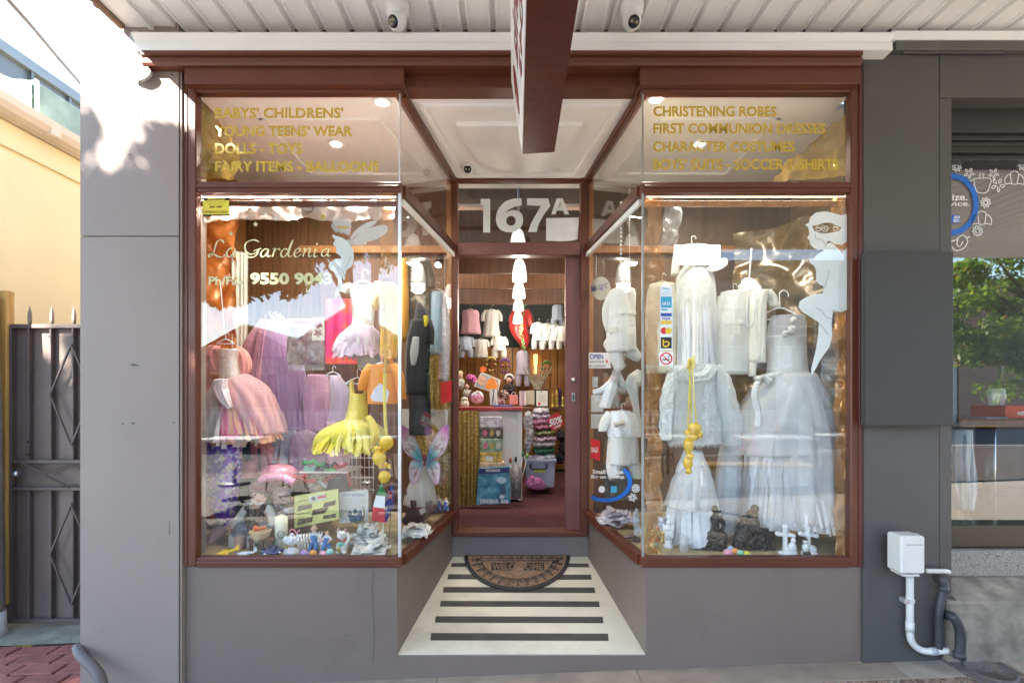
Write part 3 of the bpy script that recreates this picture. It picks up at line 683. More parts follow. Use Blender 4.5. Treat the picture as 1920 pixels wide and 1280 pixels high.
# cafe window stickers
gm_ = fr(YG-.003); BLU = mat('blue_vinyl', (.01, .14, .55), .4); WVY = mat('white_print', (.8, .8, .8), .5, bump=None)
poly('ring_sticker', ell(1784, 383, 51.5, 58, 48), gm_, BLU, CF, holes=[ell(1784, 383, 41, 48, 48)])
text('lettering', 'Small in size.', (1700, 363, 1814, 376), gm_, WVY, CF, bold=.02); text('lettering', 'Big on service.', (1690, 377, 1819, 389.5), gm_, WVY, CF, bold=.02)
poly('card_logo', [(1770, 403.5), (1800, 403.5), (1800, 417.5), (1770, 417.5)], gm_, BLU, CF)
text('lettering', 'AM', (1788, 404.5, 1799.5, 410), fr(YG-.0035), WVY, CF, bold=.04); text('lettering', 'EX', (1788, 411, 1799.5, 416.5), fr(YG-.0035), WVY, CF, bold=.04)
def flower(cx, cy, r, n, L):
    for k in range(n):
        a = 2*pi*k/n+.2; c, s = cos(a), sin(a)
        L.append([(cx+c*r*.25, cy+s*r*.25), (cx+c*r*.65-s*r*.2, cy+s*r*.65+c*r*.2), (cx+c*r, cy+s*r), (cx+c*r*.65+s*r*.2, cy+s*r*.65-c*r*.2), (cx+c*r*.25, cy+s*r*.25)])
L = []
flower(1794, 313, 9, 8, L); flower(1817, 325, 10, 5, L); flower(1863, 326, 10, 5, L); flower(1871, 347, 13, 5, L); flower(1848, 380, 10, 8, L); flower(1917, 312, 8, 6, L); flower(1833, 433, 10, 9, L)
L += [[(1826, 335), (1857, 335), (1855, 350), (1849, 361), (1834, 361), (1828, 350), (1826, 335)], [(1826, 338), (1820, 339), (1820, 346), (1828, 348)], [(1838, 332), (1836, 329), (1839, 327), (1837, 324)], [(1844, 332), (1842, 329), (1845, 327), (1843, 324)]]
for cx, cy in ((1902, 336), (1841, 411)):
    L += [[(cx-17, cy+10), (cx-18, cy), (cx-12, cy-8), (cx-8, cy-9), (cx-6, cy-13), (cx, cy-15), (cx+6, cy-13), (cx+8, cy-9), (cx+13, cy-7), (cx+18, cy), (cx+17, cy+10), (cx+10, cy+8), (cx, cy+10), (cx-10, cy+8), (cx-17, cy+10)], [(cx-8, cy-9), (cx-5, cy+9)], [(cx+8, cy-9), (cx+5, cy+9)]]
L += [[(1784, 452), (1792, 450), (1797, 445), (1806, 441), (1812, 447), (1814, 455), (1806, 466), (1792, 470), (1785, 462)], [(1812, 447), (1818, 443)], [(1797, 445), (1794, 458), (1800, 462), (1806, 452)]]
strokes('line_art_sticker', L, 1.6, gm_, WVY, CF, sm=3)
# meter box and conduits
mb = thing('meter_box', 'weathered white plastic junction box mounted on the charcoal pier', 'electrical box', at(1710, 1078, 2.5))
bk = pbox('back_plate', 1683, 1001, 1730, 1078, 2.54, 2.578, PVC, mb, .012)
pbox('cover', 1690, 1005, 1735.5, 1076, 2.44, 2.539, PVC, mb, .008)
pbox('label_recess', 1698, 1020, 1730, 1022, 2.438, 2.4415, mat('grey_line', (.4, .4, .38), .6), mb, 0)
for y in (1012, 1022, 1050, 1058): pbox('hinge', 1682, y, 1686.5, y+6, 2.52, 2.545, PVC, mb, .001)
pbox('bottom_lip', 1694, 1076.5, 1725, 1081, 2.46, 2.55, PVC, mb, .003)
cd = thing('conduit', 'white plastic conduit running down from the meter box and bending along the footpath', 'pipe', at(1706, 1200, 2.55))
P = smooth_pts([at(1706, 1081, 2.55), at(1706, 1110, 2.55), at(1706, 1150, 2.55), at(1706, 1185, 2.55), at(1710, 1203, 2.55), at(1722, 1215, 2.55), at(1740, 1220, 2.54), at(1778, 1219, 2.53)], 6)
tube('pipe', P, .0165, PVC, cd, 14)
tube('coupling', [at(1706, 1165, 2.55), at(1706, 1183, 2.55)], .0195, PVC, cd, 14)
tube('coupling', [at(1744, 1220, 2.54), at(1756, 1220, 2.537)], .0195, mat('grey_pvc', (.4, .41, .42), .5), cd, 14)
pbox('clip', 1697, 1123, 1717, 1132, 2.535, 2.577, ALU, cd, .003)
c2 = tag(tube('branch_conduit', smooth_pts([at(1736, 1070, 2.545), at(1755, 1070, 2.545), at(1776, 1070.5, 2.545), at(1778, 1073, 2.575)], 4), .0115, PVC, None, 12), 'short white conduit stub leaving the right side of the meter box', 'pipe')
BPIPE = mat('black_painted_pipe', (.045, .045, .05), .5, nz=(8, .3), bump=(60, .3))
p1 = thing('drain_pipe', 'charcoal painted drain pipe bending out of the pier beneath the white conduit stub', 'pipe', at(1765, 1225, 2.52))
tube('pipe', smooth_pts([at(1757, 1083, 2.575), at(1766, 1086, 2.545), at(1770, 1098, 2.54), at(1765, 1120, 2.54), at(1761, 1145, 2.54), at(1760, 1180, 2.54), at(1760, 1228, 2.54)], 6), .019, BPIPE, p1, 14)
tube('coupling', [at(1770, 1097, 2.54), at(1768, 1108, 2.54)], .024, BPIPE, p1, 14)
p2 = thing('drain_elbow', 'thick charcoal drain elbow at the corner of the concrete block', 'pipe', at(1795, 1230, 2.5))
tube('pipe', smooth_pts([at(1774, 1152, 2.56), at(1786, 1155, 2.50), at(1797, 1172, 2.49), at(1801, 1195, 2.49), at(1799, 1228, 2.49)], 6), .022, BPIPE, p2, 16)
tube('collar', [at(1799, 1222, 2.49), at(1799, 1233, 2.49)], .027, BPIPE, p2, 16)
tag(tube('corner_pipe', smooth_pts([at(146, 1212, 2.58), at(150, 1225, 2.54), at(160, 1236, 2.52), at(176, 1252, 2.5), at(188, 1270, 2.48), at(192, 1295, 2.47)], 6), .025, mat('taupe_pipe', (.13, .105, .095), .6, dirt=.3), None, 14), 'taupe painted drain pipe curling round the foot of the left pier', 'pipe')
# ================================================================== ALLEY: GATE, POSTS, HOUSE
YGt = 3.4
gate = thing('metal_gate', 'taupe sheet metal side gate with spiked top and diamond bars', 'gate', at(80, 1165, YGt))
xg0, xg1 = at(16, 0, YGt).x, xL+.0
zg = lambda y: CZ-(y-VY)*YGt/F
box('sheet', xg0+.01, xg1, YGt+.02, YGt+.026, zg(1160), zg(612), GATE, gate, 0)
def bar(x0, x1, ya, yb, z0, z1, n='bar'): return box(n, x0, x1, ya, yb, z0, z1, GATEB, gate, .003)
for y0, y1 in ((608, 616), (861, 868), (912, 918.5), (1158, 1166)): bar(xg0, xg1, YGt-.02, YGt+.018, zg(y1), zg(y0), 'rail')
bar(xg0-.0, xg0+.035, YGt-.022, YGt+.019, zg(1165.5), zg(608.5), 'stile')
sp = 41.5*YGt/F; xb = [at(56+41.5*k, 0, YGt).x for k in range(6) if at(56+41.5*k, 0, YGt).x < xg1-.03]
for x in xb:
    bar(x-.007, x+.007, YGt-.014, YGt+.018, zg(861), zg(616)); bar(x-.007, x+.007, YGt-.014, YGt+.018, zg(1158), zg(918.5))
for x in [xg0+.01]+xb:
    bm = bmesh.new(); lathe_bm(bm, [(.009, zg(608)), (.012, zg(600)), (.012, zg(590)), (.006, zg(580)), (.0005, zg(573))], x, YGt, 8); finish('spike', bm, RUSTY, gate, True)
for x in xb[::1]:
    for y in (630, 705, 790, 940, 1030, 1110): bar(x-.013, x+.002, YGt-.018, YGt-.012, zg(y+2), zg(y), 'clip')
def db(xa, ya, xb_, yb_, nm='diamond_bar'):
    bm = bmesh.new(); p, q = Vector((xa, YGt-.022, zg(ya))), Vector((xb_, YGt-.022, zg(yb_))); tube_bm(bm, [p, q], .0075, 4); finish(nm, bm, GATEB, gate)
for (cx, ty, by) in ((xb[2], 646, 834), (xb[2], 944, 1130)):
    hw = xb[2]-xb[1]; my = (ty+by)/2
    for sx in (-1, 1): db(cx, ty, cx+sx*hw*.95, my); db(cx+sx*hw*.95, my, cx, by)
for k in range(2):
    xa = at(48, 0, YGt).x+k*2.15*sp; db(xa, 868, xa+2.1*sp, 911); db(xa+sp*1.0, 886, xa+2.1*sp, 868)
tube('lock', [at(30, 888, YGt+.02), at(30, 888, YGt-.05)], .018, ALU, gate, 16); tube('lock_face', [at(30, 888, YGt-.05), at(30, 888, YGt-.054)], .014, CHROME, gate, 16)
tube('pull_handle', smooth_pts([at(56, 827, YGt-.012), at(49, 828, YGt-.04), at(48, 835, YGt-.045), at(48, 845, YGt-.045), at(49, 851, YGt-.04), at(56, 852, YGt-.012)], 3), .005, GATEB, gate)
gp = tag(box('gate_post', at(0, 0, 3.36).x-.03, at(12, 0, 3.36).x, 3.36, 3.42, zg(1130), zg(546), TIMBY, None, .006), 'weathered yellow timber post at the hinge side of the side gate', 'post')
dp = thing('downpipe', 'wide grey downpipe with white splayed foot left of the gate post', 'pipe', at(-5, 1190, 3.25))
tube('pipe', [at(-40, 545, 3.25), at(-30, 800, 3.25), at(-24, 1160, 3.25)], .085, mat('grey_pipe_paint', (.33, .32, .30), .6, dirt=.3), dp, 24)
lathe('foot', [(.088, .16), (.092, .05), (.10, 0)], at(-24, 1195, 3.25), PVC, dp, 24)
tube('cap', [at(-18, 846, 3.16), at(-18, 850, 3.16)], .02, PVC, dp, 12)
# yellow house flank
house = thing('yellow_house', 'cream rendered house flank with beige gutter beyond the side gate', 'house', (-3.8, 6, 0))
XH = -3.55
box('wall', XH-.2, XH, 3.0, 12, -.4, 3.36, YWALL, house, 0)
box('fascia', XH, XH+.02, 3.0, 6.6, 3.16, 3.335, YWALL, house, .002)
box('eaves_board', XH-.02, XH+.05, 3.0, 12, 3.34, 3.36, CREAM, house, .003)
bm = bmesh.new(); prof = [(0, .11), (.012, .115), (.012, .10), (.10, .10), (.118, .118), (.13, .112), (.125, .06), (.10, .02), (.06, 0), (0, 0)]
for ya, yb, s in ((3.0, 12, 1),):
    A = [bm.verts.new((XH+.05+x-.03, ya, 3.345+z)) for x, z in prof]; B = [bm.verts.new((XH+.05+x-.03, yb, 3.345+z)) for x, z in prof]; k = len(prof)
    for i in range(k): bm.faces.new((A[i], A[(i+1) % k], B[(i+1) % k], B[i]))
    bm.faces.new(A); bm.faces.new(B[::-1])
finish('gutter', bm, CREAM, house)
box('gutter_joint', XH+.018, XH+.155, 3.72, 3.80, 3.342, 3.452, CREAM, house, .01)
GRN = mat('pale_green_flashing', (.31, .42, .33), .8, nz=(5, .25), dirt=.4, bump=(30, .3))
box('green_parapet', XH-.35, XH-.05, 3.80, 12, 3.36, 3.80, GRN, house, .004)
box('parapet_edge', XH-.048, XH-.03, 3.79, 3.815, 3.44, 3.80, WHITE, house, .002)
sheet('torn_flashing', [Vector((XH-.42, 3.70, 3.85)), Vector((XH-.06, 3.78, 3.78)), Vector((XH-.03, 3.74, 3.48)), Vector((XH-.40, 3.60, 3.48))], 10, 8, GRN, house, .05, 5, 3)
rb = thing('clad_extension', 'dark blue grey standing seam metal upper storey behind the green parapet', 'building', (-5.1, 7, 3))
DB = mat('blue_grey_metal', (.10, .11, .125), .6, metal=0, nz=(2, .06), bump=None)
XM = -4.75
box('cladding', XM-.4, XM, 3.8, 13, 3.2, 4.62, DB, rb, 0)
box('ridge_cap', XM-.42, XM+.05, 3.75, 13, 4.60, 4.70, mat('blue_grey_cap', (.15, .165, .185), .6), rb, .004)
for k in range(18): box('standing_seam', XM, XM+.035, 4.1+k*.42, 4.13+k*.42, 3.2, 4.60, DB, rb, .002)
cb = tag(tube('overhead_cable', [at(-30, -56, 3.0), at(15, 0, 3.0), at(60, 50, 3.3), at(110, 110, 3.8), at(150, 156, 4.2), at(170, 180, 4.5)], .011, mat('cable_sheath', (.30, .25, .20), .7)), 'thick tan overhead cable crossing the sky above the alley', 'cable')

# chips and hairline marks on the left pier
CHIP = mat('paint_chip', (.10, .085, .08), .8)
for (x, y, r) in ((252, 684, 4), (258, 685, 2.2), (249, 793, 3), (230, 794, 1.6), (326, 792, 2.2), (245, 222, 2), (225, 222, 1.2), (242, 290, 1.8), (322, 140, 2), (300, 1010, 1.4), (560, 1120, 1.3), (650, 1190, 1.8), (1350, 1135, 1.4), (1500, 1200, 1.7)):
    rr = random.Random(x); poly('paint_chip', [(x+r*(rr.uniform(.5, 1.3))*cos(2*pi*k/9)*1.6, y+r*rr.uniform(.3, .9)*sin(2*pi*k/9)) for k in range(9)], fr(2.5685 if x < 340 else 2.5985), CHIP, shop)
strokes('hairline_crack', [[(260, 150), (261, 180), (259, 225)], [(170, 130), (178, 110), (190, 103)], [(318, 975), (317, 990), (318, 1003)], [(700, 1070), (698, 1120), (702, 1180), (699, 1240)]], 1.0, lambda x, y: at(x, y, 2.5685 if x < 340 else 2.5985), CHIP, shop, sm=3)
# ================================================================== TREES AND STREET BEHIND THE CAMERA (seen in the glass)
def leaf_mat():
    m = bpy.data.materials.new('leaf'); m.use_nodes = True; n, l = nt(m); b = n['Principled BSDF']; o = n['Material Output']; tc = n.new('ShaderNodeTexCoord')
    t = n.new('ShaderNodeTexVoronoi'); t.inputs['Scale'].default_value = 12; l.new(tc.outputs['Object'], t.inputs[0]); s = n.new('ShaderNodeSeparateColor'); l.new(t.outputs['Color'], s.inputs[0])
    cr = n.new('ShaderNodeValToRGB'); e = cr.color_ramp.elements; e[0].color = (.07, .12, .025, 1); e[1].color = (.20, .24, .04, 1); x = e.new(.93); x.color = (.18, .22, .04, 1); x = e.new(.97); x.color = (.30, .10, .03, 1)
    l.new(s.outputs[0], cr.inputs[0]); l.new(cr.outputs[0], b.inputs['Base Color']); b.inputs['Roughness'].default_value = .45
    tr = n.new('ShaderNodeBsdfTranslucent'); mx = n.new('ShaderNodeMixShader'); mx.inputs[0].default_value = .4; g = n.new('ShaderNodeMix'); g.data_type = 'RGBA'; g.blend_type = 'MULTIPLY'; g.inputs[0].default_value = 1; g.inputs[7].default_value = (2.2, 2.6, 1.2, 1); l.new(cr.outputs[0], g.inputs[6]); l.new(g.outputs[2], tr.inputs[0])
    l.new(b.outputs[0], mx.inputs[1]); l.new(tr.outputs[0], mx.inputs[2]); l.new(mx.outputs[0], o.inputs[0]); return m
LEAF = leaf_mat()
BARK = mat('bark', (.13, .09, .06), .9, nz=(9, .4), bump=(25, .8))
def tree(name, label, bx, by, cz, rad, seed, n, lean=(0, 0), gaps=.35, ls=.075, ncl=150, extra=()):
    rnd = random.Random(seed); t = thing(name, label, 'tree', (bx, by, gz(bx)), 'street trees')
    bm = bmesh.new(); top = Vector((bx+lean[0], by+lean[1], cz)); root = Vector((bx, by, gz(bx)-.05))
    tube_bm(bm, smooth_pts([root, root.lerp(top, .35)+Vector((.08, .05, 0)), root.lerp(top, .7), top], 4), .13, 10, .06)
    tips = []
    for k in range(9):
        a = rnd.uniform(0, 6.28); e = rnd.uniform(-.3, .9); s = root.lerp(top, rnd.uniform(.5, .95))
        d = Vector((cos(a)*rad[0], sin(a)*rad[1], e*rad[2]))*rnd.uniform(.55, .85); p = top+d
        tube_bm(bm, smooth_pts([s, s.lerp(p, .5)+Vector((0, 0, .1)), p], 3), .05, 6, .012); tips.append(p)
    finish('trunk', bm, BARK, t, True)
    V = []; Fc = []
    cl = []
    while len(cl) < ncl:
        p = Vector([rnd.uniform(-1, 1) for _ in range(3)])
        if p.length > 1 or p.length < .2: continue
        if noise.noise(p*2.1+Vector((seed, 0, 0))) < -gaps*.5: continue
        cl.append((top+Vector((p.x*rad[0], p.y*rad[1], p.z*rad[2])), rnd.uniform(.22, .42)))
    cl += extra
    for i in range(n):
        c, r = cl[i % len(cl)]; d = Vector([rnd.gauss(0, 1) for _ in range(3)]).normalized()*r*rnd.uniform(.3, 1); d.z *= .7
        p = c+d; u = Vector([rnd.uniform(-1, 1) for _ in range(3)]).normalized(); v = u.cross(Vector((rnd.uniform(-1, 1), rnd.uniform(-1, 1), 1))).normalized()
        a, b = u*ls*rnd.uniform(.7, 1.2), v*ls*.42; k = len(V)
        V += [p-a, p+b, p+a, p-b]; Fc.append((k, k+1, k+2, k+3))
    me = bpy.data.meshes.new('crown'); me.from_pydata(V, [], Fc); link('crown', me, LEAF, t)
tree('street_tree', 'dense leafy street tree on the kerb to the left whose shadow dapples the pier', -6.35, -4.0, 5.15, (3.8, 2.8, 2.05), 5, 66000, (.1, 0), 4, .11, 380, [(Vector((-1.45+k*.22-q*.8, 2.6-q, .32-.05*k+q*.8)), .42) for k in range(6) for q in (5.2, 6.4, 7.2)])  # last list: leaf clusters added on the sun's path to shade the plinth
tree('street_tree', 'bushy sunlit street tree mirrored in the cafe window', 10.5, -4.2, 3.1, (2.4, 1.6, 1.8), 11, 24000, ncl=220)
tree('street_tree', 'low spreading street tree shading the middle of the kerb', -3.0, -5.0, 5.0, (2.0, 1.5, 1.0), 23, 9000, (-.5, 0))
# buildings opposite
def oppo(name, label, x0, x1, h, col, roof, rcol, wins, y=-16.2, gable=True):
    t = thing(name, label, 'building', ((x0+x1)/2, y, 0), 'buildings across the road')
    wm = mat(name+'_wall_%d' % int(x0*10), col, .8, nz=(1.5, .1), dirt=.2)
    box('wall', x0, x1, y-6, y, -.3, h, wm, t, 0)
    rm = mat(name+'_roof_%d' % int(x0*10), rcol, .8, nz=(5, .2), bump=(30, .4))
    if gable:
        bm = bmesh.new(); xm = (x0+x1)/2; pts = [(x0-.25, h), (xm, h+roof), (x1+.25, h), (x1+.25, h-.12), (x0-.25, h-.12)]
        A = [bm.verts.new((a, y+.3, b)) for a, b in pts]; B = [bm.verts.new((a, y-6.2, b)) for a, b in pts]
        bm.faces.new(A); bm.faces.new(B[::-1])
        for i in range(5): bm.faces.new((A[i], A[(i+1) % 5], B[(i+1) % 5], B[i]))
        finish('roof', bm, rm, t)
    else: box('parapet', x0-.05, x1+.05, y-.3, y+.08, h+.0015, h+roof, rm, t, .01)
    wf = mat('sash_white', (.7, .7, .68), .5); wg = mat('dark_window', (.03, .035, .04), .08)
    for (wx, wz, ww, wh) in wins:
        f = box('window', wx-.06, wx+ww+.06, y, y+.05, wz-.06, wz+wh+.06, wf, t, .005)
        box('glass', wx, wx+ww, y+.05, y+.06, wz, wz+wh, wg, f, 0); box('glazing_bar', wx+ww/2-.02, wx+ww/2+.02, y+.06, y+.08, wz, wz+wh, wf, f, 0)
        box('glazing_bar', wx, wx+ww, y+.061, y+.079, wz+wh*.5-.02, wz+wh*.5+.02, wf, f, 0)
    return t
oppo('cottage', 'low brown roofed cottage opposite the left window', -13.4, -9.2, 3.2, (.42, .36, .32), 1.3, (.16, .09, .07), [(-12.8, 1, 1, 1.4), (-11, 1, 1, 1.4)])
oppo('cottage', 'gabled cottage with white sash windows opposite the left window', -9.1, -5.0, 3.7, (.40, .33, .32), 1.5, (.15, .08, .06), [(-8.5, .8, 1.1, 1.8), (-6.6, .8, 1.1, 1.8)])
oppo('terrace_house', 'rendered terrace house opposite the doorway', -4.9, .4, 4.2, (.5, .46, .40), .7, (.3, .26, .22), [(-4.3, .9, 1.1, 1.9), (-2.4, .9, 1.1, 1.9), (-.8, .9, .9, 1.9)], gable=False)
oppo('brick_shop', 'two storey red brick shop opposite the right window', .5, 7.5, 7.2, (.24, .10, .07), .6, (.3, .25, .2), [(1.4, 4.6, 1.2, 1.5), (3.5, 4.6, 1.2, 1.5), (5.6, 4.6, 1.2, 1.5), (1.2, .9, 2.4, 1.8), (4.4, .9, 2.4, 1.8)], gable=False)
oppo('white_house', 'white two storey house with blue framed windows opposite the cafe', 7.6, 19, 6.4, (.36, .36, .34), .8, (.2, .2, .22), [(8.6, 3.6, 1.2, 1.6), (11, 3.6, 1.6, 1.6), (14, 3.6, 1.6, 1.6), (9, .9, 2, 1.7), (13, .9, 2, 1.7)], gable=False)
oppo('garage', 'pale single storey garage at the far left across the road', -24, -13.6, 3.6, (.5, .48, .44), .4, (.4, .38, .35), [(-20, 1, 2, 1.5)], gable=False)
oppo('warehouse', 'long brown brick warehouse far right across the road', 19.1, 60, 6.0, (.22, .12, .08), .5, (.2, .18, .16), [(21+4*k, 2.5, 2, 2) for k in range(9)], gable=False)
oppo('warehouse', 'long grey shed far left across the road', -70, -24.2, 4.2, (.30, .29, .27), .4, (.2, .18, .16), [(-60+6*k, 1.5, 2, 1.5) for k in range(5)], gable=False)
fw = thing('front_fence', 'low white fence along the far footpath seen mirrored in both windows', 'fence', (-3, -13.2, 0))
for z in (.28, .78): box('rail', -16, 9, -13.22, -13.18, z, z+.07, WHITE, fw, 0)
fence_me = None
for k in range(125):
    x = -16+k*.2
    if fence_me is None: o = box('picket', -.045, .045, -13.18, -13.155, .1, .95, WHITE, fw, 0); fence_me = o.data; o.location = (x, 0, 0)
    else: o = link('picket', fence_me, None, fw); o.location = (x, 0, 0)
# cafe tables and chairs on the kerb side
TT = mat('white_table_top', (.78, .77, .74), .35); MBK = mat('dark_metal', (.04, .04, .045), .4); MPK = mat('faded_red_metal', (.45, .12, .10), .45)
def table(x, y, w, d, label):
    t = thing('cafe_table', label, 'table', (x, y, gz(x)), 'outdoor cafe tables'); z = .026
    box('table_top', x-w/2, x+w/2, y-d/2, y+d/2, z+.72, z+.75, TT, t, .006)
    tube('pedestal', [(x, y, z+.02), (x, y, z+.72)], .03, MBK, t, 12); lathe('foot', [(.24, 0), (.24, .015), (.04, .03)], Vector((x, y, z)), MBK, t, 20)
def chair(x, y, a, m, label):
    z = gz(x)+.016; t = thing('cafe_chair', label, 'chair', (x, y, z), 'outdoor cafe chairs'); M = Matrix.Translation((x, y, z)) @ Matrix.Rotation(a, 4, 'Z')
    P = lambda u, v, h: M @ Vector((u, v, h))
    bm = bmesh.new(); add_box(bm, -.2, .2, -.2, .2, .44, .465, .005, M); finish('seat', bm, m, t)
    for sx, sy in ((-1, -1), (1, -1), (-1, 1), (1, 1)): tube('leg', [P(sx*.19, sy*.19, .44), P(sx*.22, sy*.22, 0)], .012, m, t, 6)
    tube('back_frame', smooth_pts([P(-.19, .19, .45), P(-.2, .24, .84), P(0, .26, .88), P(.2, .24, .84), P(.19, .19, .45)], 4), .012, m, t, 6)
    for h in (.6, .7, .8): tube('back_slat', [P(-.195, .21+.05*(h-.45)/.4, h), P(.195, .21+.05*(h-.45)/.4, h)], .009, m, t, 6)
table(-4.5, -2.9, .9, .7, 'long white topped cafe table by the kerb mirrored in the left window'); table(-2.3, -3.1, .7, .7, 'square white cafe table right of the long one on the kerb')
table(2.6, -3.4, .9, .7, 'white cafe table mirrored behind the yellow balloons'); table(4.3, -3.2, 1.1, .7, 'wide white cafe table mirrored in the big white dress'); table(5.8, -3.6, .8, .7, 'white cafe table nearest the cafe end of the kerb')
for i, (x, y, a, m, l) in enumerate(((-3.9, -3.4, .2, MBK, 'dark metal chair behind the long table'), (-2.4, -3.7, 0, MBK, 'dark metal chair behind the square table'), (2.2, -2.7, 3.0, MBK, 'dark metal chair mirrored low in the right window'), (3.1, -4.0, .1, MPK, 'faded red chair behind the balloon table'), (3.7, -2.6, 2.7, MPK, 'faded red chair turned toward the shop'), (4.9, -2.6, 3.4, MBK, 'dark metal chair at the wide table'), (4.4, -3.9, 0, MPK, 'faded red chair behind the wide table'))): chair(x, y, a, m, l)
bn = thing('kerb_bench', 'low cream planter bench on the kerb mirrored in the right window', 'bench', (3.2, -2.0, 0)); box('bench_top', 2.6, 4.2, -2.3, -1.9, .42, .47, TIMBY, bn, .005); box('bench_side', 2.65, 4.15, -2.25, -1.95, .12, .42, WHITE, bn, .005)
# awning posts
for x in (-1.7, 2.2): tag(tube('awning_post', [(x, -.92, gz(x)), (x, -.92, SZ)], .045, WHITE, None, 14), {-1.7: 'white round awning post nearest the left end of the awning', 2.2: 'white round awning post in front of the right window', 6.4: 'white round awning post by the cafe'}[x], 'post', 'awning posts')
# ================================================================== SHOP INTERIOR (parts of the building)
WALLI = mat('shop_inner_wall', (.30, .27, .22), .7); DGRN = mat('dark_green_wall', (.03, .036, .033), .7)
YB = 6.9
box('interior_side_wall', -2.07, -1.97, 3.925, YB, .3, 3.3, WALLI, shop, 0); box('interior_side_wall', 2.02, 2.12, 3.925, YB, .3, 3.3, WALLI, shop, 0)
box('interior_back_wall', -2.07, 2.12, YB, YB+.1, .3, 3.3, DGRN, shop, 0)
box('interior_ceiling', -2.07, 2.12, 3.87, YB, 3.2, 3.26, mat('inner_ceiling', (.14, .11, .09), .7), shop, 0)
CARP = ramp_mat('burgundy_carpet', [(0, (.055, .012, .016)), (.5, (.09, .022, .026)), (1, (.14, .05, .045))], 60, .95, tex='NOISE', bump=.8, detail=5)
box('carpet', -2.07, 2.12, 3.801, YB, .40, CZ-(1000-VY)*3.75/F-.003, CARP, shop, 0)
CFL = .428
# stepped timber pelmets
for k, (a, b, Y) in enumerate(((484, 512, 4.6), (512, 541, 5.2), (541, 570, 5.8))): pbox('timber_pelmet', 560 if k else 700, a-(90 if k == 0 else 20), 1330, b, Y, Y+.03, mat('dark_pelmet_timber', (.10, .04, .016), .45, nz=(6, .35), bump=(30, .1), stretch=(9, 9, .5)), shop, .002)
AMB = ramp_mat('amber_panelling', [(0, (.16, .055, .012)), (.5, (.36, .15, .03)), (1, (.55, .27, .06))], 3, .4, tex='NOISE', bump=.2, stretch=(16, 16, .3), detail=3)
bw = (at(1130, 0, YB-.05).x-at(820, 0, YB-.05).x)/22
for k in range(22):
    x = at(820, 0, YB-.05).x+k*bw; box('wall_board', x+.003, x+bw-.003, YB-.03, YB-.002, .45, CZ-(652-VY)*YB/F, AMB, shop, .003)
# partition walls behind the displays
box('display_back_wall', XLI, -.47, 3.84, 3.87, SIL+.02, CEIL, WOODD, shop, 0)
box('display_back_wall', .55, XRI, 3.84, 3.87, SIL+.02, CEIL, mat('tan_panel', (.15, .095, .055), .5, nz=(3, .2), stretch=(9, 9, .5)), shop, 0)
box('display_side_wall', XLI, XLI+.02, 2.785, 3.84, SIL+.02, CEIL, mat('warm_side_board', (.40, .16, .05), .5, nz=(3, .2)), shop, 0)
box('display_side_wall', XRI-.01, XRI+.01, 2.74, 3.84, SIL+.02, CEIL, mat('tan_side_board', (.33, .22, .10), .5, nz=(3, .2)), shop, 0)
box('partition_wall', -2.07, -.49, 3.88, 3.92, .43, 3.2, WALLI, shop, 0); box('partition_wall', .56, 2.12, 3.88, 3.92, .43, 3.2, WALLI, shop, 0)
# inner window trims: white batten, timber strip
for n_, a_, b_, c_, d_ in (('L', 372, 360, 744, 372), ('R', 1208, 357, 1592, 371)):
    f = WL if n_ == 'L' else WR
    pbox('timber_strip', a_, 376, c_, 386, 2.68, 2.70, TIMB if n_ == 'R' else RED, f, .002)
a, b = LS; planbox('light_batten', a+Vector((-.02, .05)), b+Vector((-.02, -.06)), Z(372), Z(361), .015, .03, WHITE, WL)
a, b = RS; planbox('light_batten', a+Vector((.02, .05)), b+Vector((.02, -.06)), Z(372), Z(361), -.03, -.015, WHITE, WR)
bp = [pbox('shelf_beam', 560, 460, 846, 474, 3.80, 3.838, TIMB, WL, .003), pbox('shelf_beam', 1110, 460, 1400, 474, 3.80, 3.838, TIMB, WR, .003)]
# films and drapes inside the windows
COP = film_mat('copper_foil', (.62, .20, .045), 1, .28, 7, .7); GOLD = film_mat('gold_cellophane', (.55, .36, .08), .72, .12, 9, .9)
CLR = film_mat('clear_film', (.8, .8, .78), .30, .08, 7, 1.0); COPC = film_mat('amber_cellophane', (.60, .25, .05), .5, .12, 8, 1.0)
xl = xJ+.03
tag(sheet('foil_drape', [at(340, 372, 3.3), at(442, 372, 3.34), at(442, 1000, 3.34), at(340, 1000, 3.3)], 40, 80, COP, None, .045, 6, 1), 'crumpled copper foil drape lining the left side of the left window', 'foil drape')
tag(sheet('foil_garland', [at(376, 376, 2.71), at(740, 378, 2.71), at(738, 412, 2.71), at(376, 412, 2.71)], 90, 14, film_mat('silver_copper_foil', (.75, .55, .45), 1, .18, 14, 1), None, .03, 9, 4), 'crumpled silver and copper foil strip along the top of the left window', 'foil')
tag(sheet('gold_film', [at(376, 178, 2.66), at(452, 290, 2.8), at(440, 336, 2.7), at(376, 336, 2.66)], 26, 30, GOLD, None, .03, 7, 8), 'gold cellophane scrap in the top left corner of the left transom', 'cellophane')
tag(sheet('gold_film', [at(1520, 262, 2.9), at(1588, 215, 2.7), at(1590, 334, 2.66), at(1445, 334, 2.9)], 30, 26, GOLD, None, .03, 7, 9), 'gold cellophane piece in the right corner of the right transom', 'cellophane')
tag(sheet('gold_film', [at(1380, 440, 3.6), at(1560, 400, 3.1), at(1580, 760, 3.1), at(1380, 760, 3.6)], 44, 44, film_mat('dark_gold_cellophane', (.13, .08, .022), .95, .25, 6, .8), None, .06, 4, 2), 'large sheet of dark gold cellophane hung behind the white dresses', 'cellophane')
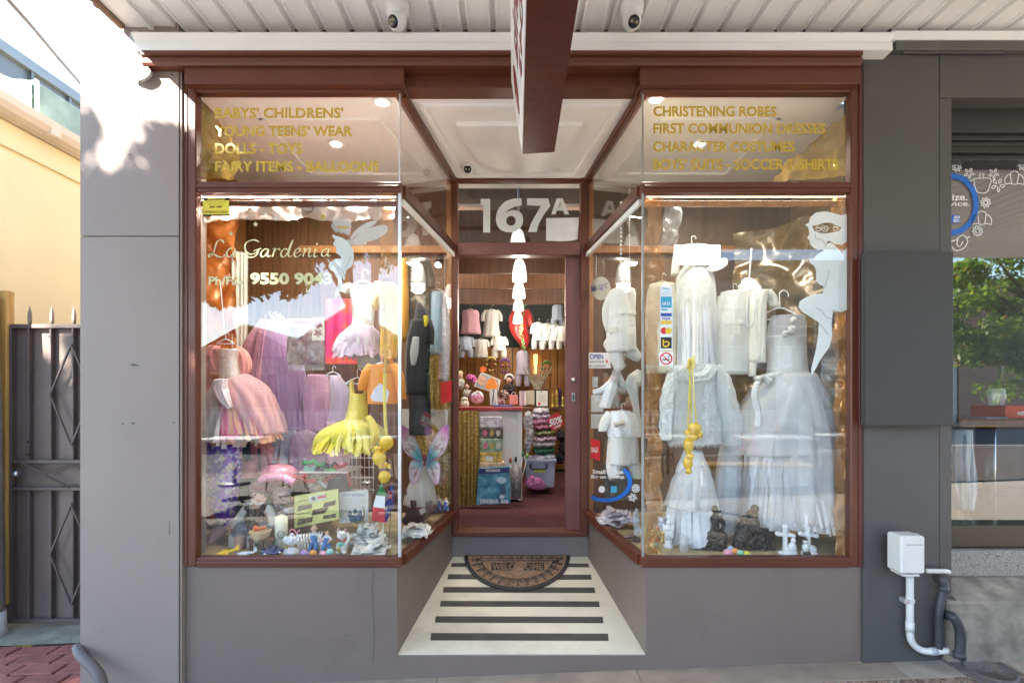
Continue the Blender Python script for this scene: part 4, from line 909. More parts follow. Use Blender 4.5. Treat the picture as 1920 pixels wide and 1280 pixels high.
tag(sheet('gold_film', [at(1562, 372, 2.72), at(1592, 372, 2.66), at(1592, 1042, 2.66), at(1566, 1042, 2.72)], 10, 80, COPC, None, .03, 8, 5), 'amber cellophane strip down the right jamb of the right window', 'cellophane')
tag(sheet('gold_film', [at(1209, 372, 2.66), at(1238, 372, 2.70), at(1238, 1040, 2.70), at(1209, 1040, 2.66)], 10, 80, COPC, None, .03, 8, 6), 'amber cellophane column at the inner corner of the right window', 'cellophane')
tag(sheet('clear_film', [at(1246, 376, 2.70), at(1282, 380, 2.75), at(1270, 470, 2.75), at(1240, 470, 2.70)], 14, 20, CLR, None, .03, 8, 7), 'torn clear film at the upper inner corner of the right window', 'film')
tag(sheet('clear_film', [at(1540, 640, 2.80), at(1580, 640, 2.78), at(1578, 860, 2.78), at(1548, 860, 2.80)], 12, 40, CLR, None, .05, 6, 12), 'crinkled clear plastic hanging beneath the large fairy decal', 'film')
tag(sheet('amber_strip', [at(714, 376, 2.72), at(738, 376, 2.70), at(736, 700, 2.70), at(716, 700, 2.72)], 8, 60, COPC, None, .02, 8, 15), 'amber cellophane ribbon behind the glass corner of the left window', 'cellophane')
tag(drape('white_curtain', Vector((at(434, 0, 3.35).x, 3.35)), Vector((at(465, 0, 3.4).x, 3.4)), at(0, 700, 3.35).z, at(0, 470, 3.35).z, mat('sheer_ivory', (.62, .58, .50), .7), None, 4, .012), 'ivory curtain strip hanging beside the copper foil', 'curtain')
tag(drape('gold_curtain', Vector((at(432, 0, 3.5).x, 3.5)), Vector((at(505, 0, 3.6).x, 3.6)), at(0, 960, 3.5).z, at(0, 690, 3.5).z, mat('dark_stage_cloth', (.05, .035, .03), .8), None, 5, .02), 'dark cloth hanging low at the back left of the left window', 'cloth')
# ceiling lights in the displays (lit downlights)
EM = mat('lamp_glow', (1, .93, .8), .5, emit=4, bump=None)
def downlight(px, py, label, pw=22, spot=True):
    c = at(px, py, 1); k = (CEIL-CZ)/(c.z-CZ); c = at(px, py, k); c.z = CEIL; t = thing('downlight', label, 'light', c, 'recessed downlights')
    lathe('bezel', [(.042, 0), (.050, -.004), (.048, -.009), (.036, -.011), (.034, -.002)], c, WC, t, 24)
    lathe('lamp', [(.030, -.001), (.030, -.0095), (.001, -.0098)], c, EM, t, 20)
    if pw:
        l = bpy.data.lights.new('downlight_lamp', 'AREA'); l.shape = 'DISK'; l.size = .08; l.energy = pw; l.color = (1, .92, .80); l.spread = radians(150)
        o = bpy.data.objects.new('downlight_lamp', l); COL.objects.link(o); o.parent = t; o.location = (0, 0, -.016)
downlight(717, 190, 'round downlight nearest the glass corner in the left window ceiling', 1.8); downlight(630, 268, 'round ringed downlight in the middle of the left window ceiling', 2.5)
downlight(1230, 184, 'round downlight nearest the glass corner in the right window ceiling', 1.2); downlight(1312, 268, 'round ringed downlight in the middle of the right window ceiling', 1.7)
# spot light fitting
sp_ = thing('spotlight', 'small black spotlight with lit lamp at the back of the left angled window', 'light', at(824, 488, 3.66))
tube('can', [at(828, 480, 3.68), at(822, 496, 3.64)], .028, BLACK, sp_, 14); tube('lamp', [at(821.8, 496.5, 3.638), at(821.4, 497.5, 3.634)], .022, EM, sp_, 14)
# the white battens along the window heads are lit strips
BAT = mat('lit_batten', (.85, .86, .86), .5, emit=.16, bump=None)
def batten(px0, px1, Y, py, ang, pw, lab):
    a, b = at(px0, py, Y), at(px1, py, Y); c = (a+b)/2; t = thing('batten_light', lab, 'light', c, 'lit battens along the window heads')
    box('diffuser', a.x, b.x, Y-.012, Y+.012, c.z-.012, c.z+.012, BAT, t, .003)
    l = bpy.data.lights.new('batten_lamp', 'AREA'); l.shape = 'RECTANGLE'; l.size = b.x-a.x; l.size_y = .02; l.energy = pw; l.color = (1, .96, .90); l.spread = radians(150)
    o = bpy.data.objects.new('batten_lamp', l); COL.objects.link(o); o.parent = t; o.location = (0, .016, -.014); o.rotation_euler = (radians(ang), 0, 0)
batten(374, 742, 2.68, 366, 30, 2.4, 'lit white batten along the head of the left display window'); batten(1210, 1588, 2.68, 365, 30, .8, 'lit white batten along the head of the right display window')
# pendants
PEN = mat('pendant_glass', (.85, .83, .8), .4, emit=.14, ecol=(1, .97, .92), bump=None)
for i, (cx, y0, y1, hw, Y, lb) in enumerate(((974, 487, 527, 14, 4.07, 'nearest white bell pendant lamp in the doorway row'), (973, 529, 558.5, 12.3, 4.75, 'second white bell pendant lamp below the nearest one'), (972, 560, 582, 10.6, 5.4, 'third white bell pendant lamp in the doorway row'), (971, 584, 605, 9.6, 6.1, 'farthest and lowest white bell pendant lamp in front of the red cape'), (971, 430, 473, 15.5, 3.95, 'white bell pendant lamp seen through the transom glass below the number'))):
    t = thing('pendant_lamp', lb, 'lamp', at(cx, y0, Y), 'pendant lamps in a row'); h = y1-y0
    plathe('lamp_shade', [(hw*.30, y0), (hw*.52, y0+h*.05), (hw*.72, y0+h*.22), (hw*.9, y0+h*.5), (hw*.98, y0+h*.78), (hw, y0+h*.92), (hw*.93, y1), (hw*.85, y1-h*.03), (hw*.5, y1-h*.2)], cx, Y, PEN, t, 24)
    tube('cord', [at(cx, y0, Y), Vector((at(cx, 0, Y).x, Y, 3.19))], .003, ALU, t, 6)
    l = bpy.data.lights.new('pendant_bulb', 'POINT'); l.energy = 1.5; l.color = (1, .88, .72); l.shadow_soft_size = .05
    o = bpy.data.objects.new('pendant_bulb', l); COL.objects.link(o); o.parent = t; o.matrix_parent_inverse = Matrix.Translation(-t.location); o.location = at(cx, y1+6, Y)
for k, (x, y) in enumerate(((-.8, 4.7), (.9, 4.7), (0, 6.0))):  # ceiling lights added to brighten the shop interior
    t = thing('added_ceiling_lamp', ('left', 'right', 'rear')[k]+' fluorescent ceiling fitting inside the shop', 'light', (x, y, 3.19)); box('housing', x-.5, x+.5, y-.05, y+.05, 3.16, 3.199, WHITE, t, .004)
    l = bpy.data.lights.new('added_fill_lamp', 'AREA'); l.shape = 'RECTANGLE'; l.size = .95; l.size_y = .06; l.energy = 3.6 if k < 2 else 1.8; l.color = (1, .93, .82)
    o = bpy.data.objects.new('added_fill_lamp', l); COL.objects.link(o); o.parent = t; o.location = (0, 0, -.035)
# round extractor on the ceiling seen through the transom
ex = thing('ceiling_fan', 'large grey round extractor ring on the shop ceiling behind the transom', 'ceiling fan', at(962, 345, 4.4))
lathe('ring', [(.001, .02), (.15, .02), (.17, .0), (.13, -.01), (.12, .005), (.08, 0), (.001, .002)], at(962, 348, 4.35), mat('fan_grey', (.20, .19, .19), .5), ex, 32)
# ================================================================== FABRICS
def fab(n, c, **k):
    k.setdefault('rough', .85); k.setdefault('nz', (7, .08)); k.setdefault('bump', (34, .55)); k.setdefault('sheen', .3); return mat(n, c, **k)
WHC = fab('white_cotton', (.66, .635, .57)); IVC = fab('ivory_cotton', (.70, .66, .55)); WHS = fab('white_satin', (.68, .67, .65), rough=.35)
TUL = fab('white_tulle', (.74, .73, .72), alpha=.55, rough=.7); TULM = fab('tulle_underskirt', (.75, .75, .77))
PKT = fab('pink_tulle', (.85, .50, .52), alpha=.6); HPK = fab('hot_pink_tulle', (.90, .18, .34), alpha=.75); CRT = fab('cream_tulle', (.88, .72, .62), alpha=.6)
PUT = fab('mauve_tulle', (.40, .22, .42), alpha=.72); GRT = fab('grey_tulle', (.32, .32, .38), alpha=.7); LIL = fab('lilac_tulle', (.68, .55, .68), alpha=.75)
SEQP = ramp_mat('pastel_sequins', [(0, (.85, .6, .5)), (.3, (.9, .78, .65)), (.6, (.75, .6, .65)), (.8, (.95, .9, .85))], 190, .25, .4, bump=.6)
SEQM = ramp_mat('mermaid_sequins', [(0, (.14, .03, .45)), (.38, (.26, .06, .58)), (.6, (.34, .33, .62)), (.75, (.65, .60, .70)), (.9, (.80, .66, .45))], 62, .3, .3, bump=.8)
SEQG = ramp_mat('gold_sequins', [(0, (.34, .22, .05)), (.35, (.55, .38, .10)), (.7, (.72, .56, .20)), (.93, (.95, .9, .6))], 130, .3, .35, bump=.7)
SEQW = ramp_mat('white_sequins', [(0, (.6, .56, .56)), (.4, (.78, .74, .74)), (.8, (.66, .52, .55)), (.95, (1, .95, .95))], 110, .25, .35, bump=.7)
ORF = fab('orange_cotton', (.86, .30, .03)); YEL = fab('yellow_tulle', (.88, .72, .05), alpha=.8); YELS = fab('yellow_satin', (.85, .66, .10), rough=.4)
LAV = fab('lavender_cotton', (.62, .48, .60)); BLF = fab('black_cloth', (.025, .025, .03)); CHF = fab('charcoal_cloth', (.07, .07, .07)); REDF = fab('red_satin', (.38, .015, .012), rough=.3)
BLU1 = fab('dusty_blue_cotton', (.33, .37, .46)); GRYF = fab('stone_cotton', (.48, .45, .42)); PNK = fab('dusty_pink_cotton', (.55, .30, .34)); MAG = ramp_mat('magenta_print', [(0, (.45, .02, .25)), (.45, (.60, .04, .16)), (.6, (.75, .12, .05)), (1, (.40, .03, .35))], 7, .5, tex='NOISE')
YBAL = mat('yellow_latex', (.85, .52, .02), .22, nz=(3, .04), bump=None, spec=.7); SKIN = mat('doll_skin', (.72, .43, .32), .4, nz=(12, .06), bump=None)
BRZ = mat('bronze', (.055, .042, .035), .28, metal=.75, nz=(14, .35), bump=(50, .4)); PORC = mat('white_porcelain', (.80, .80, .80), .2, nz=(3, .03), bump=None, coat=.5)
def garment(name, label, cat, Y, loc, parts, hang=None, group=None, hm=HW):
    t = thing(name, label, cat, at(loc[0], loc[1], Y), group)
    for p in parts:
        nm, rows, d, fo, am, m = p[:6]; kw = p[6] if len(p) > 6 else {}
        loft(nm, rows, Y+kw.pop('dy', 0), d, m, t, fo, am, **kw)
    if hang: hanger(t, *hang, Y, hm)
    return t
# ================================================================== LEFT WINDOW CLOTHES
t = garment('pink_dress', 'pink fairy dress with sequin bodice and layered tulle skirt hanging in front of copper foil', 'dress', 3.0, (425, 650), [
    ('bodice', [(426, 655, 24), (428, 672, 19), (431, 700, 20), (434, 728, 21), (437, 746, 24)], .055, 3, .03, SEQP),
    ('ruffle', [(404, 648, 8), (398, 664, 14), (401, 682, 13), (406, 696, 7)], .04, 9, .25, fab('coral_chiffon', (.85, .32, .28))),
    ('ruffle', [(446, 652, 5), (456, 668, 11), (460, 690, 10), (455, 705, 5)], .04, 9, .25, fab('coral_chiffon', (.85, .32, .28)), {'dy': .03}),
    ('skirt', [(438, 716, 26), (441, 745, 42), (448, 780, 56), (456, 812, 62)], .13, 11, .16, HPK, {'seed': 2}),
    ('skirt_layer', [(436, 712, 27), (430, 745, 38), (428, 785, 46), (432, 818, 50)], .16, 13, .2, CRT, {'seed': 5, 'dy': -.02}),
    ('skirt_layer', [(442, 714, 24), (462, 745, 40), (478, 780, 42), (490, 812, 38)], .15, 12, .2, PKT, {'seed': 8, 'dy': -.03}),
    ('sash', [(416, 710, 10), (412, 725, 14), (420, 745, 11), (432, 765, 4)], .03, 6, .2, fab('pale_pink_satin', (.85, .68, .72), rough=.4), {'dy': -.17})], (423, 636, 34))
tube('cord', [at(421, 622, 3.0), at(413, 530, 3.0)], .003, HW, t)
t = garment('mermaid_tail', 'pink mermaid tail costume covered in purple and silver sequins', 'costume', 2.95, (415, 800), [
    ('waistband', [(418, 798, 36), (416, 815, 37), (415, 832, 37)], .07, 4, .03, fab('pale_pink_jersey', (.80, .50, .45))),
    ('tail', [(415, 830, 36.5), (417, 870, 35), (417, 905, 31), (419, 940, 24), (421, 965, 17), (421, 982, 13)], .07, 3, .03, SEQM),
    ('fin', [(422, 980, 12), (430, 984, 14), (436, 990, 11), (436, 998, 5)], .03, 3, .1, fab('pale_pink_jersey', (.80, .50, .45))),
    ('fin', [(418, 982, 13), (411, 994, 12), (403, 1006, 8), (395, 1018, 4)], .03, 3, .1, fab('pale_pink_jersey', (.80, .50, .45)))])
garment('tulle_cape', 'mauve and grey glitter tulle cape gathered under a jewelled collar', 'cape', 3.35, (512, 590), [
    ('collar', [(505, 590, 10), (512, 598, 16), (516, 606, 18)], .05, 8, .2, ramp_mat('jewels', [(0, (.1, .08, .25)), (.4, (.6, .5, .3)), (.7, (.4, .2, .3)), (.9, (.8, .8, .8))], 60, .2, .5)),
    ('tulle', [(505, 600, 14), (495, 640, 32), (482, 690, 38), (478, 750, 42), (476, 800, 42)], .10, 12, .15, fab('rose_tulle', (.62, .27, .38), alpha=.85), {'dy': .03}),
    ('tulle', [(515, 600, 10), (530, 640, 20), (543, 690, 24), (545, 760, 28), (540, 815, 30)], .09, 10, .15, PUT, {'seed': 3}),
    ('tulle', [(525, 600, 8), (545, 640, 14), (556, 690, 10), (560, 800, 14)], .07, 7, .15, fab('taupe_tulle', (.36, .29, .24), alpha=.8), {'seed': 6})])
pk = thing('packaged_costume', 'dark red costume in a clear bag with white header card and picture card', 'packaged costume', at(572, 600, 3.1))
slab('header_card', [(538, 597), (585, 597), (585, 612), (538, 612)], 3.09, .004, WHC, pk); slab('label', [(549, 601), (581, 601), (581, 606.5), (549, 606.5)], 3.086, .001, mat('pink_print', (.75, .08, .2), .5), pk)
slab('picture_card', [(585, 595), (608, 595), (608, 638), (585, 638)], 3.085, .004, WHC, pk)
DKR = mat('wine_print', (.20, .02, .025), .5)
for y in (609, 625): poly('picture', [(596.5+7*cos(a)*(1+.25*sin(5*a)), y+6.5*sin(a)*(1+.25*sin(5*a))) for a in [2*pi*i/40 for i in range(40)]], fr(3.083), DKR, pk)
loft('costume', [(563, 614, 20), (572, 640, 32), (574, 665, 33), (576, 684, 32)], 3.14, .05, fab('wine_velvet', (.13, .02, .025), rough=.5), pk, 6, .08)
sheet('clear_bag', [at(538, 612, 3.07), at(607, 612, 3.07), at(607, 694, 3.07), at(540, 694, 3.07)], 18, 20, CLR, pk, .02, 10, 5)
tag(drape('magenta_cloth', Vector((at(610, 0, 3.5).x, 3.5)), Vector((at(672, 0, 3.5).x, 3.5)), at(0, 682, 3.5).z, at(0, 560, 3.5).z, MAG, None, 3, .015), 'magenta and orange printed cloth hanging behind the white tutu', 'cloth')
t = garment('leotard_tutu', 'white cap sleeved leotard with pale lilac tutu on a white hanger', 'tutu dress', 3.05, (680, 530), [
    ('bodice', [(680, 538, 27), (681, 555, 24), (681, 580, 21), (680, 605, 20), (679, 618, 21)], .05, 3, .03, WHS),
    ('sleeve', [(660, 535, 6), (651, 541, 9), (646, 550, 8)], .04, 5, .15, WHC), ('sleeve', [(702, 533, 6), (711, 537, 9), (716, 545, 8)], .04, 5, .15, WHC),
    ('tutu', [(679, 612, 21), (677, 628, 36), (675, 645, 42), (674, 660, 44)], .12, 15, .15, LIL), ('tutu_layer', [(679, 614, 20), (680, 630, 30), (680, 648, 34), (681, 668, 33)], .14, 14, .2, fab('white_net', (.8, .76, .8), alpha=.7), {'seed': 4})], (680, 526, 58))
garment('lace_shorts', 'white lace piece printed with small bows below the tutu', 'lace top', 3.15, (690, 665), [('body', [(688, 662, 19), (690, 675, 22), (691, 690, 20)], .04, 5, .1, WHC)])
garment('orange_costume', 'yellow and orange satin costume beside the glass corner strip', 'costume', 2.95, (730, 535), [
    ('body', [(727, 532, 15), (730, 548, 18), (731, 580, 17), (731, 620, 17), (729, 655, 17), (728, 672, 14)], .06, 5, .08, fab('amber_satin', (.85, .48, .06), rough=.4)),
    ('sleeve', [(720, 540, 9), (709, 556, 10), (704, 572, 8), (708, 580, 4)], .04, 4, .1, fab('pale_gold_satin', (.85, .66, .35), rough=.4)), ('tail', [(731, 668, 4), (735, 690, 4), (733, 715, 2)], .02, 3, .1, ORF)])
ts = garment('orange_tshirt', 'orange t-shirt with white front panel', 't-shirt', 2.9, (715, 690), [
    ('body', [(716, 684, 24), (716, 695, 29), (717, 720, 28), (718, 745, 28), (718, 757, 27)], .05, 4, .05, ORF), ('sleeve', [(700, 688, 12), (690, 702, 13), (683, 720, 12), (680, 732, 9)], .04, 3, .06, ORF), ('sleeve', [(733, 688, 12), (744, 702, 12), (750, 725, 10), (752, 748, 9)], .04, 3, .06, ORF)], (716, 680, 46))
poly('print_panel', [(702, 728), (712, 718), (722, 724), (730, 735), (726, 754), (700, 752), (694, 745)], fr(2.842), mat('pale_print', (.72, .66, .74), .7), ts)
t = garment('yellow_tutu_dress', 'bright yellow fairy dress with a wide tutu skirt and a gold trimmed waist', 'tutu dress', 2.95, (668, 730), [
    ('bodice', [(672, 738, 16), (672, 755, 17), (670, 775, 19), (668, 795, 22)], .05, 4, .04, YELS), ('strap', [(664, 745, 4), (659, 728, 4), (660, 712, 3)], .02, 3, .1, YELS), ('strap', [(684, 742, 4), (688, 726, 4), (690, 712, 3)], .02, 3, .1, YELS),
    ('tutu', [(668, 788, 24), (662, 802, 50), (657, 816, 60), (655, 832, 62)], .17, 18, .12, YEL), ('tutu_layer', [(668, 786, 20), (672, 800, 40), (676, 820, 46), (678, 836, 44)], .20, 16, .18, fab('lemon_tulle', (.9, .82, .25), alpha=.75), {'seed': 3}), ('ribbon', [(690, 780, 5), (700, 800, 8), (703, 818, 7), (694, 834, 3)], .02, 4, .2, YELS, {'dy': -.12})], (670, 708, 46))
garment('lavender_dress', 'one shouldered lavender dress on a white hanger behind the yellow tutu', 'dress', 3.2, (635, 710), [
    ('body', [(628, 704, 9), (634, 722, 16), (639, 745, 20), (640, 775, 23), (641, 800, 27)], .06, 5, .07, LAV), ('skirt', [(641, 790, 27), (638, 830, 22), (634, 870, 20), (632, 892, 18)], .07, 7, .12, fab('pink_crepe', (.68, .40, .50)))], (624, 697, 30))
garment('lilac_gown', 'pale lilac long dress hanging left of the lavender dress', 'dress', 3.35, (590, 700), [('body', [(596, 702, 18), (594, 735, 24), (594, 770, 28), (596, 808, 32)], .06, 8, .1, fab('pale_lilac_crepe', (.62, .34, .48)))])
garment('grey_tulle_skirt', 'grey tulle skirt piled at the back of the left window', 'skirt', 3.3, (530, 840), [('skirt', [(535, 806, 22), (530, 830, 36), (526, 855, 46), (528, 878, 50)], .12, 14, .16, fab('slate_tulle', (.13, .13, .17), alpha=.9))])
garment('mauve_tulle_skirt', 'mauve tulle skirt lying right of the grey tulle skirt', 'skirt', 3.2, (575, 840), [('skirt', [(560, 812, 16), (572, 836, 34), (580, 858, 40), (584, 872, 42)], .12, 13, .16, fab('dusk_tulle', (.33, .22, .30), alpha=.9), {'seed': 4})])
garment('mint_chiffon', 'pale mint chiffon scrap hanging at the middle back of the left window', 'cloth', 3.4, (540, 790), [('drape', [(544, 770, 8), (535, 800, 16), (532, 830, 20), (524, 862, 8)], .04, 7, .2, fab('mint_chiffon', (.45, .52, .47), alpha=.6))])
# net ribbons that break up the skirts
def find(n): return [o for o in COL.objects if o.name == n or o.name.startswith(n+'.')][0]
q = find('pink_dress')
strips('tulle_ribbons', (438, 712, 24), (452, 822, 62), 2.97, .05, .17, CRT, q, 130, .010, 1); strips('tulle_ribbons', (438, 712, 24), (462, 815, 56), 2.97, .05, .18, HPK, q, 70, .012, 2); strips('tulle_ribbons', (440, 714, 24), (476, 822, 46), 2.97, .05, .19, fab('peach_net', (.9, .48, .30), alpha=.8), q, 50, .012, 3); strips('tulle_ribbons', (434, 712, 24), (432, 832, 42), 2.97, .05, .19, fab('pale_net', (.9, .78, .76), alpha=.7), q, 70, .012, 4)
q = find('leotard_tutu'); strips('tulle_ribbons', (679, 612, 20), (675, 668, 48), 3.05, .05, .14, LIL, q, 170, .010, 5, .6, .2)
q = [o for o in COL.objects if o.get('label', '').startswith('bright yellow fairy')][0]
strips('tulle_ribbons', (668, 786, 22), (652, 840, 66), 2.95, .06, .20, YEL, q, 200, .010, 6, .45, .22); strips('tulle_ribbons', (668, 786, 22), (668, 842, 56), 2.95, .06, .22, fab('lemon_tulle', (.9, .82, .25), alpha=.75), q, 90, .010, 7, .5, .2)
q = find('tulle_cape'); strips('tulle_ribbons', (512, 600, 14), (514, 815, 60), 3.32, .04, .12, PUT, q, 120, .014, 8, .55); strips('tulle_ribbons', (505, 600, 14), (490, 800, 40), 3.32, .04, .12, fab('rose_tulle', (.62, .27, .38), alpha=.85), q, 70, .014, 9, .6)
for nm, wv, hv, mm, sd in (('slate_tulle', (533, 806, 20), (526, 884, 56), GRT, 10), ('dusk_tulle', (566, 812, 14), (586, 878, 46), PUT, 11)):
    q = [o for o in COL.objects if o.get('label', '').startswith('grey tulle skirt' if sd == 10 else 'mauve tulle skirt')][0]; strips('tulle_ribbons', wv, hv, 3.22, .05, .16, mm, q, 120, .012, sd, .6, .2)
def softtoys():
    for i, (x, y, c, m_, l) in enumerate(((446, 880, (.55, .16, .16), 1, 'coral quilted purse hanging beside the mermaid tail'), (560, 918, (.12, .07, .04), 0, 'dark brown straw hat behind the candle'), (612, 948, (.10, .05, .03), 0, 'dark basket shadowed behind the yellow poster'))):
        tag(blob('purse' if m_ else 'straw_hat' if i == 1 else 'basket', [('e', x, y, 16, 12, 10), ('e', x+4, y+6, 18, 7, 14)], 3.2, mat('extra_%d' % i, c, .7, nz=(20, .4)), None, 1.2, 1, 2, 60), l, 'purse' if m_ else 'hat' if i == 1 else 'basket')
softtoys()
# bags, caps, shoes
PKL = mat('pink_leather', (.60, .20, .20), .4)
b_ = thing('pink_bag', 'salmon pink handbag with dark strap hanging behind the cap', 'bag', at(495, 885, 3.1)); loft('bag_body', [(488, 822, 12), (492, 835, 21), (498, 860, 25), (500, 885, 22)], 3.12, .05, PKL, b_, 3, .05); tube('strap', [at(485, 840, 3.05), at(487, 880, 3.05)], .006, BLACK, b_)
b_ = thing('pink_pouch', 'folded salmon pink pouch leaning left of the handbag', 'bag', at(468, 892, 3.05)); loft('pouch_body', [(478, 868, 8), (468, 880, 20), (462, 894, 23)], 3.05, .04, PKL, b_, 3, .05)
PSQ = ramp_mat('pink_sequins', [(0, (.75, .2, .35)), (.4, (.85, .35, .45)), (.8, (.9, .5, .6))], 230, .3, .3)
cp = thing('baseball_hat', 'sparkly pink baseball cap with wide brim', 'cap', at(522, 905, 2.95))
blob('crown', [('e', 520, 888, 34, 19, 30, 5), ], 2.95, PSQ, cp, 1.5); 
loft('brim', [(488, 900, 7), (500, 896, 8), (516, 893, 7), (534, 895, 8), (552, 905, 7)], 2.86, .05, PSQ, cp, 2, .02, n=20)
SHG = mat('green_satin_shoe', (.02, .30, .07), .3); SHM = mat('mint_satin_shoe', (.25, .55, .42), .3); SHR = mat('red_shoe', (.5, .03, .03), .3); SHK = mat('black_shoe', (.03, .02, .03), .3)
def shoe(x, y, L, m, label, Y=3.0, fl=1):
    t = tag(blob('shoe', [('c', [(x-L*fl, y+1, 4.5), (x-L*.3*fl, y+2, 3.4), (x+L*.5*fl, y, 3.6), (x+L*fl, y-3, 4)]), ('e', x-L*.8*fl, y-1, 5, 3.5, 5)], Y, m, None, .9), label, 'shoe', 'dress up shoes on the rack'); return t
tag(pbox('shoe_shelf', 560, 884, 652, 887, 2.93, 3.2, ALU, None, .002), 'thin metal shelf carrying the green shoes', 'shelf')
for i, (x, y, m, l, f) in enumerate(((579, 867, SHG, 'green satin shoe at the left end of the shelf', 1), (582, 878, SHM, 'mint satin shoe below the left green shoe', 1), (601, 870, SHG, 'green satin shoe second from the left', -1), (603, 879, SHK, 'black dress shoe between the mint and green shoes', 1), (619, 872, SHK, 'black satin shoe above the right green shoe', 1), (618, 880, SHG, 'green satin shoe right of centre', -1), (638, 873, SHR, 'red and black shoe at the right end of the shelf', 1))): shoe(x, y, 9, m, l, 2.97, f)
for x, y, l, f in ((560, 893, 'red shoe with bow lying just right of the pink cap', 1), (578, 900, 'red shoe lying farther right beside the teddy bear', -1)): shoe(x, y, 12, SHR, l, 2.94, f)
rbg = thing('red_trim_bag', 'clear plastic toy bag with red piped edge', 'bag', at(635, 925, 3.05))
loft('bag_body', [(640, 890, 14), (634, 905, 22), (632, 925, 24)], 3.08, .05, mat('smoky_vinyl', (.10, .09, .09), .15, alpha=.8), rbg, 4, .06); tube('piping', smooth_pts([at(605, 905, 3.0), at(622, 893, 3.0), at(640, 884, 3.0), at(652, 890, 3.0), at(657, 912, 3.0)], 4), .008, SHR, rbg)
wr = thing('wire_rack', 'white wire grid rack at the back right of the left window', 'rack', at(675, 925, 3.4))
for k in range(7): x = 652+k*8; tube('wire', [at(x, 840, 3.42), at(x, 924, 3.42)], .003, WHITE, wr, 5)
for y in (858, 876, 895, 918): tube('wire', [at(650, y, 3.41), at(702, y, 3.41)], .0035, WHITE, wr, 5)
# balloon garland, left
def balloons(name, label, L, Y, cord, extra=None):
    t = thing(name, label, 'balloons', at(L[0][0], L[0][1], Y))
    for i, (x, y, rx, ry) in enumerate(L):
        bm = bmesh.new(); c = at(x, y, Y+((i % 3)-1)*.012); s = Y/F
        bmesh.ops.create_uvsphere(bm, u_segments=20, v_segments=14, radius=1)
        for v in bm.verts:
            k = 1-.14*max(0, -v.co.z); v.co = Vector((v.co.x*rx*s*k, v.co.y*rx*s*k, v.co.z*ry*s))+c
        finish('balloon', bm, YBAL, t, True)
    for c in cord: tube('ribbon', smooth_pts([at(x, y, Y) for x, y in c], 4), .0045 if name == 'balloon_bunch' else .009, YELS, t, 6)
    return t
balloons('balloon_garland', 'bunch of large and small yellow balloons hanging low behind the left glass corner', [(725, 830, 13, 14), (711, 859, 13, 14.5), (721, 894, 11.5, 12.5), (706, 841, 5, 5.5), (713, 842, 5, 5), (719, 846, 5, 5), (709, 847, 4, 4), (714, 873, 5, 5.5), (722, 871, 5, 6), (729, 874, 4, 5)], 2.74, [[(722, 540), (721, 600), (723, 660), (721, 720), (722, 780), (725, 818)]])
# doll and floor items
PT = lambda n, c, **k: mat(n, c, **k)
dl = thing('boy_doll', 'seated boy doll in a dark red beret, brown knitted vest and grey shorts', 'doll', at(478, 1030, 2.86)); YD = 2.86
blob('body', [('e', 487, 929, 13.5, 16, 13), ('e', 481, 938, 7, 6, 9, -3), ('c', [(485, 940, 6), (480, 955, 14), (478, 985, 17)]), ('c', [(500, 955, 8), (510, 970, 7), (512, 985, 6.5), (509, 992, 5)]), ('c', [(462, 953, 8), (450, 970, 7), (438, 985, 6), (433, 988, 5)]), ('c', [(467, 990, 12), (455, 995, 11, -8), (454, 1018, 8.5, -10), (452, 1026, 8, -14)]), ('c', [(490, 992, 12), (500, 998, 9, -8), (502, 1018, 7, -6)]), ('e', 479, 932, 2.2, 2, 3, -12.5), ('e', 474, 928, 1.5, 2, 2, -10)], YD, SKIN, dl, 1.1)
blob('beret', [('e', 488, 914, 19, 11, 17, 0, -12), ('e', 476, 925, 6, 9, 9, 3, 20), ('e', 503, 922, 5, 9, 9, 3, -20)], YD, fab('burgundy_felt', (.10, .01, .015)), dl, 1.1)
blob('hair', [('e', 488, 917.5, 14.5, 6, 14.5, -1.5, -8), ('e', 500.5, 925, 3, 7, 8, -1)], YD, mat('brown_hair', (.07, .035, .02), .5), dl, .9, 1)
VEST = ramp_mat('zigzag_knit', [(0, (.035, .022, .02)), (.55, (.07, .04, .03)), (.7, (.28, .22, .14))], 30, .9, tex='NOISE', stretch=(6, 1, 1), detail=0)
blob('vest', [('c', [(480, 958, 15.2), (478, 984, 18.6)]), ('e', 466, 951, 8, 7, 10), ('e', 497, 951, 8, 7, 10)], YD, VEST, dl, 1.0)
for dx in (-12, -4, 5, 13): strokes('knit_pattern', [[(478+dx+(-2.5 if j % 2 else 2.5), 952+j*4.8) for j in range(9)]], 1.0, (lambda x, y: at(x, y, YD-.0545+.00018*(x-478)**2)), mat('tan_yarn', (.42, .33, .2), .8), dl, sm=0)
blob('sleeve', [('c', [(504, 953, 8.2), (511, 970, 8.5), (513, 982, 8)])], YD, WHC, dl, 1); blob('sleeve', [('c', [(462, 953, 8.2), (450, 970, 8.6), (440, 982, 7)])], YD, WHC, dl, 1)
slab('collar', [(470, 938), (482, 948), (494, 943), (488, 941), (482, 944), (474, 936)], YD-.048, .012, WHC, dl); slab('name_tag', [(456, 943), (473, 942), (473, 947), (456, 948)], YD-.05, .002, WHC, dl); text('lettering', 'HENRY', (459, 943.6, 471, 946.8), fr(YD-.0505), BLACK, dl)
blob('shorts', [('c', [(474, 988, 16), (456, 991, 14, -6)]), ('c', [(484, 988, 16), (502, 994, 12, -6)]), ('e', 453, 998, 13, 6, 13, -8)], YD, fab('grey_wool', (.15, .16, .18)), dl, 1.1)
EYE = mat('doll_eye', (.02, .02, .03), .2)
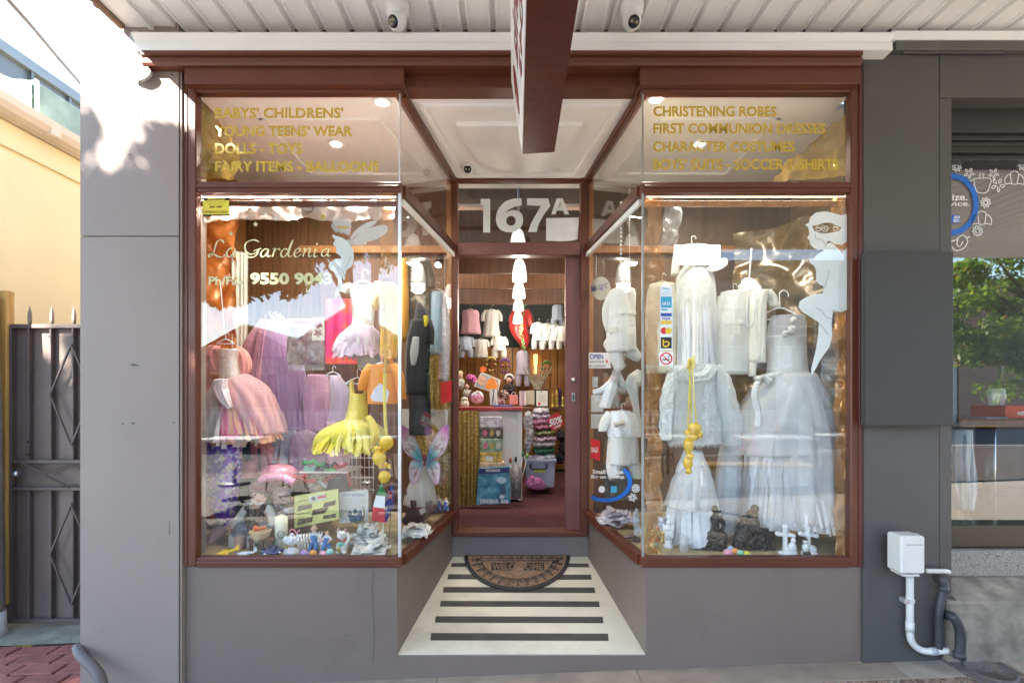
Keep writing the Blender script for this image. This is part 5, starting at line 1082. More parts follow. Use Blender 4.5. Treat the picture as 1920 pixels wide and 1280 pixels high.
for x, y in ((479, 927), (490.5, 925)): bm = bmesh.new(); bmesh.ops.create_icosphere(bm, subdivisions=2, radius=.0045, matrix=Matrix.Translation(at(x, y, YD-.037))); finish('eye', bm, EYE, dl, True)
poly('mouth', ell(484, 937, 4, 1.6, 12), fr(YD-.0415), mat('lip', (.35, .05, .04), .4), dl)
for x in (478.5, 490): poly('brow', ell(x, 922.5, 3.2, .7, 8), fr(YD-.0405), mat('brown_hair', (.07, .035, .02), .5), dl)
blob('shoe', [('c', [(453, 1026, 6.5, -14), (448, 1029, 6, -24)])], YD, WHC, dl, 1)
for x0, x1, l in ((428, 446, 'small white box under the left leg of the doll'), (462, 478, 'small white box between the doll legs')): tag(pbox('white_box', x0, 1003, x1, 1030, 2.84, 2.93, WHC, None, .002), l, 'box')
st = thing('wooden_stool', 'tiny dark wooden stool with the basket of carrots on it', 'stool', at(488, 1037, 2.76))
pbox('seat', 465, 1010, 511, 1015, 2.71, 2.80, WOODD, st, .002)
for x in (467, 488, 504): pbox('leg', x, 1015.3, x+5, 1038, 2.715, 2.73, WOODD, st, .001)
bk_ = thing('wicker_basket', 'little round wicker basket on the tiny stool', 'basket', at(488, 1010, 2.75)); WIC = ramp_mat('wicker', [(0, (.35, .22, .10)), (.5, (.62, .45, .25)), (1, (.75, .6, .4))], 9, .7, tex='NOISE', stretch=(6, 6, 22))
plathe('basket_body', [(12, 1013.5), (15, 1008), (18, 1000), (18.5, 995), (17, 995), (14, 1006), (1, 1009)], 488, 2.75, WIC, bk_, 28)
for k in range(26): a = 2*pi*k/26; bm = bmesh.new(); bmesh.ops.create_icosphere(bm, subdivisions=1, radius=.0062, matrix=Matrix.Translation(at(488, 995, 2.75)+Vector((cos(a)*.052, sin(a)*.052, 0)))); finish('rim_knot', bm, WIC, bk_, True)
CAR = mat('carrot_orange', (.80, .18, .03), .5)
for i, (a, b, c, d, l) in enumerate(((477, 993, 497, 990, 'toy carrot lying flat at the front of the basket'), (484, 991, 500, 986, 'toy carrot tilted up on top of the basket'), (475, 987, 490, 992, 'toy carrot crossing at the left of the basket'))): tag(tube('carrot', [at(a, b, 2.73-.01*i), at(c, d, 2.74-.01*i)], .011, CAR, None, 10, .003), l, 'toy carrot', 'toy carrots in the basket')
cn = thing('pillar_candle', 'tall hexagonal ivory pillar candle with dark crest beside the doll', 'candle', at(527, 1030, 2.78))
WAX = mat('candle_wax', (.78, .72, .54), .45, bump=None)
plathe('wax', [(12.5, 1029), (12.5, 969), (1.2, 963), (.1, 962.8)], 527, 2.78, WAX, cn, 6); tube('wick', [at(527, 963, 2.78), at(527, 958, 2.78)], .0015, BLACK, cn)
poly('crest', ell(526.5, 1002, 7.5, 7.5, 24), fr(2.743), mat('crest_green', (.10, .16, .13), .5), cn, holes=[ell(526.5, 1002, 6.3, 6.3, 24)]); strokes('crest_mark', [[(522, 1005), (523, 998), (526, 1003), (529, 997), (531, 1005)], [(523, 1006), (530, 1006)]], 1.3, fr(2.742), mat('crest_green', (.10, .16, .13), .5), cn, sm=0)
# toy planes and car
def plane_toy(x, y, w, m, label, tilt, Y=2.68):
    t = thing('toy_plane', label, 'toy plane', at(x, y+6, Y), 'toy planes'); s = Y/F; M = Matrix.Translation(at(x, y, Y)) @ Matrix.Rotation(tilt, 4, 'Z') @ Matrix.Rotation(-.12, 4, 'Y')
    bm = bmesh.new(); tube_bm(bm, [M @ Vector(p) for p in ((-.055, 0, 0), (-.045, 0, .002), (-.02, 0, .004), (.02, 0, .004), (.06, 0, .008))], [.002, .007, .010, .008, .003], 10); finish('fuselage', bm, m, t, True)
    for nm, pts, z in (('wing', [(-.02, -.07), (0, -.075), (.015, 0), (0, .075), (-.02, .07), (-.028, 0)], 0), ('tailplane', [(.045, -.025), (.06, -.025), (.06, .025), (.045, .025)], .008)):
        bm = bmesh.new(); a = [bm.verts.new(M @ Vector((p[0], p[1], z+.002))) for p in pts]; b = [bm.verts.new(M @ Vector((p[0], p[1], z-.002))) for p in pts]; bm.faces.new(a); bm.faces.new(b[::-1])
        for i in range(len(pts)): bm.faces.new((a[i], a[(i+1) % len(pts)], b[(i+1) % len(pts)], b[i]))
        finish(nm, bm, m, t)
    bm = bmesh.new(); a = [bm.verts.new(M @ Vector(p)) for p in ((.04, .0015, .008), (.062, .0015, .008), (.064, .0015, .03), (.054, .0015, .03))]; b = [bm.verts.new(M @ Vector(p)) for p in ((.04, -.0015, .008), (.062, -.0015, .008), (.064, -.0015, .03), (.054, -.0015, .03))]; bm.faces.new(a); bm.faces.new(b[::-1])
    for i in range(4): bm.faces.new((a[i], a[(i+1) % 4], b[(i+1) % 4], b[i]))
    finish('fin', bm, m, t)
    for sx, sy in ((-.02, -.02), (-.02, .02), (-.045, 0)): tube('wheel', [M @ Vector((sx, sy-.003, -.013)), M @ Vector((sx, sy+.003, -.013))], .006, BLACK, t, 10)
plane_toy(424, 1036, 40, mat('yellow_toy_paint', (.80, .55, .02), .3), 'small yellow toy plane at the left end of the window floor', .5); plane_toy(461, 1038, 40, mat('white_toy_paint', (.75, .76, .8), .3), 'small white toy airliner right of the yellow plane', -.1)
tag(sheet('paper_scrap', [at(402, 1028, 2.85), at(445, 1022, 2.85), at(420, 1044, 2.68), at(385, 1040, 2.70)], 8, 6, mat('kraft_paper', (.45, .32, .12), .8), None, .01, 10, 2), 'crumpled tan paper scrap on the window floor below the mermaid tail', 'paper')
cr = thing('toy_car', 'small dark blue rounded toy car with chrome hub caps', 'toy car', at(510, 1041, 2.69)); CBL = mat('navy_toy_paint', (.02, .03, .11), .15, coat=1, bump=None)
blob('body', [('e', 509, 1033.5, 21, 5.5, 11, 0, -8), ('e', 512, 1028.5, 12, 6.5, 9, 0, -8), ('e', 497, 1036, 8, 4.5, 10), ('e', 525, 1032, 7, 5, 10)], 2.70, CBL, cr, .8)
for x0, x1, y in ((503, 511, 1027.5), (512.5, 520, 1026)): slab('window', [(x0, y+2), (x0+3, y-2.5), (x1-1, y-3), (x1, y+1)], 2.674, .003, BLACK, cr)
for x, y in ((497, 1038.5), (525, 1035.5)): w_ = tube('wheel', [at(x, y, 2.688), at(x, y, 2.668)], .011, BLACK, cr, 16); tube('hub_cap', [at(x, y, 2.6675), at(x, y, 2.665)], .007, CHROME, w_, 14)
tube('bumper', smooth_pts([at(489, 1038, 2.69), at(490, 1039.5, 2.67), at(498, 1040, 2.662)], 3), .002, CHROME, cr); tube('headlight', [at(491, 1033.5, 2.68), at(489.5, 1034, 2.672)], .005, CHROME, cr, 10)
# lace angel, lattice, farmers, lucky cats, eggs
t = thing('lace_angel', 'white crocheted lace angel figurine', 'figurine', at(547, 1042, 2.70)); LACE = ramp_mat('crochet_lace', [(0, (.45, .42, .42)), (.5, (.78, .76, .76)), (1, (.85, .84, .84))], 90, .8, tex='NOISE', bump=1)
blob('gown', [('e', 547, 1013, 8, 10, 7), ('e', 546, 1034, 14, 8, 10), ('e', 547, 1004, 4.5, 5, 4.5), ('e', 537, 1012, 6, 8, 3), ('e', 557, 1011, 6, 8, 3)], 2.70, LACE, t, .9, 1, 1.5, 120)
t = thing('lattice_fence', 'white miniature lattice stand with pink ribbon bows', 'miniature fence', at(568, 1032, 2.78))
for k in range(5): tube('slat', [at(557+k*6, 1000+k, 2.78), at(565+k*5, 1034, 2.78)], .004, WHITE, t, 6); tube('slat', [at(581-k*5, 998+k, 2.785), at(566-k*2, 1032, 2.785)], .004, WHITE, t, 6)
tube('ribbon_bow', smooth_pts([at(548, 1002, 2.76), at(543, 995, 2.76), at(550, 992, 2.76), at(556, 998, 2.76), at(562, 993, 2.76)], 4), .003, mat('pink_ribbon', (.75, .25, .35), .5), t)
def farmer(x, y, h, hat, label, Y, fl=1):
    s = h/48; t = thing('farmer_figurine', label, 'figurine', at(x, y, Y), 'farmer couple figurines')
    P = lambda a, b, r, d=0: (x+a*s*fl, y-b*s, r*s, d*s)
    blob('body', [('e', x, y-40*s, 4.2*s, 5*s, 4.2*s), ('c', [P(0, 34, 5), P(0, 26, 6.2), P(0, 20, 6)]), ('c', [P(-5, 32, 2.6), P(-9, 26, 2.3), P(-4, 21, 2.1, -5)]), ('c', [P(5, 32, 2.6), P(10, 27, 2.3), P(12, 22, 2.1, -4)])], Y, SKIN if hat else SKIN, t, .8)
    blob('shirt', [('c', [P(0, 33, 6), P(0, 27, 6.6)]), ('c', [P(-5, 32, 3.3), P(-9, 27, 3)]), ('c', [P(5, 32, 3.3), P(10, 27, 3)])], Y, WHC, t, .8)
    blob('dungarees', [('c', [P(0, 29, 6.2, -1), P(0, 20, 7)]), ('c', [P(-3, 18, 5), P(-6, 8, 4), P(-7, 2, 4, -3)]), ('c', [P(3, 18, 5), P(6, 9, 4, -6), P(5, 2, 4, -2)])], Y, mat('denim', (.08, .19, .42), .7), t, .8)
    if hat: plathe('hat', [(8*s, y-43*s), (7.6*s, y-44*s), (4.4*s, y-44.5*s), (4*s, y-49*s), (2*s, y-50*s), (.1, y-50*s)], x, Y, mat('straw_hat', (.55, .33, .22), .7), t, 18)
    else: blob('hair', [('e', x, y-42.5*s, 4.8*s, 4*s, 4.8*s, 1)], Y, mat('blond_hair', (.50, .33, .14), .6), t, .8)
    for a, b in ((-7, 1), (6, 1)): bm = bmesh.new(); bmesh.ops.create_icosphere(bm, subdivisions=2, radius=3.4*s*Y/F, matrix=Matrix.Translation(at(x+a*s*fl, y-b*s, Y-.008))); finish('boot', bm, WOODD, t, True)
    return t
farmer(589, 1034, 48, True, 'farmer figurine in straw hat and blue dungarees kneeling with a basket', 2.73); farmer(613, 1033, 40, False, 'fair haired child figurine in blue dungarees facing the farmer', 2.73, -1)
tag(blob('toy_goat', [('e', 600, 1012, 5, 5, 5), ('e', 601, 1004, 3.2, 4, 3.5), ('e', 598, 999, 1.2, 4, 1.5), ('e', 604, 999, 1.2, 4, 1.5), ('e', 604, 1018, 4, 5, 4), ('c', [(601, 1020, 2.4), (602, 1032, 2)])], 2.735, PORC, None, .7), 'small white kid goat figurine between the two farmers', 'figurine')
def cat(x, y, s, body, label, Y, bib):
    t = thing('lucky_cat', label, 'figurine', at(x, y, Y), 'beckoning cat figurines'); P = lambda a, b: (x+a*s, y-b*s)
    blob('body', [('e', *P(0, 12), 11*s, 12*s, 9*s), ('e', *P(0, 33), 9.5*s, 9*s, 8*s), ('e', *P(-7, 42), 2.5*s, 5*s, 2*s, 0, -12), ('e', *P(7, 42), 2.5*s, 5*s, 2*s, 0, 12), ('c', [(*P(9, 18), 3*s, -4), (*P(14, 27), 3*s, -4), (*P(13, 36), 3.4*s, -4)]), ('e', *P(-6, 3), 5*s, 4*s, 7*s, -4), ('e', *P(6, 3), 5*s, 4*s, 7*s, -4)], Y, body, t, .9*max(.8, s))
    for a in (-7, 7): bm = bmesh.new(); bmesh.ops.create_icosphere(bm, subdivisions=2, radius=1, matrix=Matrix.Translation(at(*P(a, 42), Y-2.1*s*Y/F)) @ Matrix.Diagonal((1.5*s*Y/F, .8*s*Y/F, 3*s*Y/F, 1))); finish('ear_lining', bm, mat('ear_red', (.5, .06, .04), .4), t, True)
    for a in (-3.6, 3.6): strokes('eye', [[P(a-2, 34), P(a, 35.6), P(a+2, 34)]], .9*s, fr(Y-8.35*s*Y/F), BLACK, t, sm=3)
    poly('nose', ell(*P(0, 31), 1.2*s, 1*s, 8), fr(Y-8.5*s*Y/F), mat('ear_red', (.5, .06, .04), .4), t)
    tube('collar', [at(x+9.2*s*cos(a), y-24*s+2.2*s*sin(a), Y-7.4*s*sin(a)*Y/F) for a in [2*pi*i/20 for i in range(21)]], 1.5*s*Y/F, mat('ear_red', (.5, .06, .04), .4), t, 6)
    blob('bib', [('e', *P(0, 18), 6*s, 4.5*s, 3*s, -7.5*s)], Y, bib, t, .8); blob('coin', [('e', *P(-3, 9), 3.6*s, 6*s, 2.2*s, -8.5*s)], Y, mat('gold_leaf', (.6, .38, .08), .3, metal=.8), t, .8)
    return t
cat(641, 1036, 1.0, mat('white_gold_glaze', (.72, .68, .62), .25, nz=(30, .25), coat=.5), 'white beckoning cat figurine with red ears near the eggs', 2.73, mat('mint_bib', (.15, .45, .33), .3))
cat(1227, 1037, 1.1, mat('golden_glaze', (.62, .40, .12), .22, metal=.5, coat=.5), 'golden beckoning cat figurine wrapped in cellophane at the right window corner', 2.78, mat('mint_bib', (.15, .45, .33), .3))
def egg(x, y, r, c, label, Y, rot=0):
    t = tag(blob('easter_egg', [('e', x, y, r*1.18, r, r, 0, rot), ('e', x+r*.35, y, r*.95, r*.85, r*.85, 0, rot)], Y, mat('egg_%s' % label.split()[0], c, .35, bump=(200, .3), coat=.3), None, .7, 4), label, 'decorative egg', 'glitter easter eggs'); return t
for a in ((571, 1037, 7, (.45, .25, .55), 'lilac glitter egg left of the row in the left window', 2.67, -20), (587, 1036.5, 6.3, (.85, .35, .05), 'orange glitter egg in the left window row', 2.67), (606, 1038, 6.3, (.85, .42, .48), 'pink glitter egg in the left window row', 2.67), (618, 1034.5, 6.3, (.35, .66, .58), 'mint glitter egg at the right of the left window row', 2.68, 60),
          (1365, 1036, 7.5, (.85, .35, .42), 'rose glitter egg at the left of the cluster below the bronze statues', 2.68), (1370, 1029, 5.5, (.3, .5, .75), 'blue glitter egg behind the rose one', 2.72), (1378, 1032.5, 5.8, (.85, .33, .05), 'tangerine glitter egg in the middle of the right cluster', 2.69), (1387.5, 1036, 6.2, (.35, .62, .40), 'green glitter egg in the right cluster', 2.68), (1400, 1038, 6.2, (.80, .75, .10), 'yellow glitter egg at the right end of the cluster', 2.68)): egg(*a)
# posters, packages, plush
YP = mat('yellow_poster', (.70, .66, .22), .6); BKP = ramp_mat('dark_photo', [(0, (.03, .02, .015)), (.5, (.10, .06, .03)), (.75, (.35, .25, .1))], 60, .6, tex='NOISE')
po = thing('raffle_poster', 'yellow poster with dark photo panels and a crest propped on the window floor', 'poster', at(594, 985, 2.85)); q = fr(2.846)
slab('sheet', [(552, 929), (634, 916), (636, 972), (552, 990)], 2.85, .003, YP, po)
for c in ([(559, 948), (585, 944), (584, 952), (557, 958)], [(608, 942), (630, 937), (628, 946), (606, 951)], [(587, 955), (615, 950), (610, 961), (584, 966)], [(559, 973), (587, 968), (585, 978), (557, 984)], [(607, 966), (629, 962), (630, 970), (605, 973)]): poly('photo', c, q, BKP, po)
poly('crest_panel', [(579, 930), (612, 925), (612, 935), (580, 942)], q, WHC, po); poly('crest', ell(588, 934, 4.5, 4.2, 18), fr(2.845), mat('crest_green', (.10, .16, .13), .5), po); poly('banner', [(595, 930), (611, 927.5), (611, 932), (595, 935)], fr(2.845), mat('red_print', (.5, .05, .05), .5), po)
for y in (939, 963, 985): strokes('print_line', [[(558, y+1), (580, y-3)]], 1.2, q, mat('grey_print', (.3, .28, .1), .6), po, sm=0)
pb = thing('white_garment_packet', 'white clothing packet with small blue heading behind the model animals', 'packet', at(664, 980, 2.9)); slab('packet', [(636, 923), (690, 918), (690, 975), (637, 981)], 2.9, .012, WHC, pb); text('lettering', 'PETIT BATEAU', (643, 925, 684, 930), fr(2.898), mat('blue_grey_print', (.25, .33, .45), .6), pb, bold=.02)
for y in (936, 941, 947): strokes('print_line', [[(642, y), (676, y-2)]], .8, fr(2.898), mat('pale_grey_print', (.5, .52, .58), .6), pb, sm=0)
FURT = mat('teddy_fur', (.52, .42, .28), .95, nz=(40, .2), bump=(120, 1), sheen=.5)
td = thing('teddy_bear', 'cream teddy bear with white ribbon bow above the yellow poster', 'soft toy', at(594, 925, 3.0)); blob('body', [('e', 597, 893, 13, 10, 11), ('e', 588, 888, 4, 4, 3), ('e', 606, 887, 4, 4, 3), ('e', 592, 896, 6, 5, 7, -8), ('e', 595, 914, 14, 15, 12), ('e', 583, 908, 5, 9, 6, 0, 20), ('e', 609, 909, 5, 9, 6, 0, -20)], 3.0, FURT, td, 1.1, 1, 1.2, 150)
for x in (590, 600): bm = bmesh.new(); bmesh.ops.create_icosphere(bm, subdivisions=2, radius=.005, matrix=Matrix.Translation(at(x, 892, 2.963))); finish('eye', bm, BLACK, td, True)
tube('ribbon', smooth_pts([at(580, 912, 2.955), at(590, 903, 2.955), at(600, 903, 2.955), at(612, 913, 2.955)], 3), .006, WHS, td)
FB = thing('fur_bag', 'light brown fluffy toy bundle in clear wrap behind the candle', 'soft toy', at(533, 965, 2.95)); blob('fur', [('e', 533, 945, 18, 22, 14), ('e', 528, 930, 12, 10, 10), ('e', 540, 958, 12, 10, 10)], 2.97, mat('tan_fur', (.45, .26, .13), .9, nz=(30, .3), bump=(90, 1)), FB, 1.3, 1, 3, 60); sheet('clear_wrap', [at(516, 912, 2.89), at(548, 916, 2.89), at(553, 968, 2.89), at(514, 968, 2.89)], 12, 14, CLR, FB, .03, 10, 3)
fg = thing('flag', 'small Italian tricolour flag leaning at the glass corner', 'flag', at(716, 1000, 2.74), 'small flags by the glass corner'); q3 = []
for c, m in (([(714, 906), (727, 930), (705, 928)], (.02, .18, .05)), ([(705, 928), (722, 930), (721, 952), (699, 950)], (.75, .75, .74)), ([(699, 950), (721, 952), (722, 980), (697, 974)], (.55, .02, .03))): slab('stripe', c, 2.74, .002, mat('flag_%d' % int(m[0]*100), m, .7), fg)
tube('stick', [at(715, 900, 2.745), at(720, 1035, 2.745)], .002, WHITE, fg)
fa = thing('flag', 'small Australian flag furled behind the Italian one', 'flag', at(725, 1000, 2.78), 'small flags by the glass corner'); loft('cloth', [(735, 910, 3), (730, 930, 8), (724, 955, 10), (720, 978, 4)], 2.77, .012, mat('flag_navy', (.02, .03, .18), .7), fa, 4, .15)
strokes('cross', [[(727, 918), (736, 938)], [(735, 922), (727, 936)]], 2, fr(2.752), mat('flag_55', (.55, .02, .03), .7), fa, sm=0); poly('star', [(722+ (5.5 if i % 2 == 0 else 2)*cos(i*pi/7), 953+(5.5 if i % 2 == 0 else 2)*sin(i*pi/7)) for i in range(14)], fr(2.748), WHC, fa); tube('stick', [at(736, 905, 2.785), at(728, 1035, 2.785)], .002, WOODD, fa)
BHN = mat('painted_dark_resin', (.03, .035, .04), .35)
tag(blob('toy_animal', [('e', 665, 972, 10, 7, 8), ('e', 656, 963, 4, 6, 4), ('e', 666, 958, 4, 5, 4), ('e', 675, 962, 4, 6, 4), ('e', 674, 972, 8, 7, 8)], 2.82, mat('blue_resin', (.03, .07, .12), .35), None, .9), 'dark blue resin bear family group in front of the white packet', 'figurine')
tag(tube('toy_horn', smooth_pts([at(667, 980, 2.78), at(678, 976, 2.78), at(683, 962, 2.78), at(680, 948, 2.78)], 4), .008, mat('olive_resin', (.14, .12, .06), .5), None, 8, .003), 'curved olive coloured toy horn left of the Italian flag', 'figurine')
def clothpile(name, label, x, y, w, h, Y, m, n=5, seed=1):
    t = thing(name, label, 'folded clothes', at(x, y, Y)); rnd = random.Random(seed)
    for i in range(n):
        a = rnd.uniform(-.2, .2); f = 1-.1*i; yy = y-i*h/n*.9; q = [(-w*f, -4), (w*f, -4), (w*f, 4), (-w*f, 4)]
        c = [at(x+rnd.uniform(-4, 4)+px, yy, Y)+Vector((0, (.075*f if j < 2 else -.075*f)+px*a*.002, .012*(j < 2)+rnd.uniform(-.01, .01))) for j, (px, _) in enumerate(q)]
        sheet('fold', c, 22, 12, m, t, .022, 13, seed*7+i)
    return t
def lacepile(name, label, prims, Y, m, d=2.5): return tag(blob(name, prims, Y, m, None, 1.2, 1, d, 60), label, 'folded clothes')
clothpile('lace_garment', 'white broderie baby garments heaped on the floor right of the white cat', 690, 1016, 34, 40, 2.83, WHC, 9, 3)
clothpile('white_packets', 'flat white packets on the floor by the glass corner', 694, 1032, 30, 10, 2.74, WHC, 4, 5)
clothpile('white_cloth', 'white folded blanket lying along the angled glass below the black cat', 780, 1000, 26, 18, 2.98, WHC, 5, 9)
bt = tag(blob('black_cat_plush', [('e', 774, 965, 14, 12, 12), ('e', 785, 975, 10, 12, 10), ('e', 775, 945, 6, 7, 6), ('e', 762, 975, 9, 8, 8), ('c', [(765, 985, 4), (770, 1000, 4)]), ('e', 779, 940, 2, 3, 2), ('e', 771, 939, 2, 3, 2)], 3.08, mat('black_plush', (.02, .018, .018), .9, nz=(20, .3), bump=(90, .6)), None, 1.1), 'black cat soft toy sitting inside the left angled window', 'soft toy')
farmer(822, 960, 34, False, 'tall fair haired farmer figurine by the door end of the left angled window', 3.42); farmer(836, 958, 27, False, 'short child figurine at the door end of the left angled window', 3.46, -1)
tag(blob('toy_elephant', [('e', 806, 948, 8, 14, 6, 0, 20), ('e', 800, 962, 6, 12, 5, 0, -10), ('c', [(796, 960, 3), (794, 985, 2.5)])], 3.3, mat('grey_resin', (.18, .16, .15), .5), None, 1.0), 'grey arching driftwood figurine right of the black cat', 'figurine')
tag(slab('price_card', [(786, 955), (797, 950), (798, 960), (787, 966)], 3.22, .003, WHC), 'small white price card leaning by the black cat', 'card')
tag(blob('leaf_posy', [('e', 780, 918, 14, 8, 8), ('e', 790, 924, 8, 6, 6), ('e', 768, 925, 7, 6, 6)], 3.35, mat('posy_green', (.05, .11, .04), .7, nz=(30, .5)), None, 1.2, 1, 5, 80), 'dark green leafy posy behind the black cat', 'posy')
# ---------------- left angled window clothes
garment('patterned_tshirt', 'olive grey t-shirt with pale patches hung high in the left angled window', 't-shirt', 3.4, (780, 490), [('body', [(781, 484, 22), (782, 500, 24), (783, 560, 23), (784, 620, 23)], .05, 4, .06, ramp_mat('olive_print', [(0, (.07, .065, .05)), (.62, (.10, .09, .07)), (.7, (.55, .5, .4))], 9, .8, tex='NOISE')), ('sleeve', [(797, 490, 8), (806, 515, 8), (809, 540, 7)], .04, 3, .05, fab('olive_cloth', (.08, .075, .06)))])
garment('gold_waistcoat', 'bright orange and gold top at the inner edge of the left angled window', 'top', 3.3, (760, 490), [('body', [(757, 486, 8), (757, 510, 8), (758, 570, 8), (758, 640, 7)], .05, 4, .08, fab('deep_amber_satin', (.70, .33, .04), rough=.4))])
garment('sequin_jacket', 'white sequin jacket over a pale blue satin shirt on a white hanger', 'jacket', 3.47, (817, 545), [
    ('shirt', [(818, 548, 12), (817, 580, 12), (816, 630, 12), (815, 664, 11)], .05, 3, .04, fab('pale_blue_satin', (.38, .52, .62), rough=.35), {'dy': -.03}), ('jacket', [(804, 546, 16), (798, 570, 16), (793, 610, 13), (788, 650, 9), (775, 690, 6)], .04, 5, .08, SEQW), ('jacket', [(829, 548, 8), (832, 590, 10), (833, 650, 10), (831, 715, 9)], .04, 5, .08, SEQW)], (818, 541, 34))
garment('penguin_costume', 'black animal costume with yellow beak hung over a black sequin dress', 'costume', 3.2, (790, 580), [
    ('hood', [(787, 568, 3), (789, 582, 10), (793, 600, 15), (797, 620, 17), (800, 645, 13)], .06, 4, .06, BLF), ('body', [(790, 600, 20), (784, 640, 22), (782, 690, 22), (783, 740, 22)], .06, 5, .06, BLF), ('belly', [(781, 632, 7), (778, 660, 9), (776, 685, 5)], .03, 3, .03, fab('silver_cloth', (.5, .5, .5)), {'dy': -.045}), ('beak', [(798, 592, 4), (799, 603, 4), (798, 612, 2)], .02, 3, .03, mat('beak_yellow', (.75, .6, .03), .4), {'dy': -.06}), ('dress', [(784, 700, 21), (786, 740, 20), (787, 780, 20), (788, 815, 21)], .05, 7, .08, fab('black_sequin', (.03, .03, .035), rough=.25))])
t = thing('green_tinsel', 'dark green tinsel garland hanging along the black costume', 'tinsel', at(803, 640, 3.15)); bm = bmesh.new()
for i in range(700): z = random.random(); p = at(802+3*sin(z*9), 630+z*170, 3.14); d = Vector([random.gauss(0, 1) for _ in range(3)]).normalized()*.018; e = d.cross(Vector((0, 0, 1))).normalized()*.0025; v = [bm.verts.new(x) for x in (p-e, p+e, p+d)]; bm.faces.new(v)
o = finish('strands', bm, mat('green_tinsel', (.01, .10, .04), .25, metal=.6), t); stuff(o)
tag(drape('gold_sequin_cloth', Vector((at(770, 0, 3.62).x, 3.60)), Vector((at(845, 0, 3.66).x, 3.66)), at(0, 950, 3.6).z, at(0, 650, 3.6).z, SEQG, None, 6, .02), 'dull gold sequin cloth hanging behind the butterfly wings', 'cloth')
wp = thing('party_poster', 'white poster with an arch and purple lettering behind the black costume', 'poster', at(800, 800, 3.5)); slab('sheet', [(752, 766), (840, 768), (838, 812), (832, 822), (820, 800), (800, 787), (780, 790), (762, 806), (752, 820)], 3.48, .004, WHC, wp); text('lettering', 'Dream', (768, 770, 786, 780), fr(3.476), mat('plum_print', (.2, .04, .15), .5), wp); text('lettering', 'fire', (806, 772, 816, 780), fr(3.476), mat('plum_print', (.2, .04, .15), .5), wp)
# butterfly wings
bw_ = thing('butterfly_wings', 'pink white and turquoise fairy butterfly wings', 'costume wings', at(795, 860, 3.25)); bm_ = None
def wing_mat():
    m = bpy.data.materials.new('wing_gauze'); m.use_nodes = True; n, l = nt(m); b = n['Principled BSDF']; tc = n.new('ShaderNodeTexCoord'); c0 = at(797, 856, 3.25)
    vm = n.new('ShaderNodeVectorMath'); vm.operation = 'DISTANCE'; vm.inputs[1].default_value = c0; l.new(tc.outputs['Object'], vm.inputs[0]); r = n.new('ShaderNodeMapRange'); r.inputs[2].default_value = .26; l.new(vm.outputs['Value'], r.inputs[0])
    cr = n.new('ShaderNodeValToRGB'); e = cr.color_ramp.elements; e[0].position = 0; e[0].color = (.04, .42, .55, 1); e[1].position = 1; e[1].color = (.35, .12, .5, 1)
    for p, c in ((.22, (.12, .55, .62)), (.38, (.72, .66, .62)), (.62, (.75, .62, .62)), (.82, (.75, .22, .5))): x = e.new(p); x.color = (*c, 1)
    l.new(r.outputs[0], cr.inputs[0]); l.new(cr.outputs[0], b.inputs['Base Color']); b.inputs['Roughness'].default_value = .4; b.inputs['Alpha'].default_value = .93; return m
WM = wing_mat(); cx = 796
UPW = [(4, 862), (10, 840), (20, 818), (33, 802), (44, 797), (45, 812), (42, 835), (34, 850), (20, 860), (8, 868)]; LOW = [(6, 866), (18, 862), (27, 868), (29, 885), (26, 904), (18, 907), (9, 890), (4, 876)]
for sx in (-1, 1):
    for pts in (UPW, LOW):
        w2 = slab('wing', [(cx+sx*a*(1.0 if sx > 0 else .98), b) for a, b in pts], 3.25, .004, WM, bw_, sm=3)
        cxm = sum(a for a, b in pts)/len(pts); cym = sum(b for a, b in pts)/len(pts)
        tube('wing_wire', [at(cx+sx*p.x, p.y, 3.248) for p in smooth_pts([(a, b, 0) for a, b in pts], 4, True)], .0022, mat('wing_wire', (.5, .3, .5), .4), bw_, 5)
    L = []
    for (a, b, r) in ((22, 838, 5), (34, 822, 4.5), (32, 842, 4), (17, 888, 4.5), (22, 876, 3.5)): L.append([(cx+sx*(a+r*(1-k/14)*cos(k*.62)), b+r*(1-k/14)*sin(k*.62)) for k in range(12)]+[])
    L += [[(cx+sx*8, 860), (cx+sx*16, 846), (cx+sx*30, 832)], [(cx+sx*8, 864), (cx+sx*24, 856), (cx+sx*36, 838)], [(cx+sx*7, 870), (cx+sx*14, 880), (cx+sx*20, 898)]]
    strokes('swirl', L, 1.1, fr(3.2465), mat('glitter_maroon', (.30, .06, .10), .4), bw_, sm=2)
blob('body', [('e', cx, 858, 4, 7, 4), ('e', cx, 868, 3, 6, 3)], 3.24, mat('glitter_maroon', (.30, .06, .10), .4), bw_, .8)
garment('white_gown', 'plain white flared gown on a stand beneath the butterfly wings', 'dress', 3.36, (790, 880), [('gown', [(794, 868, 10), (792, 895, 18), (789, 920, 26), (788, 945, 30)], .09, 8, .08, WHC)])
def spl(side, off): A, B = (LS if side == 'L' else RS); return plan_map(A, B, off)
sal = mat('sale_red', (.60, .02, .03), .45, bump=None)
s1 = thing('sale_sign', 'red SALE card at the door end of the left angled window', 'sign', spl('L', .006)(838, 757)); poly('card', [(826, 717), (847, 713), (847, 752), (827, 757)], spl('L', .0055), sal, s1); text('lettering', 'SALE', (829, 728, 845, 741), spl('L', .005), WVY, s1, bold=.02)
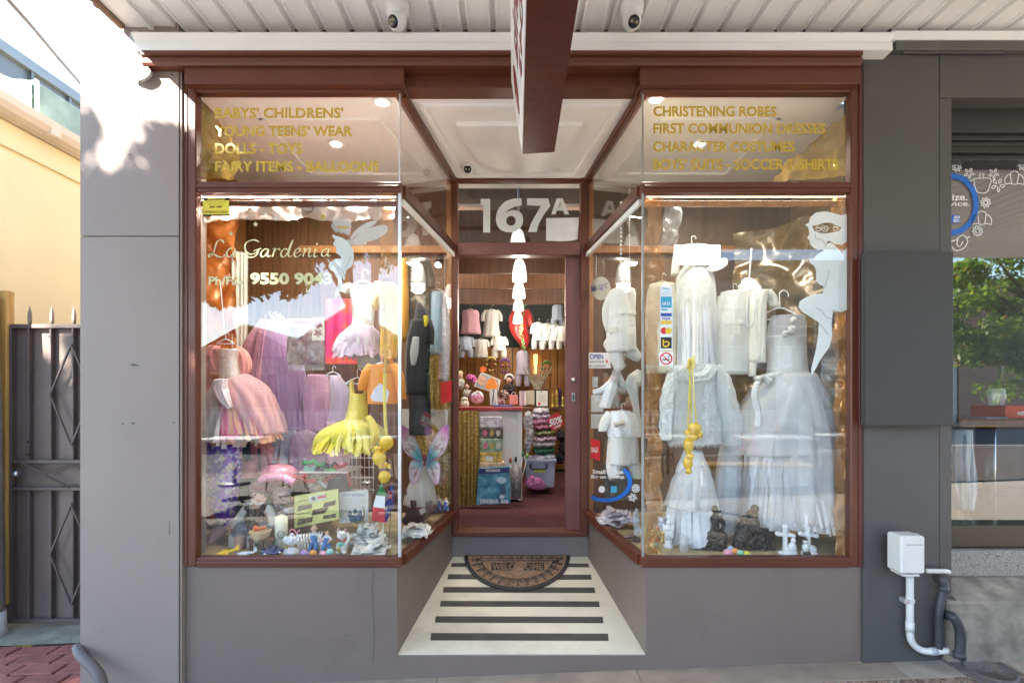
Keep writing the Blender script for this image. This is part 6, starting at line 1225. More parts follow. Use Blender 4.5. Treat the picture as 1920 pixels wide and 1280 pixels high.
# beaded chains
for k, (x, y0, y1, Y, l) in enumerate(((834, 486, 560, 3.6, 'bead chain hanging at the door end of the left angled window'), (1164, 380, 540, 3.0, 'string of white button beads above the smocked romper'), (1180, 345, 560, 3.2, 'thin bead chain right of the button string'), (1118, 480, 520, 3.4, 'short bead chain above the MAGIC disc'))):
    t = thing('bead_chain', l, 'bead chain', at(x, y0, Y), 'hanging bead chains'); bm = bmesh.new(); n = int((y1-y0)/(5.2 if k != 1 else 8))
    for i in range(n): bmesh.ops.create_icosphere(bm, subdivisions=1, radius=(.004 if k != 1 else .008), matrix=Matrix.Translation(at(x, y0+(y1-y0)*i/n, Y)))
    stuff(finish('beads', bm, ALU, t, True)); tube('cord', [at(x, y0, Y), at(x, y1, Y)], .001, ALU, t, 4)
# ================================================================== RIGHT WINDOW CLOTHES
FUR = mat('ivory_faux_fur', (.70, .70, .66), .9, nz=(60, .12), bump=(90, 1), sheen=.5)
garment('smocked_romper', 'white smocked baby romper with collar hanging in the right angled window', 'romper', 3.0, (1168, 560), [
    ('body', [(1168, 543, 22), (1165, 560, 27), (1164, 590, 26), (1165, 630, 27), (1166, 660, 27)], .07, 9, .05, WHC), ('leg', [(1153, 655, 12), (1158, 680, 11), (1168, 690, 9)], .05, 6, .08, WHC), ('leg', [(1180, 655, 14), (1190, 665, 11), (1200, 670, 8)], .05, 6, .08, WHC),
    ('sleeve', [(1148, 552, 9), (1139, 575, 9), (1138, 600, 8), (1144, 622, 7)], .04, 5, .08, WHC), ('smocking', [(1166, 583, 26), (1165, 592, 27)], .072, 22, .02, IVC), ('collar', [(1160, 545, 12), (1158, 553, 13)], .06, 3, .05, WHS), ('collar', [(1178, 545, 12), (1181, 552, 12)], .06, 3, .05, WHS), ('tag', [(1148, 613, 8), (1150, 625, 8)], .004, 2, 0, IVC, {'dy': -.08})], (1168, 538, 46))
garment('bonnet', 'white baby bonnet tied at the side of the smocked romper', 'bonnet', 3.1, (1148, 640), [('cap', [(1150, 630, 10), (1146, 645, 14), (1150, 662, 10)], .05, 10, .12, WHS)])
garment('christening_dress', 'crumpled white christening gown thrown diagonally in the right angled window', 'dress', 3.15, (1145, 700), [('body', [(1158, 690, 7), (1152, 710, 9), (1143, 735, 12), (1134, 765, 10)], .05, 7, .12, WHS), ('sleeve', [(1150, 712, 6), (1130, 730, 6), (1112, 735, 5)], .03, 5, .1, WHS), ('sleeve', [(1160, 700, 5), (1168, 722, 7), (1178, 725, 6)], .03, 5, .1, WHS)])
garment('white_shawl', 'white shawl piece draped to the right of the crumpled christening gown', 'shawl', 3.1, (1190, 710), [('cloth', [(1200, 695, 6), (1192, 710, 14), (1185, 722, 12), (1192, 760, 6), (1196, 800, 8)], .04, 6, .12, WHC)])
garment('lower_romper', 'ivory satin romper with a bow low in the right angled window', 'romper', 3.05, (1165, 780), [
    ('body', [(1163, 770, 18), (1166, 790, 25), (1168, 815, 27), (1168, 845, 29), (1168, 870, 30)], .07, 7, .05, WHC), ('leg', [(1150, 862, 13), (1149, 880, 12), (1150, 893, 9)], .05, 5, .08, WHC), ('leg', [(1184, 862, 14), (1191, 880, 12), (1194, 896, 8)], .05, 5, .08, WHC), ('sleeve', [(1146, 775, 10), (1136, 792, 11), (1130, 808, 8)], .04, 5, .08, WHC), ('cape', [(1166, 772, 24), (1170, 795, 30), (1172, 818, 32)], .085, 8, .06, WHS), ('bow', [(1152, 797, 5), (1160, 794, 3), (1170, 792, 5)], .02, 4, .2, fab('beige_ribbon', (.50, .40, .30)), {'dy': -.09})], (1166, 768, 34))
clothpile('lace_garment', 'pale lace garments folded flat in the foot of the right angled window', 1156, 978, 38, 24, 3.30, fab('pale_lilac_lace', (.64, .58, .62)), 6, 12)
lacepile('seashell', 'brown speckled shell by the angled glass of the right window', [('e', 1184, 1003, 14, 5, 8, 0, 20), ('e', 1194, 1010, 8, 4, 6)], 2.98, mat('shell_brown', (.28, .18, .12), .4, nz=(30, .5)), 2)
lacepile('glass_ornament', 'faceted clear ornament standing behind the amber cellophane column', [('e', 1193, 975, 6, 22, 5), ('e', 1196, 995, 8, 10, 6)], 2.95, mat('frosted_glass', (.7, .72, .74), .1, alpha=.7), 3)
garment('cream_jacket', 'cream boys jacket over a blue shirt hanging behind the payment stickers', 'jacket', 3.05, (1240, 530), [('body', [(1243, 533, 24), (1243, 560, 31), (1242, 600, 32), (1242, 655, 31), (1243, 700, 30)], .06, 4, .05, fab('cream_linen', (.66, .60, .44))), ('shirt', [(1246, 536, 9), (1248, 560, 13), (1249, 600, 14), (1249, 640, 13)], .03, 3, .03, fab('powder_blue_shirt', (.55, .62, .68)), {'dy': -.05}), ('sleeve', [(1266, 540, 8), (1275, 570, 9), (1277, 600, 8)], .04, 3, .05, IVC)], (1242, 527, 40), hm=HM)
garment('long_gown', 'very long white christening gown with pleated front hung high in the right window', 'christening gown', 3.0, (1300, 500), [
    ('bodice', [(1302, 462, 27), (1302, 475, 30), (1301, 490, 24), (1301, 502, 20)], .06, 4, .04, WHC), ('sleeve', [(1276, 466, 12), (1269, 490, 8), (1266, 515, 7)], .04, 5, .08, WHC), ('sleeve', [(1328, 466, 12), (1340, 485, 9), (1349, 500, 7)], .04, 5, .08, WHC),
    ('skirt', [(1301, 500, 20), (1303, 520, 34), (1305, 570, 36), (1307, 620, 34), (1308, 700, 36)], .10, 11, .06, WHC), ('cuff', [(1300, 500, 10), (1300, 512, 11)], .075, 5, .15, IVC)], (1297, 458, 44), hm=HM)
t = [o for o in COL.objects if o.get('label', '').startswith('very long white')][0]; strips('pleats', (1301, 503, 22), (1308, 700, 38), 3.0, .07, .112, fab('fold_light_net', (.88, .88, .90), alpha=.8), t, 70, .006, 26, .35, .02); strips('pleats', (1301, 503, 22), (1308, 700, 38), 3.0, .07, .110, fab('fold_shade_net', (.60, .59, .61), alpha=.8), t, 50, .006, 27, .35, .02)  # pale and grey strips colour lit and shaded folds into the skirt
tag(pbox('paper_bib', 1264, 459, 1351, 497, 2.905, 2.909, WHS, None, .001), 'white rectangular satin panel held across the top of the long christening gown', 'cloth')
tag(slab('lace_fan', [(1328, 500), (1350, 486), (1362, 484), (1364, 496), (1346, 507), (1330, 508)], 2.9, .01, WHS, sm=2), 'folded white fan by the sleeve of the long gown', 'fan')
garment('coat_dress', 'white long sleeved coat dress with a small card pinned on its front', 'coat', 3.0, (1375, 550), [
    ('body', [(1378, 548, 25), (1375, 570, 28), (1374, 610, 33), (1373, 660, 36), (1372, 702, 38)], .07, 7, .05, WHC), ('sleeve', [(1356, 555, 9), (1348, 590, 9), (1346, 620, 9), (1344, 645, 8)], .04, 4, .06, WHC), ('collar', [(1376, 548, 18), (1376, 558, 20)], .075, 4, .08, WHS), ('belt', [(1374, 606, 31), (1374, 612, 31)], .075, 4, .02, WHS)], (1375, 545, 36), hm=HM)
tag(pbox('pinned_card', 1367, 603, 1388, 626, 2.90, 2.903, IVC, None, .001), 'small cream card pinned on the white coat dress', 'card')
garment('feather_stole', 'fluffy white feather trimmed cardigan right of the coat dress', 'cardigan', 3.08, (1400, 540), [('body', [(1399, 535, 14), (1403, 560, 17), (1404, 620, 17), (1404, 690, 18)], .06, 5, .06, WHC), ('feather', [(1392, 531, 9), (1402, 536, 15), (1410, 548, 13), (1412, 560, 6)], .06, 17, .3, FUR, {'rough': .5})])
garment('ivory_bolero', 'ivory draped short sleeve top slung on a slim hanger', 'top', 2.92, (1430, 560), [('body', [(1428, 545, 14), (1422, 570, 15), (1422, 620, 14), (1421, 680, 14)], .05, 5, .1, IVC), ('sleeve', [(1438, 548, 9), (1448, 560, 9), (1452, 575, 9)], .04, 4, .08, IVC), ('tail', [(1412, 680, 6), (1411, 705, 6)], .03, 5, .1, IVC)], hang=None)
t = thing('bead_necklace', 'long loop of tiny cream beads hanging before the ivory top', 'necklace', at(1406, 612, 2.8)); tube('beads', smooth_pts([at(1409, 466, 2.85), at(1405, 520, 2.82), at(1401, 580, 2.8), at(1401, 606, 2.8), at(1406, 613, 2.8), at(1412, 606, 2.8), at(1417, 560, 2.8), at(1420, 540, 2.8)], 5), .004, WHS, t)
t = garment('communion_dress', 'large white communion dress with rose appliques on a wide white plastic hanger', 'dress', 2.95, (1480, 620), [
    ('yoke', [(1478, 592, 30), (1476, 610, 35), (1475, 632, 36)], .06, 3, .02, fab('sheer_net', (.78, .78, .82), alpha=.45)), ('bodice', [(1475, 630, 36), (1476, 660, 35), (1477, 690, 37), (1478, 710, 42)], .07, 5, .03, WHS),
    ('skirt', [(1478, 702, 42), (1480, 760, 62), (1482, 840, 78), (1484, 920, 86), (1486, 975, 90)], .17, 13, .06, TULM, {'seed': 2, 'n': 80}), ('skirt_layer', [(1478, 700, 43), (1474, 750, 74), (1468, 800, 92), (1466, 850, 96)], .20, 12, .08, TUL, {'seed': 5, 'n': 80}), ('skirt_layer', [(1480, 702, 43), (1492, 770, 66), (1500, 860, 74), (1502, 970, 76)], .20, 14, .07, TUL, {'seed': 9, 'n': 80, 'dy': -.02}),
    ('sash', [(1432, 706, 4), (1455, 704, 7), (1480, 706, 7), (1512, 702, 5)], .03, 4, .1, WHS, {'dy': -.08}), ('bow', [(1418, 712, 7), (1430, 706, 3), (1444, 715, 7)], .03, 4, .2, WHS, {'dy': -.1}), ('ribbon', [(1420, 715, 5), (1415, 740, 6), (1422, 775, 6), (1421, 800, 7)], .02, 4, .2, WHS, {'dy': -.2})], (1462, 577, 92, ))
strips('net_ribbons', (1478, 704, 40), (1484, 978, 92), 2.95, .06, .21, TUL, t, 230, .018, 21, .62, .05); strips('net_ribbons', (1478, 704, 40), (1478, 976, 92), 2.95, .06, .22, fab('fold_shade_net', (.62, .61, .63), alpha=.7), t, 110, .012, 22, .6, .04); strips('net_ribbons', (1478, 704, 40), (1500, 980, 80), 2.95, .06, .23, fab('fold_light_net', (.88, .88, .90), alpha=.8), t, 120, .007, 23, .62, .06)  # darker and brighter net tones stand in for fold shade and highlights
for (x, y, r) in ((1488, 600, 7), (1485, 618, 9), (1472, 626, 7), (1461, 706, 6), (1474, 703, 8), (1488, 704, 7), (1500, 705, 5)):
    bm = bmesh.new(); c = at(x, y, 2.86 if y > 650 else 2.875); s = 2.87/F
    for k in range(3):
        rr = r*s*(1-.27*k); n = 7
        for j in range(n): a = 2*pi*j/n+k*.5; M = Matrix.Translation(c+Vector((cos(a)*rr*.62, -.004*k, sin(a)*rr*.62))) @ Matrix.Diagonal((rr*.45, .005, rr*.45, 1)); bmesh.ops.create_icosphere(bm, subdivisions=1, radius=1, matrix=M)
    finish('rose_applique', bm, WHS, t, True)
tf = thing('faux_fur_coat', 'shaggy ivory faux fur girls coat with long sleeves', 'coat', at(1312, 700, 2.95))
loft('body', [(1305, 684, 36), (1306, 705, 48), (1306, 745, 50), (1305, 790, 50), (1305, 830, 50)], 2.95, .09, FUR, tf, 9, .05, rough=.10, n=90, rings=60)
loft('sleeve', [(1335, 692, 16), (1352, 720, 20), (1364, 765, 20), (1373, 815, 18), (1376, 832, 13)], 2.93, .06, FUR, tf, 9, .06, rough=.15, n=60, rings=40); loft('sleeve', [(1268, 700, 16), (1255, 740, 15), (1252, 790, 14), (1250, 825, 12)], 2.93, .06, FUR, tf, 9, .06, rough=.15, n=60, rings=40)
loft('collar', [(1276, 690, 10), (1290, 706, 14), (1305, 708, 11), (1322, 704, 14), (1336, 688, 10)], 2.87, .05, FUR, tf, 9, .08, rough=.2, n=50, rings=40)
bm = bmesh.new()   # fur strands
for i in range(16000):
    if random.random() < .62: x, y = random.uniform(1254, 1358), random.uniform(684, 832)
    else: tt = random.random(); x, y = 1338+38*tt**.7+random.uniform(-19, 19), 692+140*tt
    rel = min(1, abs(x-1306)/52) if x < 1345 else min(1, abs(x-(1338+38*max(0, (y-692)/140)**.7))/20)
    p = at(x, y, 2.95-.088*math.sqrt(max(0, 1-rel*rel))-.004); d = Vector((random.gauss(0, .008), -.004+random.gauss(0, .004), -random.uniform(.012, .032))); e = Vector((.0011, 0, 0)); v = [bm.verts.new(q) for q in (p-e, p+e, p+d)]; bm.faces.new(v)
stuff(finish('fur_strands', bm, mat('fur_strand', (.74, .75, .72), .8, bump=None), tf))
balloons('balloon_bunch', 'dangling cluster of deflated yellow balloons on long yellow ribbons', [(1302, 803, 13, 11), (1293, 812, 10, 9), (1309, 815, 9, 8), (1300, 820, 8, 7), (1291, 835, 9, 17), (1290, 868, 9, 13), (1291, 883, 6, 6), (1294, 855, 8, 7)], 2.76, [[(1296, 674), (1294, 700), (1292, 740), (1290, 800)], [(1297, 674), (1299, 700), (1302, 750), (1306, 796)], [(1294, 672), (1292, 690), (1295, 720), (1296, 798)]])
tag(tube('ribbon_bow', smooth_pts([at(1290, 690, 2.76), at(1293, 672, 2.75), at(1298, 680, 2.75), at(1300, 668, 2.75), at(1302, 690, 2.76)], 4), .007, YELS, None), 'yellow ribbon bow at the top of the dangling balloon cluster', 'ribbon')
garment('small_gown', 'small white beaded gown on a stand at the foot of the fur coat', 'dress', 2.95, (1298, 900), [('skirt', [(1299, 845, 16), (1299, 870, 24), (1300, 910, 36), (1300, 960, 46), (1300, 1008, 50)], .13, 11, .07, fab('pearl_satin', (.74, .74, .73), rough=.4), {'n': 70}), ('veil', [(1299, 868, 16), (1298, 900, 36), (1296, 950, 44)], .15, 12, .1, TUL, {'seed': 4, 'dy': -.02})]); t = [o for o in COL.objects if o.get('label', '').startswith('small white beaded')][0]; strips('net_ribbons', (1299, 848, 16), (1300, 1008, 54), 2.95, .05, .16, fab('fold_light_net', (.88, .88, .90), alpha=.8), t, 150, .009, 24, .6, .06); strips('net_ribbons', (1299, 848, 16), (1300, 1008, 52), 2.95, .05, .15, fab('fold_shade_net', (.60, .59, .61), alpha=.8), t, 90, .010, 25, .6, .1)  # light and shade of the folds put into two net colours
garment('lace_veil', 'white lace edged veil hanging between the fur coat and the communion dress', 'veil', 3.05, (1370, 850), [('veil', [(1372, 815, 15), (1369, 860, 22), (1366, 920, 26), (1362, 985, 26), (1364, 1000, 20)], .06, 9, .1, fab('lace_net', (.72, .74, .76), alpha=.75))])
# ornaments on the right window floor
def cherub(x, label, h=1.0, Y=2.86):
    t = thing('angel_lamp', label, 'figurine', at(x, 1026, Y), 'white porcelain angel lamps'); plathe('pedestal', [(9, 1027), (8.5, 1020), (6, 1018), (7, 1012)], x, Y, PORC, t, 18); blob('angel', [('e', x, 1003, 10*h, 12, 7), ('e', x-1, 990, 6, 8, 6), ('e', x, 980, 4.5, 5, 4.5), ('e', x, 972, 3, 9, 3), ('e', x-7, 992, 4, 10, 3, 0, 15), ('e', x+7, 992, 4, 10, 3, 0, -15)], Y, PORC, t, .8, 1)
cherub(1253, 'white porcelain angel on a pedestal right of the golden cat'); cherub(1300, 'white porcelain angel beside the clear glass tumbler', .9)
gls = tag(plathe('glass_tumbler', [(9, 1033), (9, 1004), (8.4, 1004), (8.2, 1028), (.1, 1029)], 1282, 2.78, mat('clear_crystal', (.8, .82, .84), .05, alpha=.35, bump=None), None, 24), 'clear glass tumbler between the two porcelain angels', 'glass')
tag(blob('koala_plush', [('e', 1241, 987, 8, 9, 7), ('e', 1241, 975, 7, 6, 6), ('e', 1235, 970, 3, 3, 2), ('e', 1247, 970, 3, 3, 2)], 2.95, mat('badger_plush', (.55, .55, .6), .9, nz=(30, .8)), None, 1), 'small black and white plush behind the first porcelain angel', 'soft toy')
tag(tube('silver_wreath', [at(1258+14*cos(a), 985+26*sin(a), 3.0) for a in [pi*.9+2*pi*.62*i/24 for i in range(25)]], .006, mat('tarnished_silver', (.45, .45, .47), .2, metal=.9, nz=(40, .4)), None), 'arched silver wire wreath behind the first porcelain angel', 'wreath')
def statue(name, label, prims, drape_, x, y, Y=2.83, base_=None):
    t = thing(name, label, 'statue', at(x, y, Y), 'bronze resin statues')
    blob('figure', prims, Y, BRZ, t, 1.0, 1, .8, 70); blob('drapery', drape_, Y, BRZ, t, 1.0, 1, 2.6, 55); blob('base', base_, Y, BRZ, t, 1, 1, 2, 30); return t
statue('bronze_statue', 'dark bronze statue of a seated robed figure on a round rock', [('e', 1340, 954, 6.5, 8, 6.5), ('c', [(1340, 962, 4), (1340, 972, 9), (1339, 990, 10)]), ('c', [(1331, 972, 5), (1328, 985, 4), (1331, 1000, 3.5, -6)]), ('c', [(1350, 970, 5), (1358, 983, 4), (1350, 996, 3.5, -6)]), ('c', [(1345, 960, 3), (1350, 958, 3)])],
    [('e', 1334, 1004, 18, 15, 13, -3), ('e', 1348, 1010, 16, 20, 12), ('c', [(1337, 1000, 8, -6), (1334, 1025, 7, -8)]), ('c', [(1350, 1000, 7, -8), (1352, 1028, 8, -8)])], 1340, 1034, base_=[('e', 1340, 1028, 27, 6, 16), ('e', 1330, 1018, 16, 11, 13)])
statue('bronze_statue', 'dark bronze pieta statue of a hooded woman holding a reclining figure', [('e', 1415, 954, 7.5, 9, 7.5), ('c', [(1414, 964, 6), (1412, 980, 12), (1411, 1000, 14)]), ('e', 1391, 971, 6, 6, 6, -4), ('c', [(1395, 978, 7, -8), (1408, 990, 8, -10), (1420, 993, 7, -10)]), ('c', [(1420, 992, 6, -10), (1440, 992, 5, -8), (1443, 1012, 3.8, -8), (1446, 1026, 3.2, -10)]), ('c', [(1422, 996, 5, -6), (1436, 998, 4.5, -5), (1436, 1018, 3.5, -6), (1438, 1028, 3, -8)]), ('c', [(1395, 980, 4, -10), (1392, 1000, 3, -12), (1396, 1014, 2.5, -12)])],
    [('e', 1398, 1005, 19, 24, 14), ('e', 1418, 1016, 22, 16, 14), ('c', [(1392, 985, 10), (1384, 1020, 12)]), ('c', [(1408, 1008, 10, -8), (1402, 1034, 8, -8)]), ('c', [(1422, 1005, 10, -4), (1430, 1034, 9, -6)]), ('e', 1412, 966, 11, 12, 9, 4)], 1415, 1038, base_=[('e', 1415, 1035, 38, 6, 18)])
def crossfig(x, label, kid):
    t = thing('cross_figurine', label, 'figurine', at(x, 1042, 2.74), 'porcelain cross figurines'); Y = 2.74
    blob('cross', [('c', [(x, 1035, 5), (x, 992, 4.6)]), ('c', [(x-12, 1001, 4), (x+13, 1003, 4)]), ('e', x, 988, 5.5, 5, 4), ('e', x-14, 1000, 5, 4.6, 4), ('e', x+15, 1004, 5, 4.6, 4)], Y, PORC, t, .8, 1)
    blob('base', [('e', x+2, 1036, 16, 6, 10), ('e', x+5, 1030, 10, 10, 9)], Y, PORC, t, .9, 1, 2, 60)
    if kid: blob('child', [('e', x-10, 1012, 4.5, 5, 4.5, -8), ('e', x-9, 1024, 7, 9, 6, -8)], Y, PORC, t, .8); blob('trousers', [('e', x-7, 1034, 6.5, 6, 5.5, -9)], Y, BLACK, t, .8); blob('hair', [('e', x-10, 1009, 4.9, 3.5, 4.9, -7)], Y, mat('brown_hair', (.07, .035, .02), .5), t, .7)
    else: blob('girl', [('e', x+11, 1010, 4.5, 5, 4.5, -8), ('e', x+9, 1024, 8, 11, 6, -8), ('e', x+10, 1034, 9, 7, 6, -7)], Y, PORC, t, .8)
crossfig(1472, 'white cross figurine with a praying girl in front', False); crossfig(1515, 'white cross figurine with a praying boy in black trousers', True)
t = thing('gravel_line', 'thin line of gold glitter gravel along the front of both window floors', 'gravel', at(1400, 1046, 2.66)); GB = Balls()
for i in range(2600):
    x = random.uniform(378, 742) if random.random() < .45 else random.uniform(1215, 1585)
    s = random.uniform(.0015, .0035); c = at(x, 0, 2.65); GB.add(1, c=Vector((c.x, random.uniform(2.625, 2.68), SIL+.0185+s*random.uniform(.2, 2.4))), r=s)
o = link('gravel', GB.mesh('gravel'), ramp_mat('glitter_gravel', [(0, (.12, .09, .05)), (.4, (.4, .32, .18)), (.75, (.62, .55, .35)), (.93, (.85, .83, .7))], 200, .4), None); bpy.data.objects.remove(t); stuff(o); tag(o, 'thin line of gold glitter gravel along the front of both window floors', 'gravel')
# ================================================================== WINDOW DECALS
IN = fr(2.6155); OUT = fr(2.6045); OUL = fr(2.6052)
GLD = mat('gold_leaf_vinyl', (.52, .36, .03), .4, nz=(3, .08), bump=None); PGLD = mat('pale_gold_vinyl', (.80, .74, .42), .45, bump=None)
for s, bb in (("BABYS’ CHILDRENS’", (403, 202, 644, 222)), ("YOUNG TEENS’ WEAR", (403, 236, 661, 256)), ("DOLLS - TOYS", (403, 268.5, 567, 289)), ("FAIRY ITEMS - BALLOONS", (403, 302, 711, 322))): text('lettering', s, bb, OUL, GLD, WL, bold=.03)
for s, bb in (('CHRISTENING ROBES', (1225, 199, 1456, 219)), ('FIRST COMMUNION DRESSES', (1225, 231, 1548, 251)), ('CHARACTER COSTUMES', (1225, 265, 1490, 285)), ("BOYS’ SUITS - SOCCER T-SHIRTS", (1225, 298, 1573, 318.5))): text('lettering', s, bb, OUL, GLD, WR, bold=.03)
text('lettering', 'Ph/Fax', (391, 518, 460, 534.5), IN, PGLD, WL, bold=.03); text('lettering', '9550 9043', (469, 511, 623, 534), IN, PGLD, WL, bold=.045)
# script name: pen strokes traced with a slanted nib
o = lambda L, dx=0: [(340+x/3.369, 340+y/3.369) for x, y in L]
SC = [[(268, 390), (258, 374), (236, 372), (220, 395), (210, 430), (196, 462), (180, 478), (172, 468), (188, 456), (212, 464), (238, 478), (262, 476), (276, 462)],
      [(325, 425), (305, 425), (288, 445), (290, 470), (308, 476), (330, 450), (342, 425)], [(342, 425), (330, 458), (334, 476), (350, 470), (362, 458)],
      [(490, 382), (462, 370), (425, 378), (403, 400), (408, 440), (438, 460), (470, 452), (488, 430)], [(455, 440), (488, 428), (505, 424)], [(488, 430), (478, 460), (455, 478), (425, 478), (415, 470)],
      [(545, 428), (522, 430), (502, 455), (508, 475), (525, 472), (545, 445), (552, 428)], [(552, 428), (543, 460), (550, 476), (566, 468)],
      [(578, 430), (590, 424), (584, 450), (575, 476)], [(586, 445), (602, 428), (618, 426), (620, 436)],
      [(672, 430), (648, 428), (630, 452), (634, 474), (652, 474), (672, 448), (690, 400), (705, 370)], [(705, 370), (688, 420), (676, 462), (684, 476), (700, 468)],
      [(716, 455), (740, 446), (750, 430), (736, 424), (718, 440), (712, 462), (724, 477), (745, 470), (756, 460)],
      [(770, 430), (782, 424), (774, 455), (768, 476)], [(774, 452), (792, 430), (812, 424), (812, 440), (804, 466), (812, 476), (826, 466)],
      [(850, 426), (842, 450), (838, 470), (848, 477), (862, 468)]]
SC2 = [[(185, 425), (160, 430), (145, 455), (150, 472), (168, 470), (186, 446), (192, 425)], [(192, 425), (184, 460), (190, 474), (204, 466)]]
for i, L in enumerate(SC): strokes('script_stroke', [o(L)], 3.3, fr(2.6155+i*.00006), PGLD, WL, sm=7, nib=.32)
for i, L in enumerate(SC2): strokes('script_stroke', [[(560+x/3.369, 340+y/3.369) for x, y in L]], 3.3, fr(2.6165+i*.00006), PGLD, WL, sm=7, nib=.32)
poly('script_dot', ell(594.5, 457.5, 2.2, 2.2, 10), IN, PGLD, WL)
def star(cx, cy, r, m): poly('star', [(cx+(r if i % 2 == 0 else r*.45)*sin(i*pi/5), cy-(r if i % 2 == 0 else r*.45)*cos(i*pi/5)) for i in range(10)], IN, m, WL)
star(479, 420.5, 5.5, PGLD); star(433, 438, 5, PGLD); star(605.5, 406.5, 7, GLD)
FV = mat('frosted_white_vinyl', (.86, .85, .82), .55, bump=None, nz=(4, .03))
FVT = mat('sheer_frost_vinyl', (.80, .83, .85), .6, bump=None, alpha=.55)
lf = lambda L: [(560+x/3.369, 340+y/3.369) for x, y in L]
poly('fairy_hair', lf([(215, 262), (222, 245), (245, 238), (270, 242), (300, 238), (325, 245), (335, 258), (328, 272), (335, 285), (325, 300), (330, 318), (318, 338), (300, 336), (285, 322), (270, 330), (255, 318), (235, 325), (215, 300), (205, 278)]), IN, FVT, WL, holes=[lf([(232, 285), (260, 280), (290, 284), (318, 282), (312, 298), (280, 300), (250, 298)])], sm=0)
poly('fairy_mask', lf([(232, 284), (260, 279), (290, 283), (318, 281), (312, 297), (280, 301), (250, 299)]), fr(2.6163), GLD, WL)
poly('fairy_wing', lf([(325, 360), (345, 325), (380, 292), (430, 262), (480, 247), (494, 250), (480, 272), (440, 300), (395, 325), (355, 350), (340, 365)]), IN, FVT, WL, sm=2)
poly('fairy_wing', lf([(340, 368), (380, 335), (440, 300), (500, 280), (545, 276), (564, 290), (558, 318), (520, 350), (470, 375), (430, 382), (428, 402), (330, 402), (290, 370)]), fr(2.6161), FVT, WL, sm=2)
poly('fairy_body', lf([(215, 335), (235, 345), (258, 350), (285, 362), (310, 385), (345, 432), (346, 500), (330, 542), (300, 560), (292, 622), (280, 618), (274, 600), (270, 650), (262, 690), (245, 720), (236, 743), (232, 705), (246, 655), (247, 600), (240, 580), (200, 560), (188, 535), (200, 510), (240, 488), (268, 488), (258, 464), (240, 455), (238, 420), (228, 412), (218, 392), (230, 370), (215, 352)]), IN, FV, WL, sm=2)
strokes('fairy_line', [lf([(330, 470), (310, 525), (295, 545)]), lf([(225, 300), (245, 318), (255, 330), (280, 330)]), lf([(240, 545), (275, 560), (292, 600)])], .8, OUT, mat('line_grey', (.25, .25, .27), .6), WL, sm=4)
rf = lambda L: [(1340+x/3.369, 340+y/3.369) for x, y in L]
hole = rf([(615, 280), (650, 275), (690, 262), (735, 262), (760, 275), (800, 290), (790, 312), (750, 322), (700, 330), (660, 325), (628, 312)])
poly('fairy_head', rf([(570, 274), (596, 262), (604, 228), (640, 197), (700, 190), (760, 203), (800, 215), (828, 203), (840, 235), (836, 268), (852, 300), (850, 350), (830, 385), (800, 402), (760, 396), (735, 380), (716, 376), (702, 402), (690, 430), (650, 432), (625, 420), (602, 395), (600, 375), (584, 358), (598, 335), (592, 290)]), IN, FV, WR, holes=[hole])
rose = [[(700+r*cos(t), 297+r*sin(t)) for t, r in [(k*.7, 3+k*1.5) for k in range(16)]]]+[[(635, 300), (660, 290), (672, 300), (660, 315), (640, 308)], [(745, 300), (765, 285), (785, 298), (765, 312), (748, 305)], [(640, 285), (660, 300)], [(750, 285), (790, 300)]]
strokes('rose_lineart', [rf(L) for L in rose], 1.1, IN, FV, WR, sm=2)
poly('fairy_body', rf([(690, 428), (712, 392), (738, 386), (775, 420), (808, 458), (832, 420), (856, 380), (861, 540), (850, 700), (852, 780), (838, 812), (800, 824), (748, 822), (740, 880), (742, 985), (722, 1050), (664, 1130), (640, 1180), (612, 1225), (610, 1180), (640, 1060), (655, 960), (658, 892), (600, 852), (556, 826), (530, 795), (536, 758), (580, 730), (640, 712), (684, 706), (688, 662), (658, 650), (640, 620), (640, 560), (625, 530), (598, 512), (596, 490), (625, 486), (648, 460), (684, 440)]), IN, FV, WR)
strokes('fairy_line', [rf([(720, 560), (712, 620), (690, 680)]), rf([(636, 796), (680, 820), (705, 858), (740, 870), (738, 905)]), rf([(636, 330), (640, 360), (680, 370), (700, 400)]), rf([(740, 822), (760, 815), (800, 826), (845, 800)]), rf([(645, 880), (690, 930), (720, 972)])], .9, OUT, mat('line_grey', (.25, .25, .27), .6), WR, sm=4)
# notice sticker and payment stickers
nm = thing('notice_sticker', 'yellow and black attention notice at the top left of the left window', 'sticker', IN(405, 403)); k4 = lambda a: fr(2.605-a*.0003)
poly('backing', [(381, 371), (430, 371), (431, 405), (381, 406)], k4(0), BLACK, nm); poly('panel', [(380, 376), (429.5, 375.5), (429.5, 402), (381, 402.5)], k4(1), mat('sticker_yellow', (.75, .60, .04), .4, bump=None), nm); poly('panel', [(389, 371), (421, 371), (421, 374.5), (389, 374.5)], k4(1), mat('sticker_yellow', (.75, .60, .04), .4, bump=None), nm)
text('lettering', 'ATTENTION', (394, 371.6, 417, 374), k4(2), BLACK, nm, bold=.03); text('lettering', 'FOR EMERGENCY REPAIRS TO', (386, 378, 424, 380), k4(2), BLACK, nm); text('lettering', 'WINDOWS & GLASS', (390, 382, 418, 384), k4(2), BLACK, nm); text('lettering', '669-1957', (393, 386, 417, 390), k4(2), BLACK, nm, bold=.05); text('lettering', 'KEVENNS GLAZING', (383, 395.5, 427, 399.5), k4(2), BLACK, nm, bold=.02)
def rect(n, x0, y0, x1, y1, lv, m, p, mp=None): return poly(n, [(x0, y0), (x1, y0), (x1, y1), (x0, y1)], (mp or k4)(lv), m, p)
